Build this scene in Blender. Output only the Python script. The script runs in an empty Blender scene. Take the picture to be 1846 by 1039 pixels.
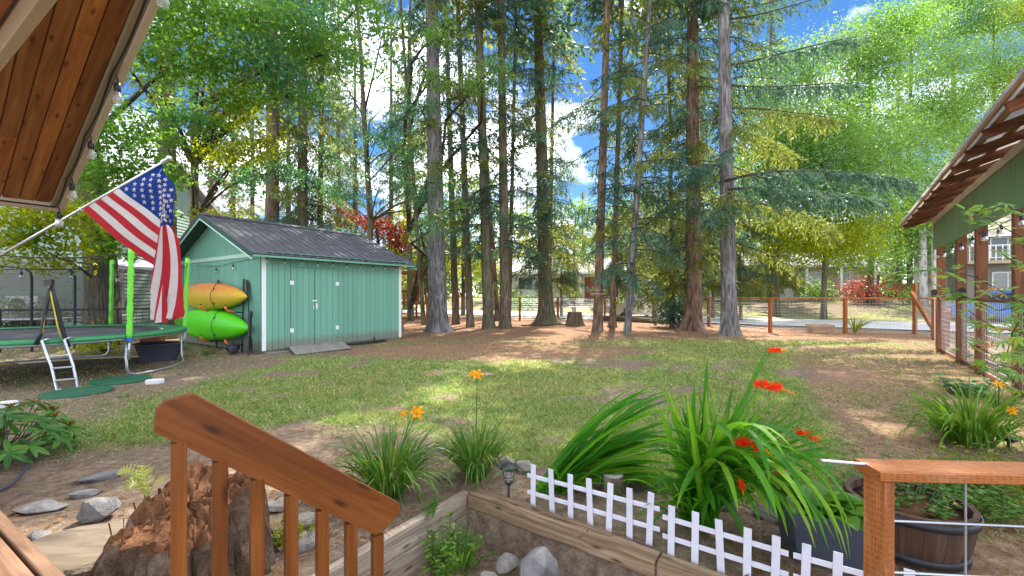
import bpy, bmesh, math, random
import numpy as np
from mathutils import Vector, Matrix, Euler, noise as mnoise

PI = math.pi
SC = bpy.context.scene
COL = SC.collection
random.seed(7)
RNG = np.random.default_rng(7)

# ------------------------------------------------------------------ camera, sky, sun, exposure
F, U0, VH, CH = 770.0, 923.0, 533.0, 1.35      # focal length in photo pixels, centre column, horizon row, eye height
cam_d = bpy.data.cameras.new('camera')
cam = bpy.data.objects.new('camera', cam_d)
COL.objects.link(cam)
cam.location = (0, 0, CH)
cam.rotation_euler = (PI/2, 0, 0)
cam_d.sensor_width = 36
cam_d.lens = 36*F/1846
cam_d.shift_y = 13.5/1846
cam_d.clip_start = 0.05
cam_d.clip_end = 900
SC.camera = cam

SUN_EL, SUN_AZ = math.radians(50), math.radians(16)   # azimuth clockwise from straight ahead (+Y)
world = bpy.data.worlds.new('World')
SC.world = world
world.use_nodes = True
wn, wl = world.node_tree.nodes, world.node_tree.links
wn.clear()
w_out = wn.new('ShaderNodeOutputWorld')
w_bg = wn.new('ShaderNodeBackground')
w_sky = wn.new('ShaderNodeTexSky')
w_sky.sky_type = 'NISHITA'
w_sky.sun_disc = False
w_sky.sun_elevation = SUN_EL
w_sky.sun_rotation = SUN_AZ
w_sky.air_density = 0.8
w_sky.dust_density = 0.0
w_sky.ozone_density = 4.0
w_hs = wn.new('ShaderNodeHueSaturation')
w_hs.inputs['Saturation'].default_value = 1.18
w_hs.inputs['Value'].default_value = 0.30
wl.new(w_sky.outputs[0], w_hs.inputs['Color'])
w_tc = wn.new('ShaderNodeTexCoord')
w_sep = wn.new('ShaderNodeSeparateXYZ')
wl.new(w_tc.outputs['Generated'], w_sep.inputs[0])
w_map = wn.new('ShaderNodeMapping')
w_map.inputs['Scale'].default_value = (2.2, 2.2, 4.5)
w_map.inputs['Location'].default_value = (12.88007, 18.95084, 0.11817)
wl.new(w_tc.outputs['Generated'], w_map.inputs[0])
w_no = wn.new('ShaderNodeTexNoise')
w_no.inputs['Scale'].default_value = 1.0
w_no.inputs['Detail'].default_value = 8
w_no.inputs['Roughness'].default_value = 0.56
wl.new(w_map.outputs[0], w_no.inputs['Vector'])
w_rp = wn.new('ShaderNodeValToRGB')
w_rp.color_ramp.elements[0].position = 0.46
w_rp.color_ramp.elements[1].position = 0.68
wl.new(w_no.outputs['Fac'], w_rp.inputs[0])
w_mix = wn.new('ShaderNodeMixRGB')
w_mix.inputs[2].default_value = (14.0, 14.3, 14.8, 1)
wl.new(w_rp.outputs[0], w_mix.inputs[0])
wl.new(w_hs.outputs[0], w_mix.inputs[1])
wl.new(w_mix.outputs[0], w_bg.inputs['Color'])
w_bg.inputs['Strength'].default_value = 0.12
wl.new(w_bg.outputs[0], w_out.inputs['Surface'])

sun_d = bpy.data.lights.new('sun', 'SUN')
sun_d.energy = 2.7
sun_d.angle = math.radians(0.6)
sun_d.color = (1.0, 0.93, 0.80)
sun = bpy.data.objects.new('sun', sun_d)
COL.objects.link(sun)
S_DIR = Vector((math.sin(SUN_AZ)*math.cos(SUN_EL), math.cos(SUN_AZ)*math.cos(SUN_EL), math.sin(SUN_EL)))
sun.rotation_euler = S_DIR.to_track_quat('Z', 'Y').to_euler()
sun.location = (0, 0, 40)

vs = SC.view_settings
vs.view_transform = 'Standard'
vs.look = 'None'
vs.gamma = 1
vs.use_curve_mapping = False
vs.exposure = 2.3
SC.cycles.max_bounces = 7
SC.cycles.diffuse_bounces = 4
SC.cycles.glossy_bounces = 2
SC.cycles.transmission_bounces = 4
SC.cycles.transparent_max_bounces = 12
SC.cycles.caustics_reflective = False
SC.cycles.caustics_refractive = False
SC.cycles.use_denoising = True

# ------------------------------------------------------------------ helpers: places
def P(u, v, Y):
    """the world point at distance Y that is seen at (u, v) of the 1846 x 1039 photograph"""
    return Vector(((u-U0)/F*Y, Y, CH-(v-VH)/F*Y))
def G(u, v, z=0.0):
    return P(u, v, (CH-z)*F/(v-VH))
def up_z(x, y, z=0): return Vector((x, y, z))

# ------------------------------------------------------------------ helpers: noise in numpy
def _hash(ix, iy, s):
    h = (ix.astype(np.int64)*374761393 + iy.astype(np.int64)*668265263 + s*974711) & 0x7fffffff
    h = (h ^ (h >> 13))*1274126177 & 0x7fffffff
    return ((h ^ (h >> 16)) & 0xffff)/65535.0
def vnoise(x, y, s=0):
    x, y = np.asarray(x, float), np.asarray(y, float)
    ix, iy = np.floor(x), np.floor(y)
    fx, fy = x-ix, y-iy
    fx, fy = fx*fx*(3-2*fx), fy*fy*(3-2*fy)
    a, b = _hash(ix, iy, s), _hash(ix+1, iy, s)
    c, d = _hash(ix, iy+1, s), _hash(ix+1, iy+1, s)
    return (a*(1-fx)+b*fx)*(1-fy)+(c*(1-fx)+d*fx)*fy
def fbm(x, y, s=0, o=4):
    t, a, n = 0, 0.5, 0
    for k in range(o):
        t = t+a*vnoise(np.asarray(x)*2**k+k*17.3, np.asarray(y)*2**k-k*9.1, s+k)
        n += a
        a *= 0.5
    return t/n
def sstep(a, b, x):
    t = np.clip((np.asarray(x, float)-a)/(b-a), 0, 1)
    return t*t*(3-2*t)

# ------------------------------------------------------------------ helpers: objects
WM = {}                                             # world matrix of every built thing
def tag(o, label=None, cat=None, group=None, kind=None):
    if label: o['label'] = label
    if cat: o['category'] = cat
    if group: o['group'] = group
    if kind: o['kind'] = kind
    return o
def thing(name, label, cat, loc=(0, 0, 0), rz=0.0, group=None, rot=None):
    o = bpy.data.objects.new(name, None)
    COL.objects.link(o)
    o.empty_display_size = 0.1
    o.location = loc
    o.rotation_euler = rot if rot else (0, 0, rz)
    WM[o.name] = Matrix.Translation(Vector(loc)) @ o.rotation_euler.to_matrix().to_4x4()
    return tag(o, label, cat, group)
def link(name, me, parent=None, label=None, kind=None):
    o = bpy.data.objects.new(name, me)
    COL.objects.link(o)
    if parent is not None:
        o.parent = parent
        WM[o.name] = WM[parent.name]
    else:
        WM[o.name] = Matrix.Identity(4)
    return tag(o, label, None, None, kind)
def copy_tree(o, parent=None):
    c = o.copy()
    COL.objects.link(c)
    if parent is not None: c.parent = parent
    for ch in list(o.children): copy_tree(ch, c)
    return c

class MB:
    """collects faces, then links them as one mesh object"""
    def __init__(s): s.v, s.f, s.uv, s.mi = [], [], [], []
    def face(s, pts, uv=None, mi=0):
        b = len(s.v)
        s.v.extend([tuple(p) for p in pts])
        s.f.append(list(range(b, b+len(pts))))
        s.uv.append(uv if uv else [(0, 0)]*len(pts))
        s.mi.append(mi)
    def rings(s, R, U, V, closed=True, cap=True, mi=0):
        """skin a list of rings (lists of points); U per ring, V per point (one more when closed)"""
        b, n = len(s.v), len(R[0])
        for r in R: s.v.extend([tuple(p) for p in r])
        m = n if closed else n-1
        for i in range(len(R)-1):
            for j in range(m):
                k = (j+1) % n
                s.f.append([b+i*n+j, b+i*n+k, b+(i+1)*n+k, b+(i+1)*n+j])
                s.uv.append([(U[i], V[j]), (U[i], V[j+1]), (U[i+1], V[j+1]), (U[i+1], V[j])])
                s.mi.append(mi)
        if cap and closed:
            for i, fl in ((0, True), (len(R)-1, False)):
                idx = [b+i*n+j for j in range(n)]
                if fl: idx = idx[::-1]
                s.f.append(idx)
                s.uv.append([(U[i]+0.02*math.cos(t), 0.02*math.sin(t)) for t in range(n)])
                s.mi.append(mi)
    def bar(s, p, q, w, h, up=(0, 0, 1), ch=0.0, mi=0, segs=1, wob=0.0):
        p, q = Vector(p), Vector(q)
        d = (q-p)
        L = d.length
        d = d/L
        upv = Vector(up)
        if abs(d.dot(upv.normalized())) > 0.99: upv = Vector((0, 1, 0)) if abs(d.y) < 0.9 else Vector((1, 0, 0))
        sd = d.cross(upv).normalized()
        uu = sd.cross(d).normalized()
        a, b = w/2, h/2
        if ch > 0:
            prof = [(-a+ch, -b), (a-ch, -b), (a, -b+ch), (a, b-ch), (a-ch, b), (-a+ch, b), (-a, b-ch), (-a, -b+ch)]
        else:
            prof = [(-a, -b), (a, -b), (a, b), (-a, b)]
        V, acc = [0.0], 0.0
        for i in range(len(prof)):
            x0, y0 = prof[i]
            x1, y1 = prof[(i+1) % len(prof)]
            acc += math.hypot(x1-x0, y1-y0)
            V.append(acc)
        R, U = [], []
        uo = random.random()*7
        for k in range(segs+1):
            t = k/segs
            c = p+d*(L*t)
            if wob and 0 < k < segs: c = c+sd*random.uniform(-wob, wob)+uu*random.uniform(-wob, wob)
            R.append([c+sd*x+uu*y for x, y in prof])
            U.append(L*t+uo)
        s.rings(R, U, V, mi=mi)
        return s
    def box(s, c, size, rz=0.0, ch=0.0, mi=0):
        c = Vector(c)
        e = Vector((math.cos(rz), math.sin(rz), 0))*(size[0]/2)
        return s.bar(c-e, c+e, size[1], size[2], ch=ch, mi=mi)
    def tube(s, pts, r, n=8, mi=0, cap=True):
        pts = [Vector(p) for p in pts]
        rr = r if isinstance(r, (list, tuple, np.ndarray)) else [r]*len(pts)
        R, U, acc = [], [], 0.0
        side = None
        for i, p in enumerate(pts):
            d = (pts[min(i+1, len(pts)-1)]-pts[max(i-1, 0)])
            if d.length < 1e-9: d = Vector((0, 0, 1))
            d.normalize()
            if side is None:
                side = d.cross(Vector((0, 0, 1)))
                if side.length < 0.05: side = d.cross(Vector((1, 0, 0)))
            side = (side-d*side.dot(d))
            if side.length < 1e-6: side = d.orthogonal()
            side.normalize()
            o = d.cross(side)
            R.append([p+(side*math.cos(2*PI*k/n)+o*math.sin(2*PI*k/n))*rr[i] for k in range(n)])
            if i: acc += (pts[i]-pts[i-1]).length
            U.append(acc)
        r0 = max(rr)
        s.rings(R, U, [2*PI*r0*k/n for k in range(n+1)], cap=cap, mi=mi)
        return s
    def lathe(s, prof, c=(0, 0, 0), n=20, mi=0, cap=True, axis=None):
        c = Vector(c)
        M = Vector(axis).normalized().to_track_quat('Z', 'Y').to_matrix() if axis is not None else Matrix.Identity(3)
        R = [[c+M @ Vector((max(r, 1e-4)*math.cos(2*PI*k/n), max(r, 1e-4)*math.sin(2*PI*k/n), z)) for k in range(n)] for r, z in prof]
        r0 = max(r for r, z in prof)
        U, acc = [0.0], 0
        for i in range(1, len(prof)):
            acc += math.hypot(prof[i][0]-prof[i-1][0], prof[i][1]-prof[i-1][1])
            U.append(acc)
        s.rings(R, U, [2*PI*r0*k/n for k in range(n+1)], cap=cap, mi=mi)
        return s
    def prism(s, poly, ext, mi=0):
        """polygon (3-D points, planar) pushed along the vector ext"""
        poly = [Vector(p) for p in poly]
        ext = Vector(ext)
        e0 = (poly[1]-poly[0]).normalized()
        nn = ext.normalized()
        e1 = nn.cross(e0)
        uv = [((p-poly[0]).dot(e0), (p-poly[0]).dot(e1)) for p in poly]
        n = len(poly)
        s.face([p for p in poly][::-1], uv[::-1], mi)
        s.face([p+ext for p in poly], uv, mi)
        for i in range(n):
            j = (i+1) % n
            L = (poly[j]-poly[i]).length
            s.face([poly[i], poly[j], poly[j]+ext, poly[i]+ext], [(0, 0), (L, 0), (L, ext.length), (0, ext.length)], mi)
        return s
    def mesh(s, name, mats, parent=None, smooth=False):
        vv = np.array(s.v, dtype=float)
        if parent is not None:
            M = np.array(WM[parent.name].inverted())
            vv = vv @ M[:3, :3].T + M[:3, 3]
        me = bpy.data.meshes.new(name)
        me.from_pydata(vv.tolist(), [], s.f)
        if not isinstance(mats, (list, tuple)): mats = [mats]
        for m in mats: me.materials.append(m)
        ul = me.uv_layers.new(name='UVMap')
        ul.data.foreach_set('uv', np.array([c for f in s.uv for c in f], dtype=np.float32).ravel())
        if len(mats) > 1: me.polygons.foreach_set('material_index', np.array(s.mi, dtype=np.int32))
        if smooth: me.polygons.foreach_set('use_smooth', np.ones(len(s.f), dtype=bool))
        me.update()
        return me
    def build(s, name, mats, parent=None, smooth=False, label=None, kind=None):
        return link(name, s.mesh(name, mats, parent, smooth), parent, label, kind)
def smooth_angle(o, deg=40):
    me = o.data
    me.polygons.foreach_set('use_smooth', np.ones(len(me.polygons), dtype=bool))
    me.set_sharp_from_angle(angle=math.radians(deg))
    return o

def np_mesh(name, V, mats, n=4, mi=None, smooth=False):
    """V: (N, n, 3) separate faces"""
    N = len(V)
    me = bpy.data.meshes.new(name)
    me.vertices.add(N*n)
    me.vertices.foreach_set('co', np.ascontiguousarray(V, dtype=np.float32).ravel())
    me.loops.add(N*n)
    me.loops.foreach_set('vertex_index', np.arange(N*n, dtype=np.int32))
    me.polygons.add(N)
    me.polygons.foreach_set('loop_start', np.arange(0, N*n, n, dtype=np.int32))
    if not isinstance(mats, (list, tuple)): mats = [mats]
    for m in mats: me.materials.append(m)
    if mi is not None: me.polygons.foreach_set('material_index', np.asarray(mi, dtype=np.int32))
    me.update(calc_edges=True)
    return me
def unit(a): return a/np.maximum(np.linalg.norm(a, axis=-1, keepdims=True), 1e-9)
def kites(C, D, Nn, L, W, fold=0.0):
    """leaf-shaped quads: base C, along D, face normal about Nn"""
    D = unit(D)
    S = unit(np.cross(D, Nn))
    N2 = np.cross(S, D)
    L, W = np.asarray(L)[:, None], np.asarray(W)[:, None]
    mid = C+D*L*0.45
    V = np.stack([C, mid+S*W*0.5+N2*W*fold, C+D*L, mid-S*W*0.5+N2*W*fold], axis=1)
    return V

# ------------------------------------------------------------------ helpers: materials
MATS = {}
class NT:
    def __init__(s, name):
        s.m = bpy.data.materials.new(name)
        s.m.use_nodes = True
        s.n, s.l = s.m.node_tree.nodes, s.m.node_tree.links
        s.n.clear()
        s.out = s.n.new('ShaderNodeOutputMaterial')
        MATS[name] = s.m
    def node(s, t, **kw):
        nd = s.n.new('ShaderNode'+t)
        for k, v in kw.items():
            if hasattr(nd, k) and k not in ('Scale',): setattr(nd, k, v)
        return nd
    def put(s, sock, val):
        if hasattr(val, 'is_linked'): s.l.new(val, sock)
        elif isinstance(val, (tuple, list)) and len(val) == 3 and sock.type == 'RGBA': sock.default_value = (*val, 1)
        else: sock.default_value = val
    def coord(s, kind='UV', scale=(1, 1, 1), rnd=False):
        tc = s.n.new('ShaderNodeTexCoord')
        mp = s.n.new('ShaderNodeMapping')
        mp.inputs['Scale'].default_value = scale
        s.l.new(tc.outputs[kind], mp.inputs[0])
        if rnd:
            oi = s.n.new('ShaderNodeObjectInfo')
            mu = s.n.new('ShaderNodeMath')
            mu.operation = 'MULTIPLY'
            mu.inputs[1].default_value = 37.0
            s.l.new(oi.outputs['Random'], mu.inputs[0])
            cb = s.n.new('ShaderNodeCombineXYZ')
            for i in range(3): s.l.new(mu.outputs[0], cb.inputs[i])
            s.l.new(cb.outputs[0], mp.inputs['Location'])
        return mp.outputs[0]
    def noise(s, vec, scale=5, detail=4, rough=0.55, dist=0.0):
        nd = s.n.new('ShaderNodeTexNoise')
        nd.inputs['Scale'].default_value = scale
        nd.inputs['Detail'].default_value = detail
        nd.inputs['Roughness'].default_value = rough
        nd.inputs['Distortion'].default_value = dist
        s.l.new(vec, nd.inputs['Vector'])
        return nd.outputs['Fac']
    def voro(s, vec, scale=5, feat='F1', dim='3D'):
        nd = s.n.new('ShaderNodeTexVoronoi')
        nd.voronoi_dimensions = dim
        nd.feature = feat
        nd.inputs['Scale'].default_value = scale
        s.l.new(vec, nd.inputs['Vector'])
        return nd.outputs['Distance']
    def ramp(s, fac, stops):
        nd = s.n.new('ShaderNodeValToRGB')
        cr = nd.color_ramp
        while len(cr.elements) < len(stops): cr.elements.new(0.5)
        for e, (p, c) in zip(cr.elements, stops):
            e.position = p
            e.color = (*c, 1) if len(c) == 3 else c
        s.l.new(fac, nd.inputs[0])
        return nd.outputs[0]
    def mix(s, fac, a, b, mode='MIX'):
        nd = s.n.new('ShaderNodeMixRGB')
        nd.blend_type = mode
        s.put(nd.inputs[0], fac)
        s.put(nd.inputs[1], a)
        s.put(nd.inputs[2], b)
        return nd.outputs[0]
    def math(s, op, a, b=0.0):
        nd = s.n.new('ShaderNodeMath')
        nd.operation = op
        s.put(nd.inputs[0], a)
        s.put(nd.inputs[1], b)
        return nd.outputs[0]
    def hsv(s, col, h=0.5, sat=1.0, v=1.0):
        nd = s.n.new('ShaderNodeHueSaturation')
        s.put(nd.inputs['Hue'], h)
        s.put(nd.inputs['Saturation'], sat)
        s.put(nd.inputs['Value'], v)
        s.put(nd.inputs['Color'], col)
        return nd.outputs[0]
    def rnd(s, lo=0.0, hi=1.0):
        oi = s.n.new('ShaderNodeObjectInfo')
        mr = s.n.new('ShaderNodeMapRange')
        mr.inputs['To Min'].default_value = lo
        mr.inputs['To Max'].default_value = hi
        s.l.new(oi.outputs['Random'], mr.inputs[0])
        return mr.outputs[0]
    def island(s):
        return s.n.new('ShaderNodeNewGeometry').outputs['Random Per Island']
    def attr(s, name):
        nd = s.n.new('ShaderNodeAttribute')
        nd.attribute_name = name
        return nd.outputs['Fac']
    def bump(s, h, strength=0.4, dist=0.02):
        nd = s.n.new('ShaderNodeBump')
        nd.inputs['Strength'].default_value = strength
        nd.inputs['Distance'].default_value = dist
        s.l.new(h, nd.inputs['Height'])
        return nd.outputs[0]
    def pbr(s, col, rough=0.7, metal=0.0, spec=0.4, normal=None, trans=0.0, ior=1.45, alpha=None, coat=0.0):
        b = s.n.new('ShaderNodeBsdfPrincipled')
        s.put(b.inputs['Base Color'], col)
        s.put(b.inputs['Roughness'], rough)
        b.inputs['Metallic'].default_value = metal
        b.inputs['Specular IOR Level'].default_value = spec
        b.inputs['Transmission Weight'].default_value = trans
        b.inputs['IOR'].default_value = ior
        b.inputs['Coat Weight'].default_value = coat
        if alpha is not None: s.put(b.inputs['Alpha'], alpha)
        if normal is not None: s.l.new(normal, b.inputs['Normal'])
        return b.outputs[0]
    def done(s, sh):
        s.l.new(sh, s.out.inputs['Surface'])
        return s.m

def wood(name, dark, mid, light, rough=0.6, grain=26, knots=True, vary=0.25, bump=0.25, kind='UV', worn=None):
    t = NT(name)
    v = t.coord(kind, (1.0, grain, grain), rnd=True)
    g = t.noise(v, 1.6, 5, 0.6, 0.8)
    col = t.ramp(g, [(0.28, dark), (0.5, mid), (0.72, light)])
    if knots:
        kv = t.coord(kind, (2.6, 8.5, 8.5), rnd=True)
        k = t.voro(kv, 1.0, dim='2D')
        kf = t.ramp(k, [(0.03, (0.85, 0.85, 0.85)), (0.12, (0, 0, 0))])
        col = t.mix(kf, col, tuple(c*0.35 for c in dark))
    big = t.noise(t.coord(kind, (1.3, 3, 3), rnd=True), 1.2, 3)
    col = t.hsv(col, 0.5, 1.0, t.math('MULTIPLY', t.rnd(1-vary, 1+vary), t.math('ADD', 0.72, t.math('MULTIPLY', big, 0.56))))
    if worn:
        wf = t.ramp(t.noise(t.coord(kind, (2, 6, 6), rnd=True), 2.2, 6, 0.7), [(0.5, (0, 0, 0)), (0.66, (1, 1, 1))])
        col = t.mix(t.math('MULTIPLY', wf, 0.6), col, worn)
    return t.done(t.pbr(col, rough, normal=t.bump(g, bump, 0.004)))
def paint(name, col, rough=0.5, vary=0.06, dirt=0.25, metal=0.0, scale=6, spec=0.4, coat=0.0):
    t = NT(name)
    v = t.coord('Object', (1, 1, 1), rnd=True)
    n = t.noise(v, scale, 6, 0.65)
    c = t.hsv(col, 0.5, 1.0, t.math('MULTIPLY', t.rnd(1-vary, 1+vary), t.math('ADD', 1-dirt*0.5, t.math('MULTIPLY', n, dirt))))
    n2 = t.noise(v, scale*9, 3)
    return t.done(t.pbr(c, t.math('ADD', rough-0.08, t.math('MULTIPLY', n, 0.16)), metal, spec=spec, normal=t.bump(n2, 0.08, 0.003), coat=coat))
def leaf(name, stops, trans, tfac=0.4, rough=0.42, spec=0.35, by='island'):
    t = NT(name)
    r = t.island() if by == 'island' else t.rnd(0, 1)
    col = t.ramp(r, stops)
    big = t.noise(t.coord('Object', (1, 1, 1)), 0.7, 2)
    col = t.hsv(col, 0.5, 1.12, t.math('ADD', 0.7, t.math('MULTIPLY', big, 0.6)))
    tcol = t.mix(0.5, t.hsv(col, 0.49, 1.05, 1.9), trans)
    a = t.pbr(col, rough, spec=spec)
    b = t.n.new('ShaderNodeBsdfTranslucent')
    t.l.new(tcol, b.inputs['Color'])
    mx = t.n.new('ShaderNodeMixShader')
    mx.inputs[0].default_value = tfac
    t.l.new(a, mx.inputs[1])
    t.l.new(b.outputs[0], mx.inputs[2])
    return t.done(mx.outputs[0])
def bark(name, dark, mid, light, lichen=None, moss=None, vs=14):
    t = NT(name)
    v = t.coord('UV', (2.0, vs, 1))
    n = t.noise(v, 1.0, 6, 0.62, 1.2)
    f = t.voro(t.coord('UV', (1.6, vs*0.9, 1)), 1.3)
    h = t.math('MULTIPLY', n, t.math('ADD', 0.35, f))
    col = t.ramp(h, [(0.18, dark), (0.42, mid), (0.7, light)])
    ob = t.coord('Object', (1, 1, 1))
    if lichen:
        lf = t.ramp(t.noise(ob, 2.6, 7, 0.7), [(0.54, (0, 0, 0)), (0.66, (1, 1, 1))])
        col = t.mix(t.math('MULTIPLY', lf, 0.55), col, lichen)
    if moss:
        mf = t.ramp(t.noise(ob, 1.3, 5, 0.6), [(0.42, (0, 0, 0)), (0.62, (1, 1, 1))])
        col = t.mix(t.math('MULTIPLY', mf, 0.6), col, moss)
    return t.done(t.pbr(col, 0.9, spec=0.15, normal=t.bump(h, 0.9, 0.05)))

M = {}
M['cedar'] = wood('cedar_soffit', (0.16, 0.052, 0.011), (0.29, 0.104, 0.024), (0.39, 0.165, 0.046), 0.5, 16, True, 0.28, 0.15)
M['stain'] = wood('stained_railing', (0.10, 0.026, 0.005), (0.175, 0.052, 0.009), (0.25, 0.085, 0.018), 0.42, 15, True, 0.12, 0.15)
M['post'] = wood('stained_post', (0.20, 0.058, 0.013), (0.32, 0.105, 0.022), (0.42, 0.155, 0.038), 0.62, 20, True, 0.14, 0.2)
def _inc():
    t = NT('incised_stained_lumber')
    v = t.coord('UV', (1.0, 20, 20), rnd=True)
    g = t.noise(v, 1.6, 5, 0.6, 0.8)
    col = t.ramp(g, [(0.28, (0.22, 0.062, 0.014)), (0.5, (0.33, 0.108, 0.024)), (0.72, (0.42, 0.155, 0.04))])
    vd = t.n.new('ShaderNodeTexVoronoi')
    vd.inputs['Scale'].default_value = 1.0
    vd.inputs['Randomness'].default_value = 0.25
    t.l.new(t.coord('UV', (45, 105, 1)), vd.inputs['Vector'])
    d = t.ramp(vd.outputs['Distance'], [(0.20, (1, 1, 1)), (0.34, (0, 0, 0))])
    col = t.mix(t.math('MULTIPLY', d, 0.55), col, (0.09, 0.03, 0.01))
    wf = t.ramp(t.noise(t.coord('UV', (3, 9, 9), rnd=True), 2.0, 6, 0.7), [(0.52, (0, 0, 0)), (0.68, (1, 1, 1))])
    col = t.mix(t.math('MULTIPLY', wf, 0.5), col, (0.46, 0.27, 0.17))
    return t.done(t.pbr(col, 0.62, normal=t.bump(t.math('SUBTRACT', g, t.math('MULTIPLY', d, 0.8)), 0.35, 0.004)))
M['incised'] = _inc()
M['redpost'] = wood('brown_shelter_post', (0.10, 0.036, 0.016), (0.175, 0.066, 0.028), (0.24, 0.10, 0.046), 0.7, 18, True, 0.15, 0.2)
M['weathered'] = wood('weathered_timber', (0.13, 0.10, 0.075), (0.27, 0.215, 0.165), (0.40, 0.335, 0.27), 0.9, 22, True, 0.16, 0.7)
M['weathered_brown'] = wood('weathered_brown_timber', (0.10, 0.062, 0.036), (0.22, 0.145, 0.085), (0.38, 0.285, 0.19), 0.9, 20, True, 0.12, 0.8)
M['deckwood'] = wood('deck_board_wood', (0.09, 0.044, 0.024), (0.155, 0.082, 0.046), (0.24, 0.145, 0.09), 0.7, 16, False, 0.14, 0.35)
M['rampwood'] = wood('ramp_plywood', (0.17, 0.15, 0.135), (0.25, 0.225, 0.205), (0.33, 0.30, 0.28), 0.85, 10, False, 0.05, 0.3)
M['rawwood'] = wood('raw_wood', (0.20, 0.115, 0.06), (0.34, 0.215, 0.12), (0.45, 0.31, 0.19), 0.75, 12, False, 0.12, 0.3)
M['logcut'] = wood('cut_log_face', (0.07, 0.052, 0.038), (0.15, 0.115, 0.085), (0.23, 0.185, 0.14), 0.85, 6, False, 0.1, 0.5)
M['cream'] = paint('cream_trim', (0.52, 0.45, 0.34), 0.6, 0.04, 0.3)
M['white'] = paint('white_paint', (0.78, 0.78, 0.80), 0.5, 0.03, 0.15)
M['plastic_white'] = paint('white_plastic', (0.60, 0.60, 0.69), 0.42, 0.05, 0.30, 0, 22)
def _shed():
    t = NT('shed_green_paint')
    v = t.coord('Object', (1, 1, 1))
    n = t.noise(v, 2.2, 6, 0.65)
    st = t.noise(t.coord('Object', (9, 9, 0.5)), 1.0, 5, 0.6)
    c = t.hsv((0.150, 0.360, 0.270), 0.5, t.math('ADD', 0.86, t.math('MULTIPLY', st, 0.25)), t.math('MULTIPLY', t.rnd(0.93, 1.07), t.math('ADD', 0.80, t.math('ADD', t.math('MULTIPLY', n, 0.2), t.math('MULTIPLY', st, 0.2)))))
    sp = t.n.new('ShaderNodeSeparateXYZ')
    t.l.new(v, sp.inputs[0])
    mud = t.ramp(t.math('ADD', sp.outputs[2], t.math('MULTIPLY', t.noise(v, 11, 6, 0.7), -0.42)), [(0.0, (0.75, 0.75, 0.75)), (0.16, (0, 0, 0))])
    c = t.mix(mud, c, (0.19, 0.165, 0.13))
    wr = t.ramp(t.noise(t.coord('Object', (14, 14, 1.2)), 1.0, 6, 0.75), [(0.66, (0, 0, 0)), (0.74, (1, 1, 1))])
    c = t.mix(t.math('MULTIPLY', wr, 0.30), c, (0.30, 0.42, 0.36))
    return t.done(t.pbr(c, 0.6, normal=t.bump(t.noise(t.coord('Object', (30, 30, 4)), 1.0, 4), 0.15, 0.004)))
M['shed_green'] = _shed()
M['dark_green'] = paint('dark_green_edge', (0.03, 0.065, 0.055), 0.5, 0.03, 0.2)
M['shelter_green'] = paint('shelter_green_paint', (0.15, 0.25, 0.12), 0.6, 0.06, 0.35)
M['metal_roof'] = paint('ribbed_metal_roof', (0.135, 0.130, 0.155), 0.38, 0.05, 0.14, 0.3, 3)
M['galv'] = paint('galvanised_steel', (0.45, 0.47, 0.52), 0.36, 0.04, 0.2, 0.75)
M['chrome'] = paint('bright_metal', (0.72, 0.73, 0.76), 0.22, 0.02, 0.1, 0.9)
M['black'] = paint('black_plastic', (0.018, 0.018, 0.022), 0.4, 0.05, 0.3)
M['blackmetal'] = paint('black_metal', (0.03, 0.03, 0.036), 0.45, 0.05, 0.3, 0.2)
M['graphite'] = paint('graphite_planter', (0.055, 0.06, 0.085), 0.5, 0.03, 0.2)
M['lime'] = paint('lime_sleeve', (0.16, 0.62, 0.05), 0.5, 0.05, 0.25)
M['padgreen'] = paint('green_spring_pad', (0.03, 0.20, 0.075), 0.5, 0.05, 0.4)
M['disc'] = paint('green_rubber', (0.018, 0.105, 0.055), 0.75, 0.05, 0.4)
M['mat'] = paint('jumping_mat', (0.07, 0.07, 0.085), 0.55, 0.02, 0.4)
M['yellowcord'] = paint('yellow_binding', (0.62, 0.50, 0.06), 0.6)
M['orange'] = paint('orange_padding', (0.75, 0.18, 0.04), 0.5)
M['concrete'] = paint('pale_concrete', (0.62, 0.60, 0.60), 0.8, 0.06, 0.35, 0, 14)
M['grey_siding'] = paint('grey_green_siding', (0.27, 0.37, 0.32), 0.65, 0.04, 0.12)
M['house_white'] = paint('white_house_wall', (0.62, 0.62, 0.60), 0.7, 0.04, 0.1)
M['house_grey'] = paint('grey_house_wall', (0.22, 0.215, 0.20), 0.7, 0.04, 0.1)
M['house_tan'] = paint('tan_house_wall', (0.42, 0.34, 0.22), 0.7, 0.04, 0.1)
M['house_blue'] = paint('blue_grey_wall', (0.12, 0.17, 0.24), 0.7, 0.04, 0.1)
M['shingle'] = paint('grey_roof_shingles', (0.36, 0.35, 0.36), 0.85, 0.03, 0.35, 0, 12)
M['shingle_tan'] = paint('tan_roof_shingles', (0.40, 0.33, 0.26), 0.85, 0.03, 0.35, 0, 12)
M['window'] = paint('window_glass', (0.03, 0.04, 0.05), 0.08, 0.02, 0.1, 0, 3, 0.8)
M['car_tan'] = paint('tan_car_paint', (0.38, 0.27, 0.14), 0.3, 0.02, 0.1, 0.2, 3, 0.5, 0.6)
M['car_blue'] = paint('blue_car_paint', (0.02, 0.12, 0.45), 0.3, 0.02, 0.1, 0.1, 3, 0.5, 0.6)
M['tyre'] = paint('tyre_rubber', (0.02, 0.02, 0.02), 0.85)
M['kayak_lime'] = paint('lime_kayak_plastic', (0.09, 0.62, 0.010), 0.34, 0.02, 0.18, 0, 3)
M['brownred'] = wood('red_cedar_structure', (0.16, 0.045, 0.025), (0.27, 0.08, 0.04), (0.36, 0.13, 0.07), 0.7, 14, False, 0.15, 0.2)
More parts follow.
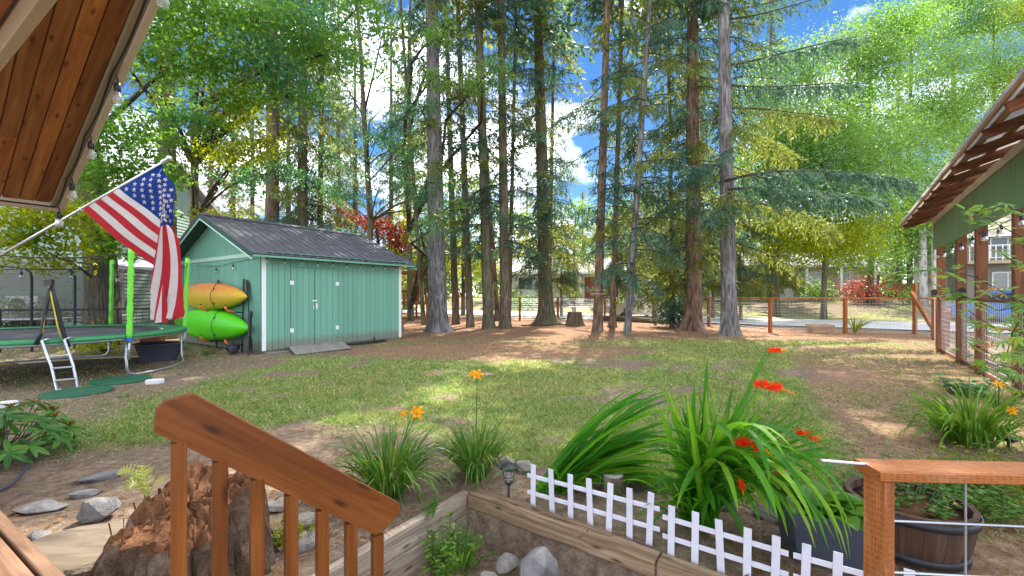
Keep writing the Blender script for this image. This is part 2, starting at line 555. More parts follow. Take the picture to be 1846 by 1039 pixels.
M['paling'] = wood('pale_fence_boards', (0.26, 0.17, 0.09), (0.40, 0.28, 0.16), (0.5, 0.38, 0.24), 0.8, 10, False, 0.15, 0.2)
def _yk():
    t = NT('yellow_orange_kayak_plastic')
    v = t.coord('Generated', (1, 1, 1))
    sp = t.n.new('ShaderNodeSeparateXYZ')
    t.l.new(v, sp.inputs[0])
    n = t.noise(t.coord('Object', (1, 1, 1)), 3.0, 3)
    z = t.math('ADD', sp.outputs[2], t.math('MULTIPLY', n, 0.35))
    col = t.ramp(z, [(0.35, (0.50, 0.42, 0.03)), (0.75, (0.66, 0.40, 0.03)), (1.0, (0.68, 0.22, 0.03))])
    return t.done(t.pbr(col, 0.36, normal=t.bump(t.noise(t.coord('Object', (1, 1, 1)), 40, 2), 0.05, 0.003)))
M['kayak_yellow'] = _yk()
def _glass():
    t = NT('clear_bulb_glass')
    g = t.pbr((0.95, 0.96, 0.97), 0.04, trans=0.75, ior=1.3)
    tr = t.n.new('ShaderNodeBsdfTransparent')
    mx = t.n.new('ShaderNodeMixShader')
    mx.inputs[0].default_value = 0.6
    t.l.new(tr.outputs[0], mx.inputs[1])
    t.l.new(g, mx.inputs[2])
    return t.done(mx.outputs[0])
M['glass'] = _glass()
def net(name, col, a):
    t = NT(name)
    d = t.n.new('ShaderNodeBsdfDiffuse')
    d.inputs[0].default_value = (*col, 1)
    tr = t.n.new('ShaderNodeBsdfTransparent')
    mx = t.n.new('ShaderNodeMixShader')
    mx.inputs[0].default_value = a
    t.l.new(tr.outputs[0], mx.inputs[1])
    t.l.new(d.outputs[0], mx.inputs[2])
    return t.done(mx.outputs[0])
M['net'] = net('black_safety_net', (0.02, 0.02, 0.025), 0.26)
M['screen'] = net('grey_net_screen', (0.20, 0.19, 0.17), 0.62)
def cloth(name, col):
    t = NT(name)
    n = t.noise(t.coord('UV', (1, 1, 1)), 9, 4)
    w = t.noise(t.coord('UV', (400, 400, 1)), 1.0, 1)
    c = t.hsv(col, 0.5, 1.0, t.math('ADD', 0.82, t.math('MULTIPLY', n, 0.3)))
    a = t.pbr(c, 0.8, spec=0.15, normal=t.bump(w, 0.15, 0.001))
    b = t.n.new('ShaderNodeBsdfTranslucent')
    t.l.new(c, b.inputs[0])
    mx = t.n.new('ShaderNodeMixShader')
    mx.inputs[0].default_value = 0.35
    t.l.new(a, mx.inputs[1])
    t.l.new(b.outputs[0], mx.inputs[2])
    return t.done(mx.outputs[0])
M['f_red'] = cloth('flag_red', (0.52, 0.035, 0.05))
M['f_white'] = cloth('flag_white', (0.74, 0.71, 0.72))
M['f_blue'] = cloth('flag_blue', (0.015, 0.055, 0.28))
def _cor():
    t = NT('grey_corrugated_panel')
    n = t.noise(t.coord('Object', (1, 1, 1)), 4, 6, 0.7)
    c = t.ramp(n, [(0.3, (0.27, 0.25, 0.25)), (0.7, (0.44, 0.42, 0.41))])
    a = t.pbr(c, 0.5)
    b = t.n.new('ShaderNodeBsdfTranslucent')
    t.l.new(c, b.inputs[0])
    mx = t.n.new('ShaderNodeMixShader')
    mx.inputs[0].default_value = 0.35
    t.l.new(a, mx.inputs[1])
    t.l.new(b.outputs[0], mx.inputs[2])
    return t.done(mx.outputs[0])
M['corrugated'] = _cor()
def stone(name, a, b, c, sc=5):
    t = NT(name)
    v = t.coord('Object', (1, 1, 1), rnd=True)
    n = t.noise(v, sc, 8, 0.65)
    sp = t.noise(v, sc*14, 3)
    col = t.mix(0.25, t.ramp(n, [(0.3, a), (0.5, b), (0.68, c)]), t.ramp(sp, [(0.35, a), (0.65, c)]))
    return t.done(t.pbr(t.hsv(col, 0.5, 1, t.rnd(0.85, 1.15)), 0.88, spec=0.2, normal=t.bump(t.math('ADD', n, t.math('MULTIPLY', sp, 0.25)), 0.6, 0.02)))
M['stone'] = stone('grey_blue_stone', (0.075, 0.072, 0.078), (0.175, 0.168, 0.175), (0.31, 0.295, 0.285), 9)
M['stone_warm'] = stone('warm_grey_stone', (0.14, 0.125, 0.115), (0.25, 0.225, 0.20), (0.36, 0.33, 0.30))
M['rot'] = stone('rotten_wood', (0.025, 0.011, 0.006), (0.095, 0.038, 0.016), (0.21, 0.10, 0.048), 9)
M['rotgrey'] = stone('grey_rotten_bark', (0.022, 0.013, 0.008), (0.085, 0.050, 0.031), (0.22, 0.165, 0.125), 9)
M['bark_grey'] = bark('grey_fir_bark', (0.045, 0.042, 0.044), (0.16, 0.148, 0.15), (0.30, 0.285, 0.285), (0.34, 0.37, 0.37))
M['bark_brown'] = bark('brown_fir_bark', (0.045, 0.033, 0.025), (0.155, 0.115, 0.088), (0.28, 0.225, 0.18), None, (0.11, 0.105, 0.04))
M['bark_red'] = bark('reddish_bark', (0.05, 0.030, 0.021), (0.175, 0.112, 0.078), (0.30, 0.205, 0.15), (0.27, 0.25, 0.22), None, 11)
M['bark_moss'] = bark('mossy_bark', (0.04, 0.036, 0.026), (0.14, 0.122, 0.088), (0.26, 0.23, 0.175), (0.26, 0.27, 0.23), (0.12, 0.12, 0.035))
M['bark_birch'] = bark('white_birch_bark', (0.20, 0.19, 0.18), (0.60, 0.58, 0.56), (0.72, 0.71, 0.70), None, None, 3)
M['twig'] = bark('twig_bark', (0.03, 0.022, 0.017), (0.085, 0.065, 0.05), (0.15, 0.12, 0.095), None, None, 20)
GREEN_TR = (0.24, 0.42, 0.04)
M['fir'] = leaf('blue_green_needles', [(0, (0.034, 0.090, 0.070)), (0.5, (0.058, 0.128, 0.096)), (1, (0.095, 0.165, 0.118))], (0.20, 0.30, 0.12), 0.36, 0.5)
M['fir_olive'] = leaf('olive_needles', [(0, (0.065, 0.100, 0.024)), (0.5, (0.105, 0.140, 0.036)), (1, (0.155, 0.175, 0.050))], (0.50, 0.54, 0.10), 0.45, 0.5)
M['maple'] = leaf('maple_leaves', [(0, (0.050, 0.135, 0.028)), (0.5, (0.080, 0.190, 0.042)), (1, (0.14, 0.24, 0.05))], (0.36, 0.60, 0.06), 0.46)
M['maple_blue'] = leaf('cool_green_leaves', [(0, (0.045, 0.135, 0.065)), (0.5, (0.075, 0.190, 0.090)), (1, (0.12, 0.24, 0.11))], (0.24, 0.52, 0.14), 0.42)
M['lightgreen'] = leaf('bright_backlit_leaves', [(0, (0.065, 0.150, 0.036)), (0.5, (0.100, 0.205, 0.050)), (1, (0.19, 0.28, 0.07))], (0.32, 0.54, 0.10), 0.40)
M['yellowgreen'] = leaf('yellow_green_leaves', [(0, (0.10, 0.16, 0.015)), (0.5, (0.17, 0.22, 0.02)), (1, (0.26, 0.28, 0.03))], (0.62, 0.62, 0.03), 0.5)
M['redleaf'] = leaf('red_leaves', [(0, (0.10, 0.016, 0.014)), (0.5, (0.20, 0.036, 0.026)), (0.8, (0.24, 0.09, 0.035)), (1, (0.16, 0.15, 0.04))], (0.42, 0.09, 0.05), 0.36)
M['coralleaf'] = leaf('coral_leaves', [(0, (0.26, 0.06, 0.045)), (0.5, (0.36, 0.11, 0.075)), (1, (0.42, 0.20, 0.11))], (0.5, 0.18, 0.12), 0.32)
M['rhodo'] = leaf('rhododendron_leaves', [(0, (0.035, 0.11, 0.028)), (0.5, (0.065, 0.165, 0.040)), (1, (0.13, 0.24, 0.055))], GREEN_TR, 0.25, 0.42, 0.4, 'rnd')
M['rhodo_dry'] = leaf('dry_seed_heads', [(0, (0.14, 0.05, 0.02)), (1, (0.30, 0.12, 0.05))], (0.4, 0.2, 0.08), 0.2)
M['sword'] = leaf('sword_leaves', [(0, (0.030, 0.135, 0.020)), (0.5, (0.060, 0.205, 0.032)), (0.8, (0.12, 0.29, 0.04)), (1, (0.22, 0.35, 0.06))], (0.32, 0.62, 0.05), 0.4, 0.5, 0.28, 'rnd')
M['lily'] = leaf('daylily_leaves', [(0, (0.035, 0.105, 0.020)), (0.5, (0.065, 0.165, 0.036)), (0.88, (0.115, 0.22, 0.06)), (0.95, (0.34, 0.26, 0.10)), (1, (0.40, 0.30, 0.13))], (0.30, 0.46, 0.06), 0.3, 0.4)
M['herb'] = leaf('herb_leaves', [(0, (0.05, 0.14, 0.02)), (0.5, (0.09, 0.20, 0.035)), (1, (0.16, 0.27, 0.06))], (0.36, 0.55, 0.06), 0.35)
M['fern'] = leaf('pale_fern', [(0, (0.20, 0.26, 0.07)), (1, (0.32, 0.34, 0.13))], (0.5, 0.55, 0.15), 0.4)
M['acer'] = leaf('small_maple_leaves', [(0, (0.10, 0.22, 0.06)), (0.5, (0.18, 0.34, 0.12)), (0.8, (0.26, 0.40, 0.06)), (0.9, (0.42, 0.22, 0.08)), (1, (0.46, 0.22, 0.12))], (0.4, 0.6, 0.1), 0.4, 0.45, 0.4, 'rnd')
M['petal_o'] = leaf('orange_petals', [(0, (0.72, 0.28, 0.02)), (1, (0.80, 0.44, 0.05))], (0.9, 0.45, 0.05), 0.35)
M['petal_r'] = leaf('scarlet_petals', [(0, (0.70, 0.035, 0.012)), (1, (0.78, 0.10, 0.02))], (0.9, 0.1, 0.03), 0.3)
M['stem'] = paint('green_stem', (0.06, 0.13, 0.03), 0.5)
M['grass'] = leaf('grass_blades', [(0, (0.085, 0.165, 0.040)), (0.36, (0.140, 0.225, 0.060)), (0.56, (0.24, 0.29, 0.11)), (0.76, (0.42, 0.37, 0.19)), (1, (0.54, 0.45, 0.26))], (0.45, 0.55, 0.12), 0.35, 0.55, 0.2)
M['litter'] = leaf('dry_litter', [(0, (0.10, 0.045, 0.02)), (0.5, (0.22, 0.11, 0.05)), (1, (0.36, 0.22, 0.11))], (0.3, 0.16, 0.08), 0.1, 0.8, 0.1)
M['soil'] = None

# ------------------------------------------------------------------ the lie of the land
AX = Vector((0.576, 0.817, 0)).normalized()          # house axis, away from the house
E1 = Vector((AX.y, -AX.x, 0))                        # across, to the right
K = Vector((-0.31, 2.872, 0))                        # inner corner of the timber retaining walls
PIT = -0.28
def HF(s, t, z=0.0): return K+E1*s+AX*t+Vector((0, 0, z))
def to_st(x, y):
    dx, dy = np.asarray(x)-K.x, np.asarray(y)-K.y
    return dx*E1.x+dy*E1.y, dx*AX.x+dy*AX.y
def ground_z(x, y):
    s, t = to_st(x, y)
    z = 0.05*(fbm(np.asarray(x)*0.5, np.asarray(y)*0.5, 3, 3)-0.5)*sstep(0.3, 3, t+0.0*s)
    z = z+0.02*(fbm(np.asarray(x)*3.1, np.asarray(y)*3.1, 5, 3)-0.5)
    z = z+1.05*sstep(28.0, 41.0, t)
    z = z-0.02*sstep(19.5, 20.2, t)*(1-sstep(27.0, 27.8, t))
    pit = (s > 0.005) & (s < 3.6) & (t < -0.005) & (t > -4.2)
    return np.where(pit, PIT+0.03*(fbm(np.asarray(x)*4, np.asarray(y)*4, 8, 3)-0.5), z)
def gz(x, y): return float(ground_z(np.array([x]), np.array([y]))[0])
def GP(u, v, z=0.0):
    """ground point under pixel, dropped on the relief"""
    p = G(u, v, z)
    return Vector((p.x, p.y, gz(p.x, p.y)))
def bed_line(x): return np.interp(x, [-3, -1.2, -0.68, -0.06, 0.48, 0.8, 1.7, 2.6, 4.5], [3.3, 3.6, 3.72, 3.5, 3.18, 3.1, 2.62, 2.3, 2.0])
def masks(x, y):
    x, y = np.asarray(x, float), np.asarray(y, float)
    n1, n2 = fbm(x*0.55, y*0.55, 11, 4), fbm(x*2.3, y*2.3, 21, 4)
    n = 0.6*n1+0.4*n2
    s, t = to_st(x, y)
    g = 0.08+0.92*sstep(0.35, 0.52, n+0.02)
    edge = bed_line(x)
    lawn = sstep(-0.05, 0.12, y-edge+0.1*(n2-0.5))
    leftbare = 1-(1-sstep(3.3, 4.7, y+1.6*(n1-0.5)))*(1-sstep(-1.1, 0.1, x))
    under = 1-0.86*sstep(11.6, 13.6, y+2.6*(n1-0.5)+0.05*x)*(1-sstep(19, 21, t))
    red = 1.25*np.exp(-(((x+0.4)/4.2)**2+((y-10.7)/1.9)**2))
    right = sstep(0.42, 0.85, (x-0.58*y)/1.0+0.9*(n1-0.5))*(1-sstep(11.3, 12.2, y))
    left = sstep(-0.3, 1.0, -(x+4.2)-0.0*y+1.6*(n1-0.5))*0.75
    sunny = np.exp(-(((x-5.5)/3.4)**2+((y-11.6)/1.6)**2))  # patch of sunlight on the lawn, painted in as extra grass cover
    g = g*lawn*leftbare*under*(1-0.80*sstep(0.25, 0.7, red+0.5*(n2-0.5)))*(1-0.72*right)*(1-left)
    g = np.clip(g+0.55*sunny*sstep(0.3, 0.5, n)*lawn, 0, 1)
    road = ((t > 20.3) & (t < 27.0)).astype(float)
    g = np.where(t > 27.0, 0.35+0.5*sstep(0.45, 0.6, n1), g)
    g = np.where((t > 18.6) & (t < 20.3), 0.2*g, g)
    pit = (s > 0) & (t < 0)
    g = np.where(pit, 0.0, g)
    needle = np.clip(0.75*sstep(0.2, 0.8, red+0.4*(n2-0.5))+0.85*sstep(11.6, 13.8, y+2.0*(n1-0.5))*(1-sstep(18.5, 20, t))+0.55*right, 0, 1)
    needle = np.where(t > 20, 0, needle)
    dry = np.clip(sstep(0.35, 0.62, fbm(x*0.8+9, y*0.8, 31, 3))*0.8+0.9*np.exp(-(((x-6)/5)**2+((y-12.2)/1.2)**2)), 0, 1)  # noise is dry grass; the oval paints the sunlit patch in straw colour
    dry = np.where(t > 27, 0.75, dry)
    return g, needle, dry

def _soil():
    t = NT('lawn_and_soil')
    ob = t.coord('Object', (1, 1, 1))
    n1, n2, n3 = t.noise(ob, 1.6, 7, 0.65), t.noise(ob, 14, 7, 0.7), t.noise(ob, 90, 4, 0.7)
    mixn = t.math('ADD', t.math('MULTIPLY', n2, 0.6), t.math('MULTIPLY', n3, 0.4))
    soil = t.ramp(mixn, [(0.30, (0.065, 0.046, 0.032)), (0.47, (0.17, 0.122, 0.088)), (0.64, (0.33, 0.25, 0.185))])
    need = t.ramp(mixn, [(0.32, (0.085, 0.048, 0.030)), (0.48, (0.24, 0.135, 0.085)), (0.66, (0.44, 0.28, 0.18))])
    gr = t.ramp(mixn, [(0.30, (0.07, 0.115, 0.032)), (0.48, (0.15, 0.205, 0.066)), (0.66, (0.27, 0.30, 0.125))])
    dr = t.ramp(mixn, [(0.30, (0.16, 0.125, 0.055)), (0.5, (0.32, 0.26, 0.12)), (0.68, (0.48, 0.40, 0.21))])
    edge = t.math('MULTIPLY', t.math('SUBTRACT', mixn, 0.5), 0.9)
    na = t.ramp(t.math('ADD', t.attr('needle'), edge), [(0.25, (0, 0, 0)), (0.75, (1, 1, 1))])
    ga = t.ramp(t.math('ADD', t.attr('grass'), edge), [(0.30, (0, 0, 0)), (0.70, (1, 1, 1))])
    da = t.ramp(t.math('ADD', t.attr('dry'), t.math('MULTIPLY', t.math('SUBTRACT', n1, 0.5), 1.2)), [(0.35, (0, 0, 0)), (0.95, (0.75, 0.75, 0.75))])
    base = t.mix(na, soil, need)
    col = t.mix(ga, base, t.mix(da, gr, dr))
    col = t.hsv(col, 0.5, 1.0, t.math('ADD', 0.78, t.math('MULTIPLY', n1, 0.44)))
    return t.done(t.pbr(col, 0.95, spec=0.1, normal=t.bump(t.math('ADD', n2, t.math('MULTIPLY', n3, 0.5)), 0.7, 0.03)))
M['soil'] = _soil()
def axis_lines(fine0, fine1, mid0, mid1, lo, hi, df, dm, extra):
    a = list(np.arange(fine0, fine1+1e-6, df))+list(np.arange(fine1, mid1, dm))+list(np.arange(mid0, fine0, dm))
    x, st = mid1, dm
    while x < hi:
        a.append(x)
        st *= 1.22
        x += st
    x, st = mid0, dm
    while x > lo:
        a.append(x)
        st *= 1.22
        x -= st
    a += [lo, hi]+extra
    a = np.unique(np.round(np.array(a), 4))
    keep = np.ones(len(a), bool)
    for e in extra: keep &= (np.abs(a-e) > 0.02) | np.isin(a, np.round(extra, 4))
    return a[keep]
gs = axis_lines(-5, 8, -24, 30, -320, 320, 0.075, 0.3, [0.0, 0.01, 3.595, 3.605])
gt = axis_lines(-4.5, 6, -12, 30, -60, 420, 0.075, 0.3, [0.0, -0.01, -4.195, -4.205])
SS, TT = np.meshgrid(gs, gt)
GX, GY = K.x+E1.x*SS+AX.x*TT, K.y+E1.y*SS+AX.y*TT
GZ = ground_z(GX, GY)
ng, nt_ = len(gs), len(gt)
verts = np.stack([GX, GY, GZ], -1).reshape(-1, 3)
ii, jj = np.meshgrid(np.arange(nt_-1), np.arange(ng-1), indexing='ij')
q = np.stack([ii*ng+jj, ii*ng+jj+1, (ii+1)*ng+jj+1, (ii+1)*ng+jj], -1).reshape(-1, 4)
me = bpy.data.meshes.new('ground')
me.vertices.add(len(verts))
me.vertices.foreach_set('co', verts.astype(np.float32).ravel())
me.loops.add(q.size)
me.loops.foreach_set('vertex_index', q.astype(np.int32).ravel())
me.polygons.add(len(q))
me.polygons.foreach_set('loop_start', np.arange(0, q.size, 4, dtype=np.int32))
me.polygons.foreach_set('use_smooth', np.ones(len(q), bool))
me.update(calc_edges=True)
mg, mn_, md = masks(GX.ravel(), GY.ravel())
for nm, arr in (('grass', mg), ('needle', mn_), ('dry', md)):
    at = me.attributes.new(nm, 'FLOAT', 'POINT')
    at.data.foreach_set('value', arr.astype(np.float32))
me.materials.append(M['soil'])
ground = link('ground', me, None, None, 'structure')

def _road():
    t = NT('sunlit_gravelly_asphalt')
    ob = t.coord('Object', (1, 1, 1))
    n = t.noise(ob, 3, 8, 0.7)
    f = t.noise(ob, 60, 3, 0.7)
    col = t.mix(0.4, t.ramp(n, [(0.3, (0.46, 0.45, 0.44)), (0.7, (0.62, 0.61, 0.60))]), t.ramp(f, [(0.3, (0.35, 0.35, 0.35)), (0.7, (0.64, 0.63, 0.62))]))  # greys raised so the tree-shaded road still looks sunlit
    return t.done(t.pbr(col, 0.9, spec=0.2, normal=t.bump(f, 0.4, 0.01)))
M['road'] = _road()
mb = MB()
for s0 in range(-120, 160, 8):
    pts = []
    for s_, t_ in ((s0, 20.3), (s0+8, 20.3), (s0+8, 27.0), (s0, 27.0)):
        p = HF(s_, t_, 0.022)
        pts.append(p)
    mb.face(pts)
mb.build('road', M['road'], None, kind='structure')

# ------------------------------------------------------------------ grass and litter
def blades(n, rmin, rmax, h0, h1, w, seed, half=1.30):
    r = np.random.default_rng(seed)
    Y = rmin*(rmax/rmin)**r.random(n)
    X = (r.random(n)*2-1)*half*Y
    g, ne, d = masks(X, Y)
    s_, t_ = to_st(X, Y)
    keep = (r.random(n) < np.clip(g*1.15-0.05, 0, 1)) & (t_ < 19.0)
    # not inside the shed
    return X[keep], Y[keep], g[keep], d[keep], r
X, Y, g, d, r = blades(300000, 2.3, 15.0, 0, 0, 0, 3)
n = len(X)
Z = ground_z(X, Y)-0.004
ang = r.random(n)*2*PI
h = (0.015+0.024*r.random(n))*(0.55+0.6*g)*(1+0.10*np.minimum(Y, 10)/4)
w = (0.0028+0.0030*r.random(n))*np.maximum(1, Y/3.0)
lean = h*(0.3+0.9*r.random(n))
la = r.random(n)*2*PI
B = np.stack([X, Y, Z], -1)
sd = np.stack([np.cos(ang), np.sin(ang), 0*ang], -1)*w[:, None]
tip = B+np.stack([np.cos(la)*lean, np.sin(la)*lean, h], -1)
V = np.stack([B-sd, B+sd, tip], 1)
link('lawn_grass', np_mesh('lawn_grass', V, M['grass'], 3), None, None, 'stuff')
r = np.random.default_rng(5)
n = 60000
Y = 2.0*(16/2.0)**r.random(n)
X = (r.random(n)*2-1)*1.3*Y
g, ne, d = masks(X, Y)
keep = r.random(n) < np.clip(0.10+0.8*ne+0.35*(1-g), 0, 1)*0.55
X, Y = X[keep], Y[keep]
n = len(X)
L = (0.012+0.035*r.random(n))*np.maximum(1, Y/7)
W = (0.002+0.005*r.random(n)*(r.random(n) < 0.25))*np.maximum(1, Y/4)
an = r.random(n)*2*PI
C = np.stack([X, Y, ground_z(X, Y)+0.006], -1)
D = np.stack([np.cos(an), np.sin(an), (r.random(n)-0.3)*0.35], -1)
Nn = np.stack([(r.random(n)-.5)*0.8, (r.random(n)-.5)*0.8, np.ones(n)], -1)
link('fallen_litter', np_mesh('fallen_litter', kites(C, D, Nn, L, W), M['litter'], 4), None, None, 'stuff')

# small broad weeds, clover and fallen leaves in the lawn
r = np.random.default_rng(15)
n = 900
Y = 2.6*(13/2.6)**r.random(n)
X = (r.random(n)*2-1)*1.2*Y
g, ne, d = masks(X, Y)
s_, t_ = to_st(X, Y)
k_ = (g > 0.25) & ((s_ < -0.1) | (t_ > 0.3))
X, Y = X[k_], Y[k_]
m = 12
cx, cy = np.repeat(X, m)+r.normal(0, 0.045, len(X)*m), np.repeat(Y, m)+r.normal(0, 0.045, len(X)*m)
C_ = np.stack([cx, cy, ground_z(cx, cy)+0.006+0.018*r.random(len(cx))], -1)
an = r.random(len(cx))*2*PI
V = kites(C_, np.stack([np.cos(an), np.sin(an), 0.1+0.5*r.random(len(an))], -1), np.stack([r.normal(0, .3, len(an)), r.normal(0, .3, len(an)), np.ones(len(an))], -1), 0.022+0.030*r.random(len(an)), 0.015+0.016*r.random(len(an)))
link('lawn_weeds', np_mesh('lawn_weeds', V, M['maple'], 4), None, None, 'stuff')
n = 1400
Y = 1.9*(15/1.9)**r.random(n)
X = (r.random(n)*2-1)*1.2*Y
an = r.random(n)*2*PI
C_ = np.stack([X, Y, ground_z(X, Y)+0.022], -1)
V = kites(C_, np.stack([np.cos(an), np.sin(an), r.normal(0, .25, n)], -1), np.stack([r.normal(0, .4, n), r.normal(0, .4, n), np.ones(n)], -1), 0.02+0.035*r.random(n), 0.012+0.02*r.random(n), 0.2)
link('fallen_leaves', np_mesh('fallen_leaves', V, M['litter'], 4), None, None, 'stuff')
n = 500
Y = 1.9*(15/1.9)**r.random(n)
X = (r.random(n)*2-1)*1.2*Y
an = r.random(n)*2*PI
C_ = np.stack([X, Y, ground_z(X, Y)+0.010], -1)
V = kites(C_, np.stack([np.cos(an), np.sin(an), 0*an], -1), np.stack([r.normal(0, .2, n), r.normal(0, .2, n), np.ones(n)], -1), 0.06+0.16*r.random(n), 0.006+0.006*r.random(n), 0.4)
link('fallen_twigs', np_mesh('fallen_twigs', V, M['litter'], 4), None, None, 'stuff')

# ------------------------------------------------------------------ green shed
SH = Vector((-5.76, 9.82, 0))
SRZ = math.atan2(AX.y, AX.x)
SL, SW, SO, SS_ = 4.06, 5.1, 0.35, 0.32
shed = thing('garden_shed', 'mint green wooden shed with brown ribbed metal roof and double doors', 'shed', SH, SRZ)
SM = WM[shed.name]
def S(x, y, z): return SM @ Vector((x, y, z))
ZB, ZE, ZR = 0.08, 2.33, 3.47                      # siding bottom, wall top at the eave, ridge
slope = (ZR-2.31)/(SW/2+SS_)
def roof_z(y): return ZR-slope*abs(y-SW/2)
sx, sy = SM.to_3x3() @ Vector((1, 0, 0)), SM.to_3x3() @ Vector((0, 1, 0))
# foundation
mb = MB()
mb.bar(S(0.05, 0.06, 0.02), S(SL-0.05, 0.06, 0.02), 0.08, 0.14)
mb.bar(S(0.06, 0.1, 0.02), S(0.06, SW, 0.02), 0.08, 0.14)
mb.bar(S(SL-0.06, 0.1, 0.02), S(SL-0.06, SW, 0.02), 0.08, 0.14)
mb.build('foundation', M['shed_green'], shed)
# wall backing (one shell) behind the boards
mb = MB()
mb.bar(S(0.03, 0.04, (ZB+ZE)/2), S(SL-0.03, 0.04, (ZB+ZE)/2), 0.03, ZE-ZB)
mb.bar(S(0.03, SW-0.04, (ZB+ZE)/2), S(SL-0.03, SW-0.04, (ZB+ZE)/2), 0.03, ZE-ZB)
for xx in (0.03, SL-0.06):
    mb.prism([S(xx, 0.06, ZB), S(xx, SW-0.06, ZB), S(xx, SW-0.06, roof_z(SW-.06)-0.06), S(xx, SW/2, ZR-0.06), S(xx, 0.06, roof_z(0.06)-0.06)], sx*0.03)
mb.build('wall', M['shed_green'], shed)
# front boards; the doors take x from D0 to D1
D0, DM, D1, DT = 0.66, 1.27, 1.93, 2.03
def board(parent, x0, x1, z0, z1, y=-0.008):
    mb = MB()
    mb.bar(S((x0+x1)/2, y, z0), S((x0+x1)/2, y, z1), 0.022, x1-x0-0.007, up=sx, ch=0.003)
    mb.build('siding_board', M['shed_green'], parent)
bw = 0.1455
def board_run(x0, x1, z0, z1):
    n = max(1, round((x1-x0)/bw))
    for k in range(n): board(shed, x0+(x1-x0)*k/n, x0+(x1-x0)*(k+1)/n, z0, z1)
board_run(0.09, D0, ZB, ZE-0.02)
board_run(D1, SL-0.09, ZB, ZE-0.02)
board_run(D0, D1, DT+0.012, ZE-0.02)
for a, b in ((D0, DM), (DM, D1)):
    dm = MB()
    dm.bar(S((a+b)/2, 0.012, ZB+0.005), S((a+b)/2, 0.012, DT), 0.012, b-a-0.012, up=sx)
    door = dm.build('door', M['shed_green'], shed)
    nb = 4
    for k in range(nb): board(door, a+0.008+(b-a-0.016)*k/nb, a+0.008+(b-a-0.016)*(k+1)/nb, ZB+0.005, DT, -0.012)
    for zz in (0.50, 1.66):
        hx = a+0.03 if a == D0 else b-0.03
        hb = MB()
        hb.bar(S(hx-0.045, -0.026, zz), S(hx+0.045, -0.026, zz), 0.008, 0.10)
        hb.bar(S(hx, -0.033, zz-0.05), S(hx, -0.033, zz+0.05), 0.016, 0.016)
        hb.build('hinge', M['white'], door)
    if a == DM:
        hb = MB()
        hb.bar(S(a-0.06, -0.028, 1.22), S(a+0.06, -0.028, 1.22), 0.010, 0.035)
        hb.bar(S(a+0.045, -0.03, 0.98), S(a+0.045, -0.03, 1.16), 0.014, 0.05)
        hb.tube([S(a+0.045, -0.03, 1.14), S(a+0.045, -0.075, 1.11), S(a+0.045, -0.075, 1.03), S(a+0.045, -0.03, 1.0)], 0.009, 6)
        hb.bar(S(a-0.03, -0.03, 1.0), S(a-0.03, -0.03, 1.10), 0.012, 0.035)
        hb.build('latch', M['white'], door)
# corner trims
for xx in (0.045, SL-0.045):
    mb = MB()
    mb.bar(S(xx, -0.014, ZB-0.01), S(xx, -0.014, ZE-0.02), 0.028, 0.09, up=sx, ch=0.003)
    mb.build('corner_trim', M['white'], shed)
# gable boards on the x=0 side
bw2 = 0.155
k = 0
y = 0.03
while y < SW-0.05:
    y1 = min(y+bw2, SW-0.03)
    mb = MB()
    mb.prism([S(-0.012, y+0.004, ZB), S(-0.012, y1-0.004, ZB), S(-0.012, y1-0.004, 2.26), S(-0.012, y+0.004, 2.26)], sx*0.02)
    mb.build('siding_board', M['shed_green'], shed)
    mb = MB()
    mb.prism([S(-0.012, y+0.004, 2.36), S(-0.012, y1-0.004, 2.36), S(-0.012, y1-0.004, max(2.37, roof_z(y1)-0.09)), S(-0.012, y+0.004, max(2.37, roof_z(y)-0.09))], sx*0.02)
    mb.build('gable_board', M['shed_green'], shed)
    y = y1
mb = MB()
mb.bar(S(-0.020, 0.0, 2.31), S(-0.020, SW, 2.31), 0.03, 0.095, ch=0.003)
mb.build('gable_trim', paint('pale_green_trim', (0.40, 0.60, 0.50), 0.6), shed)
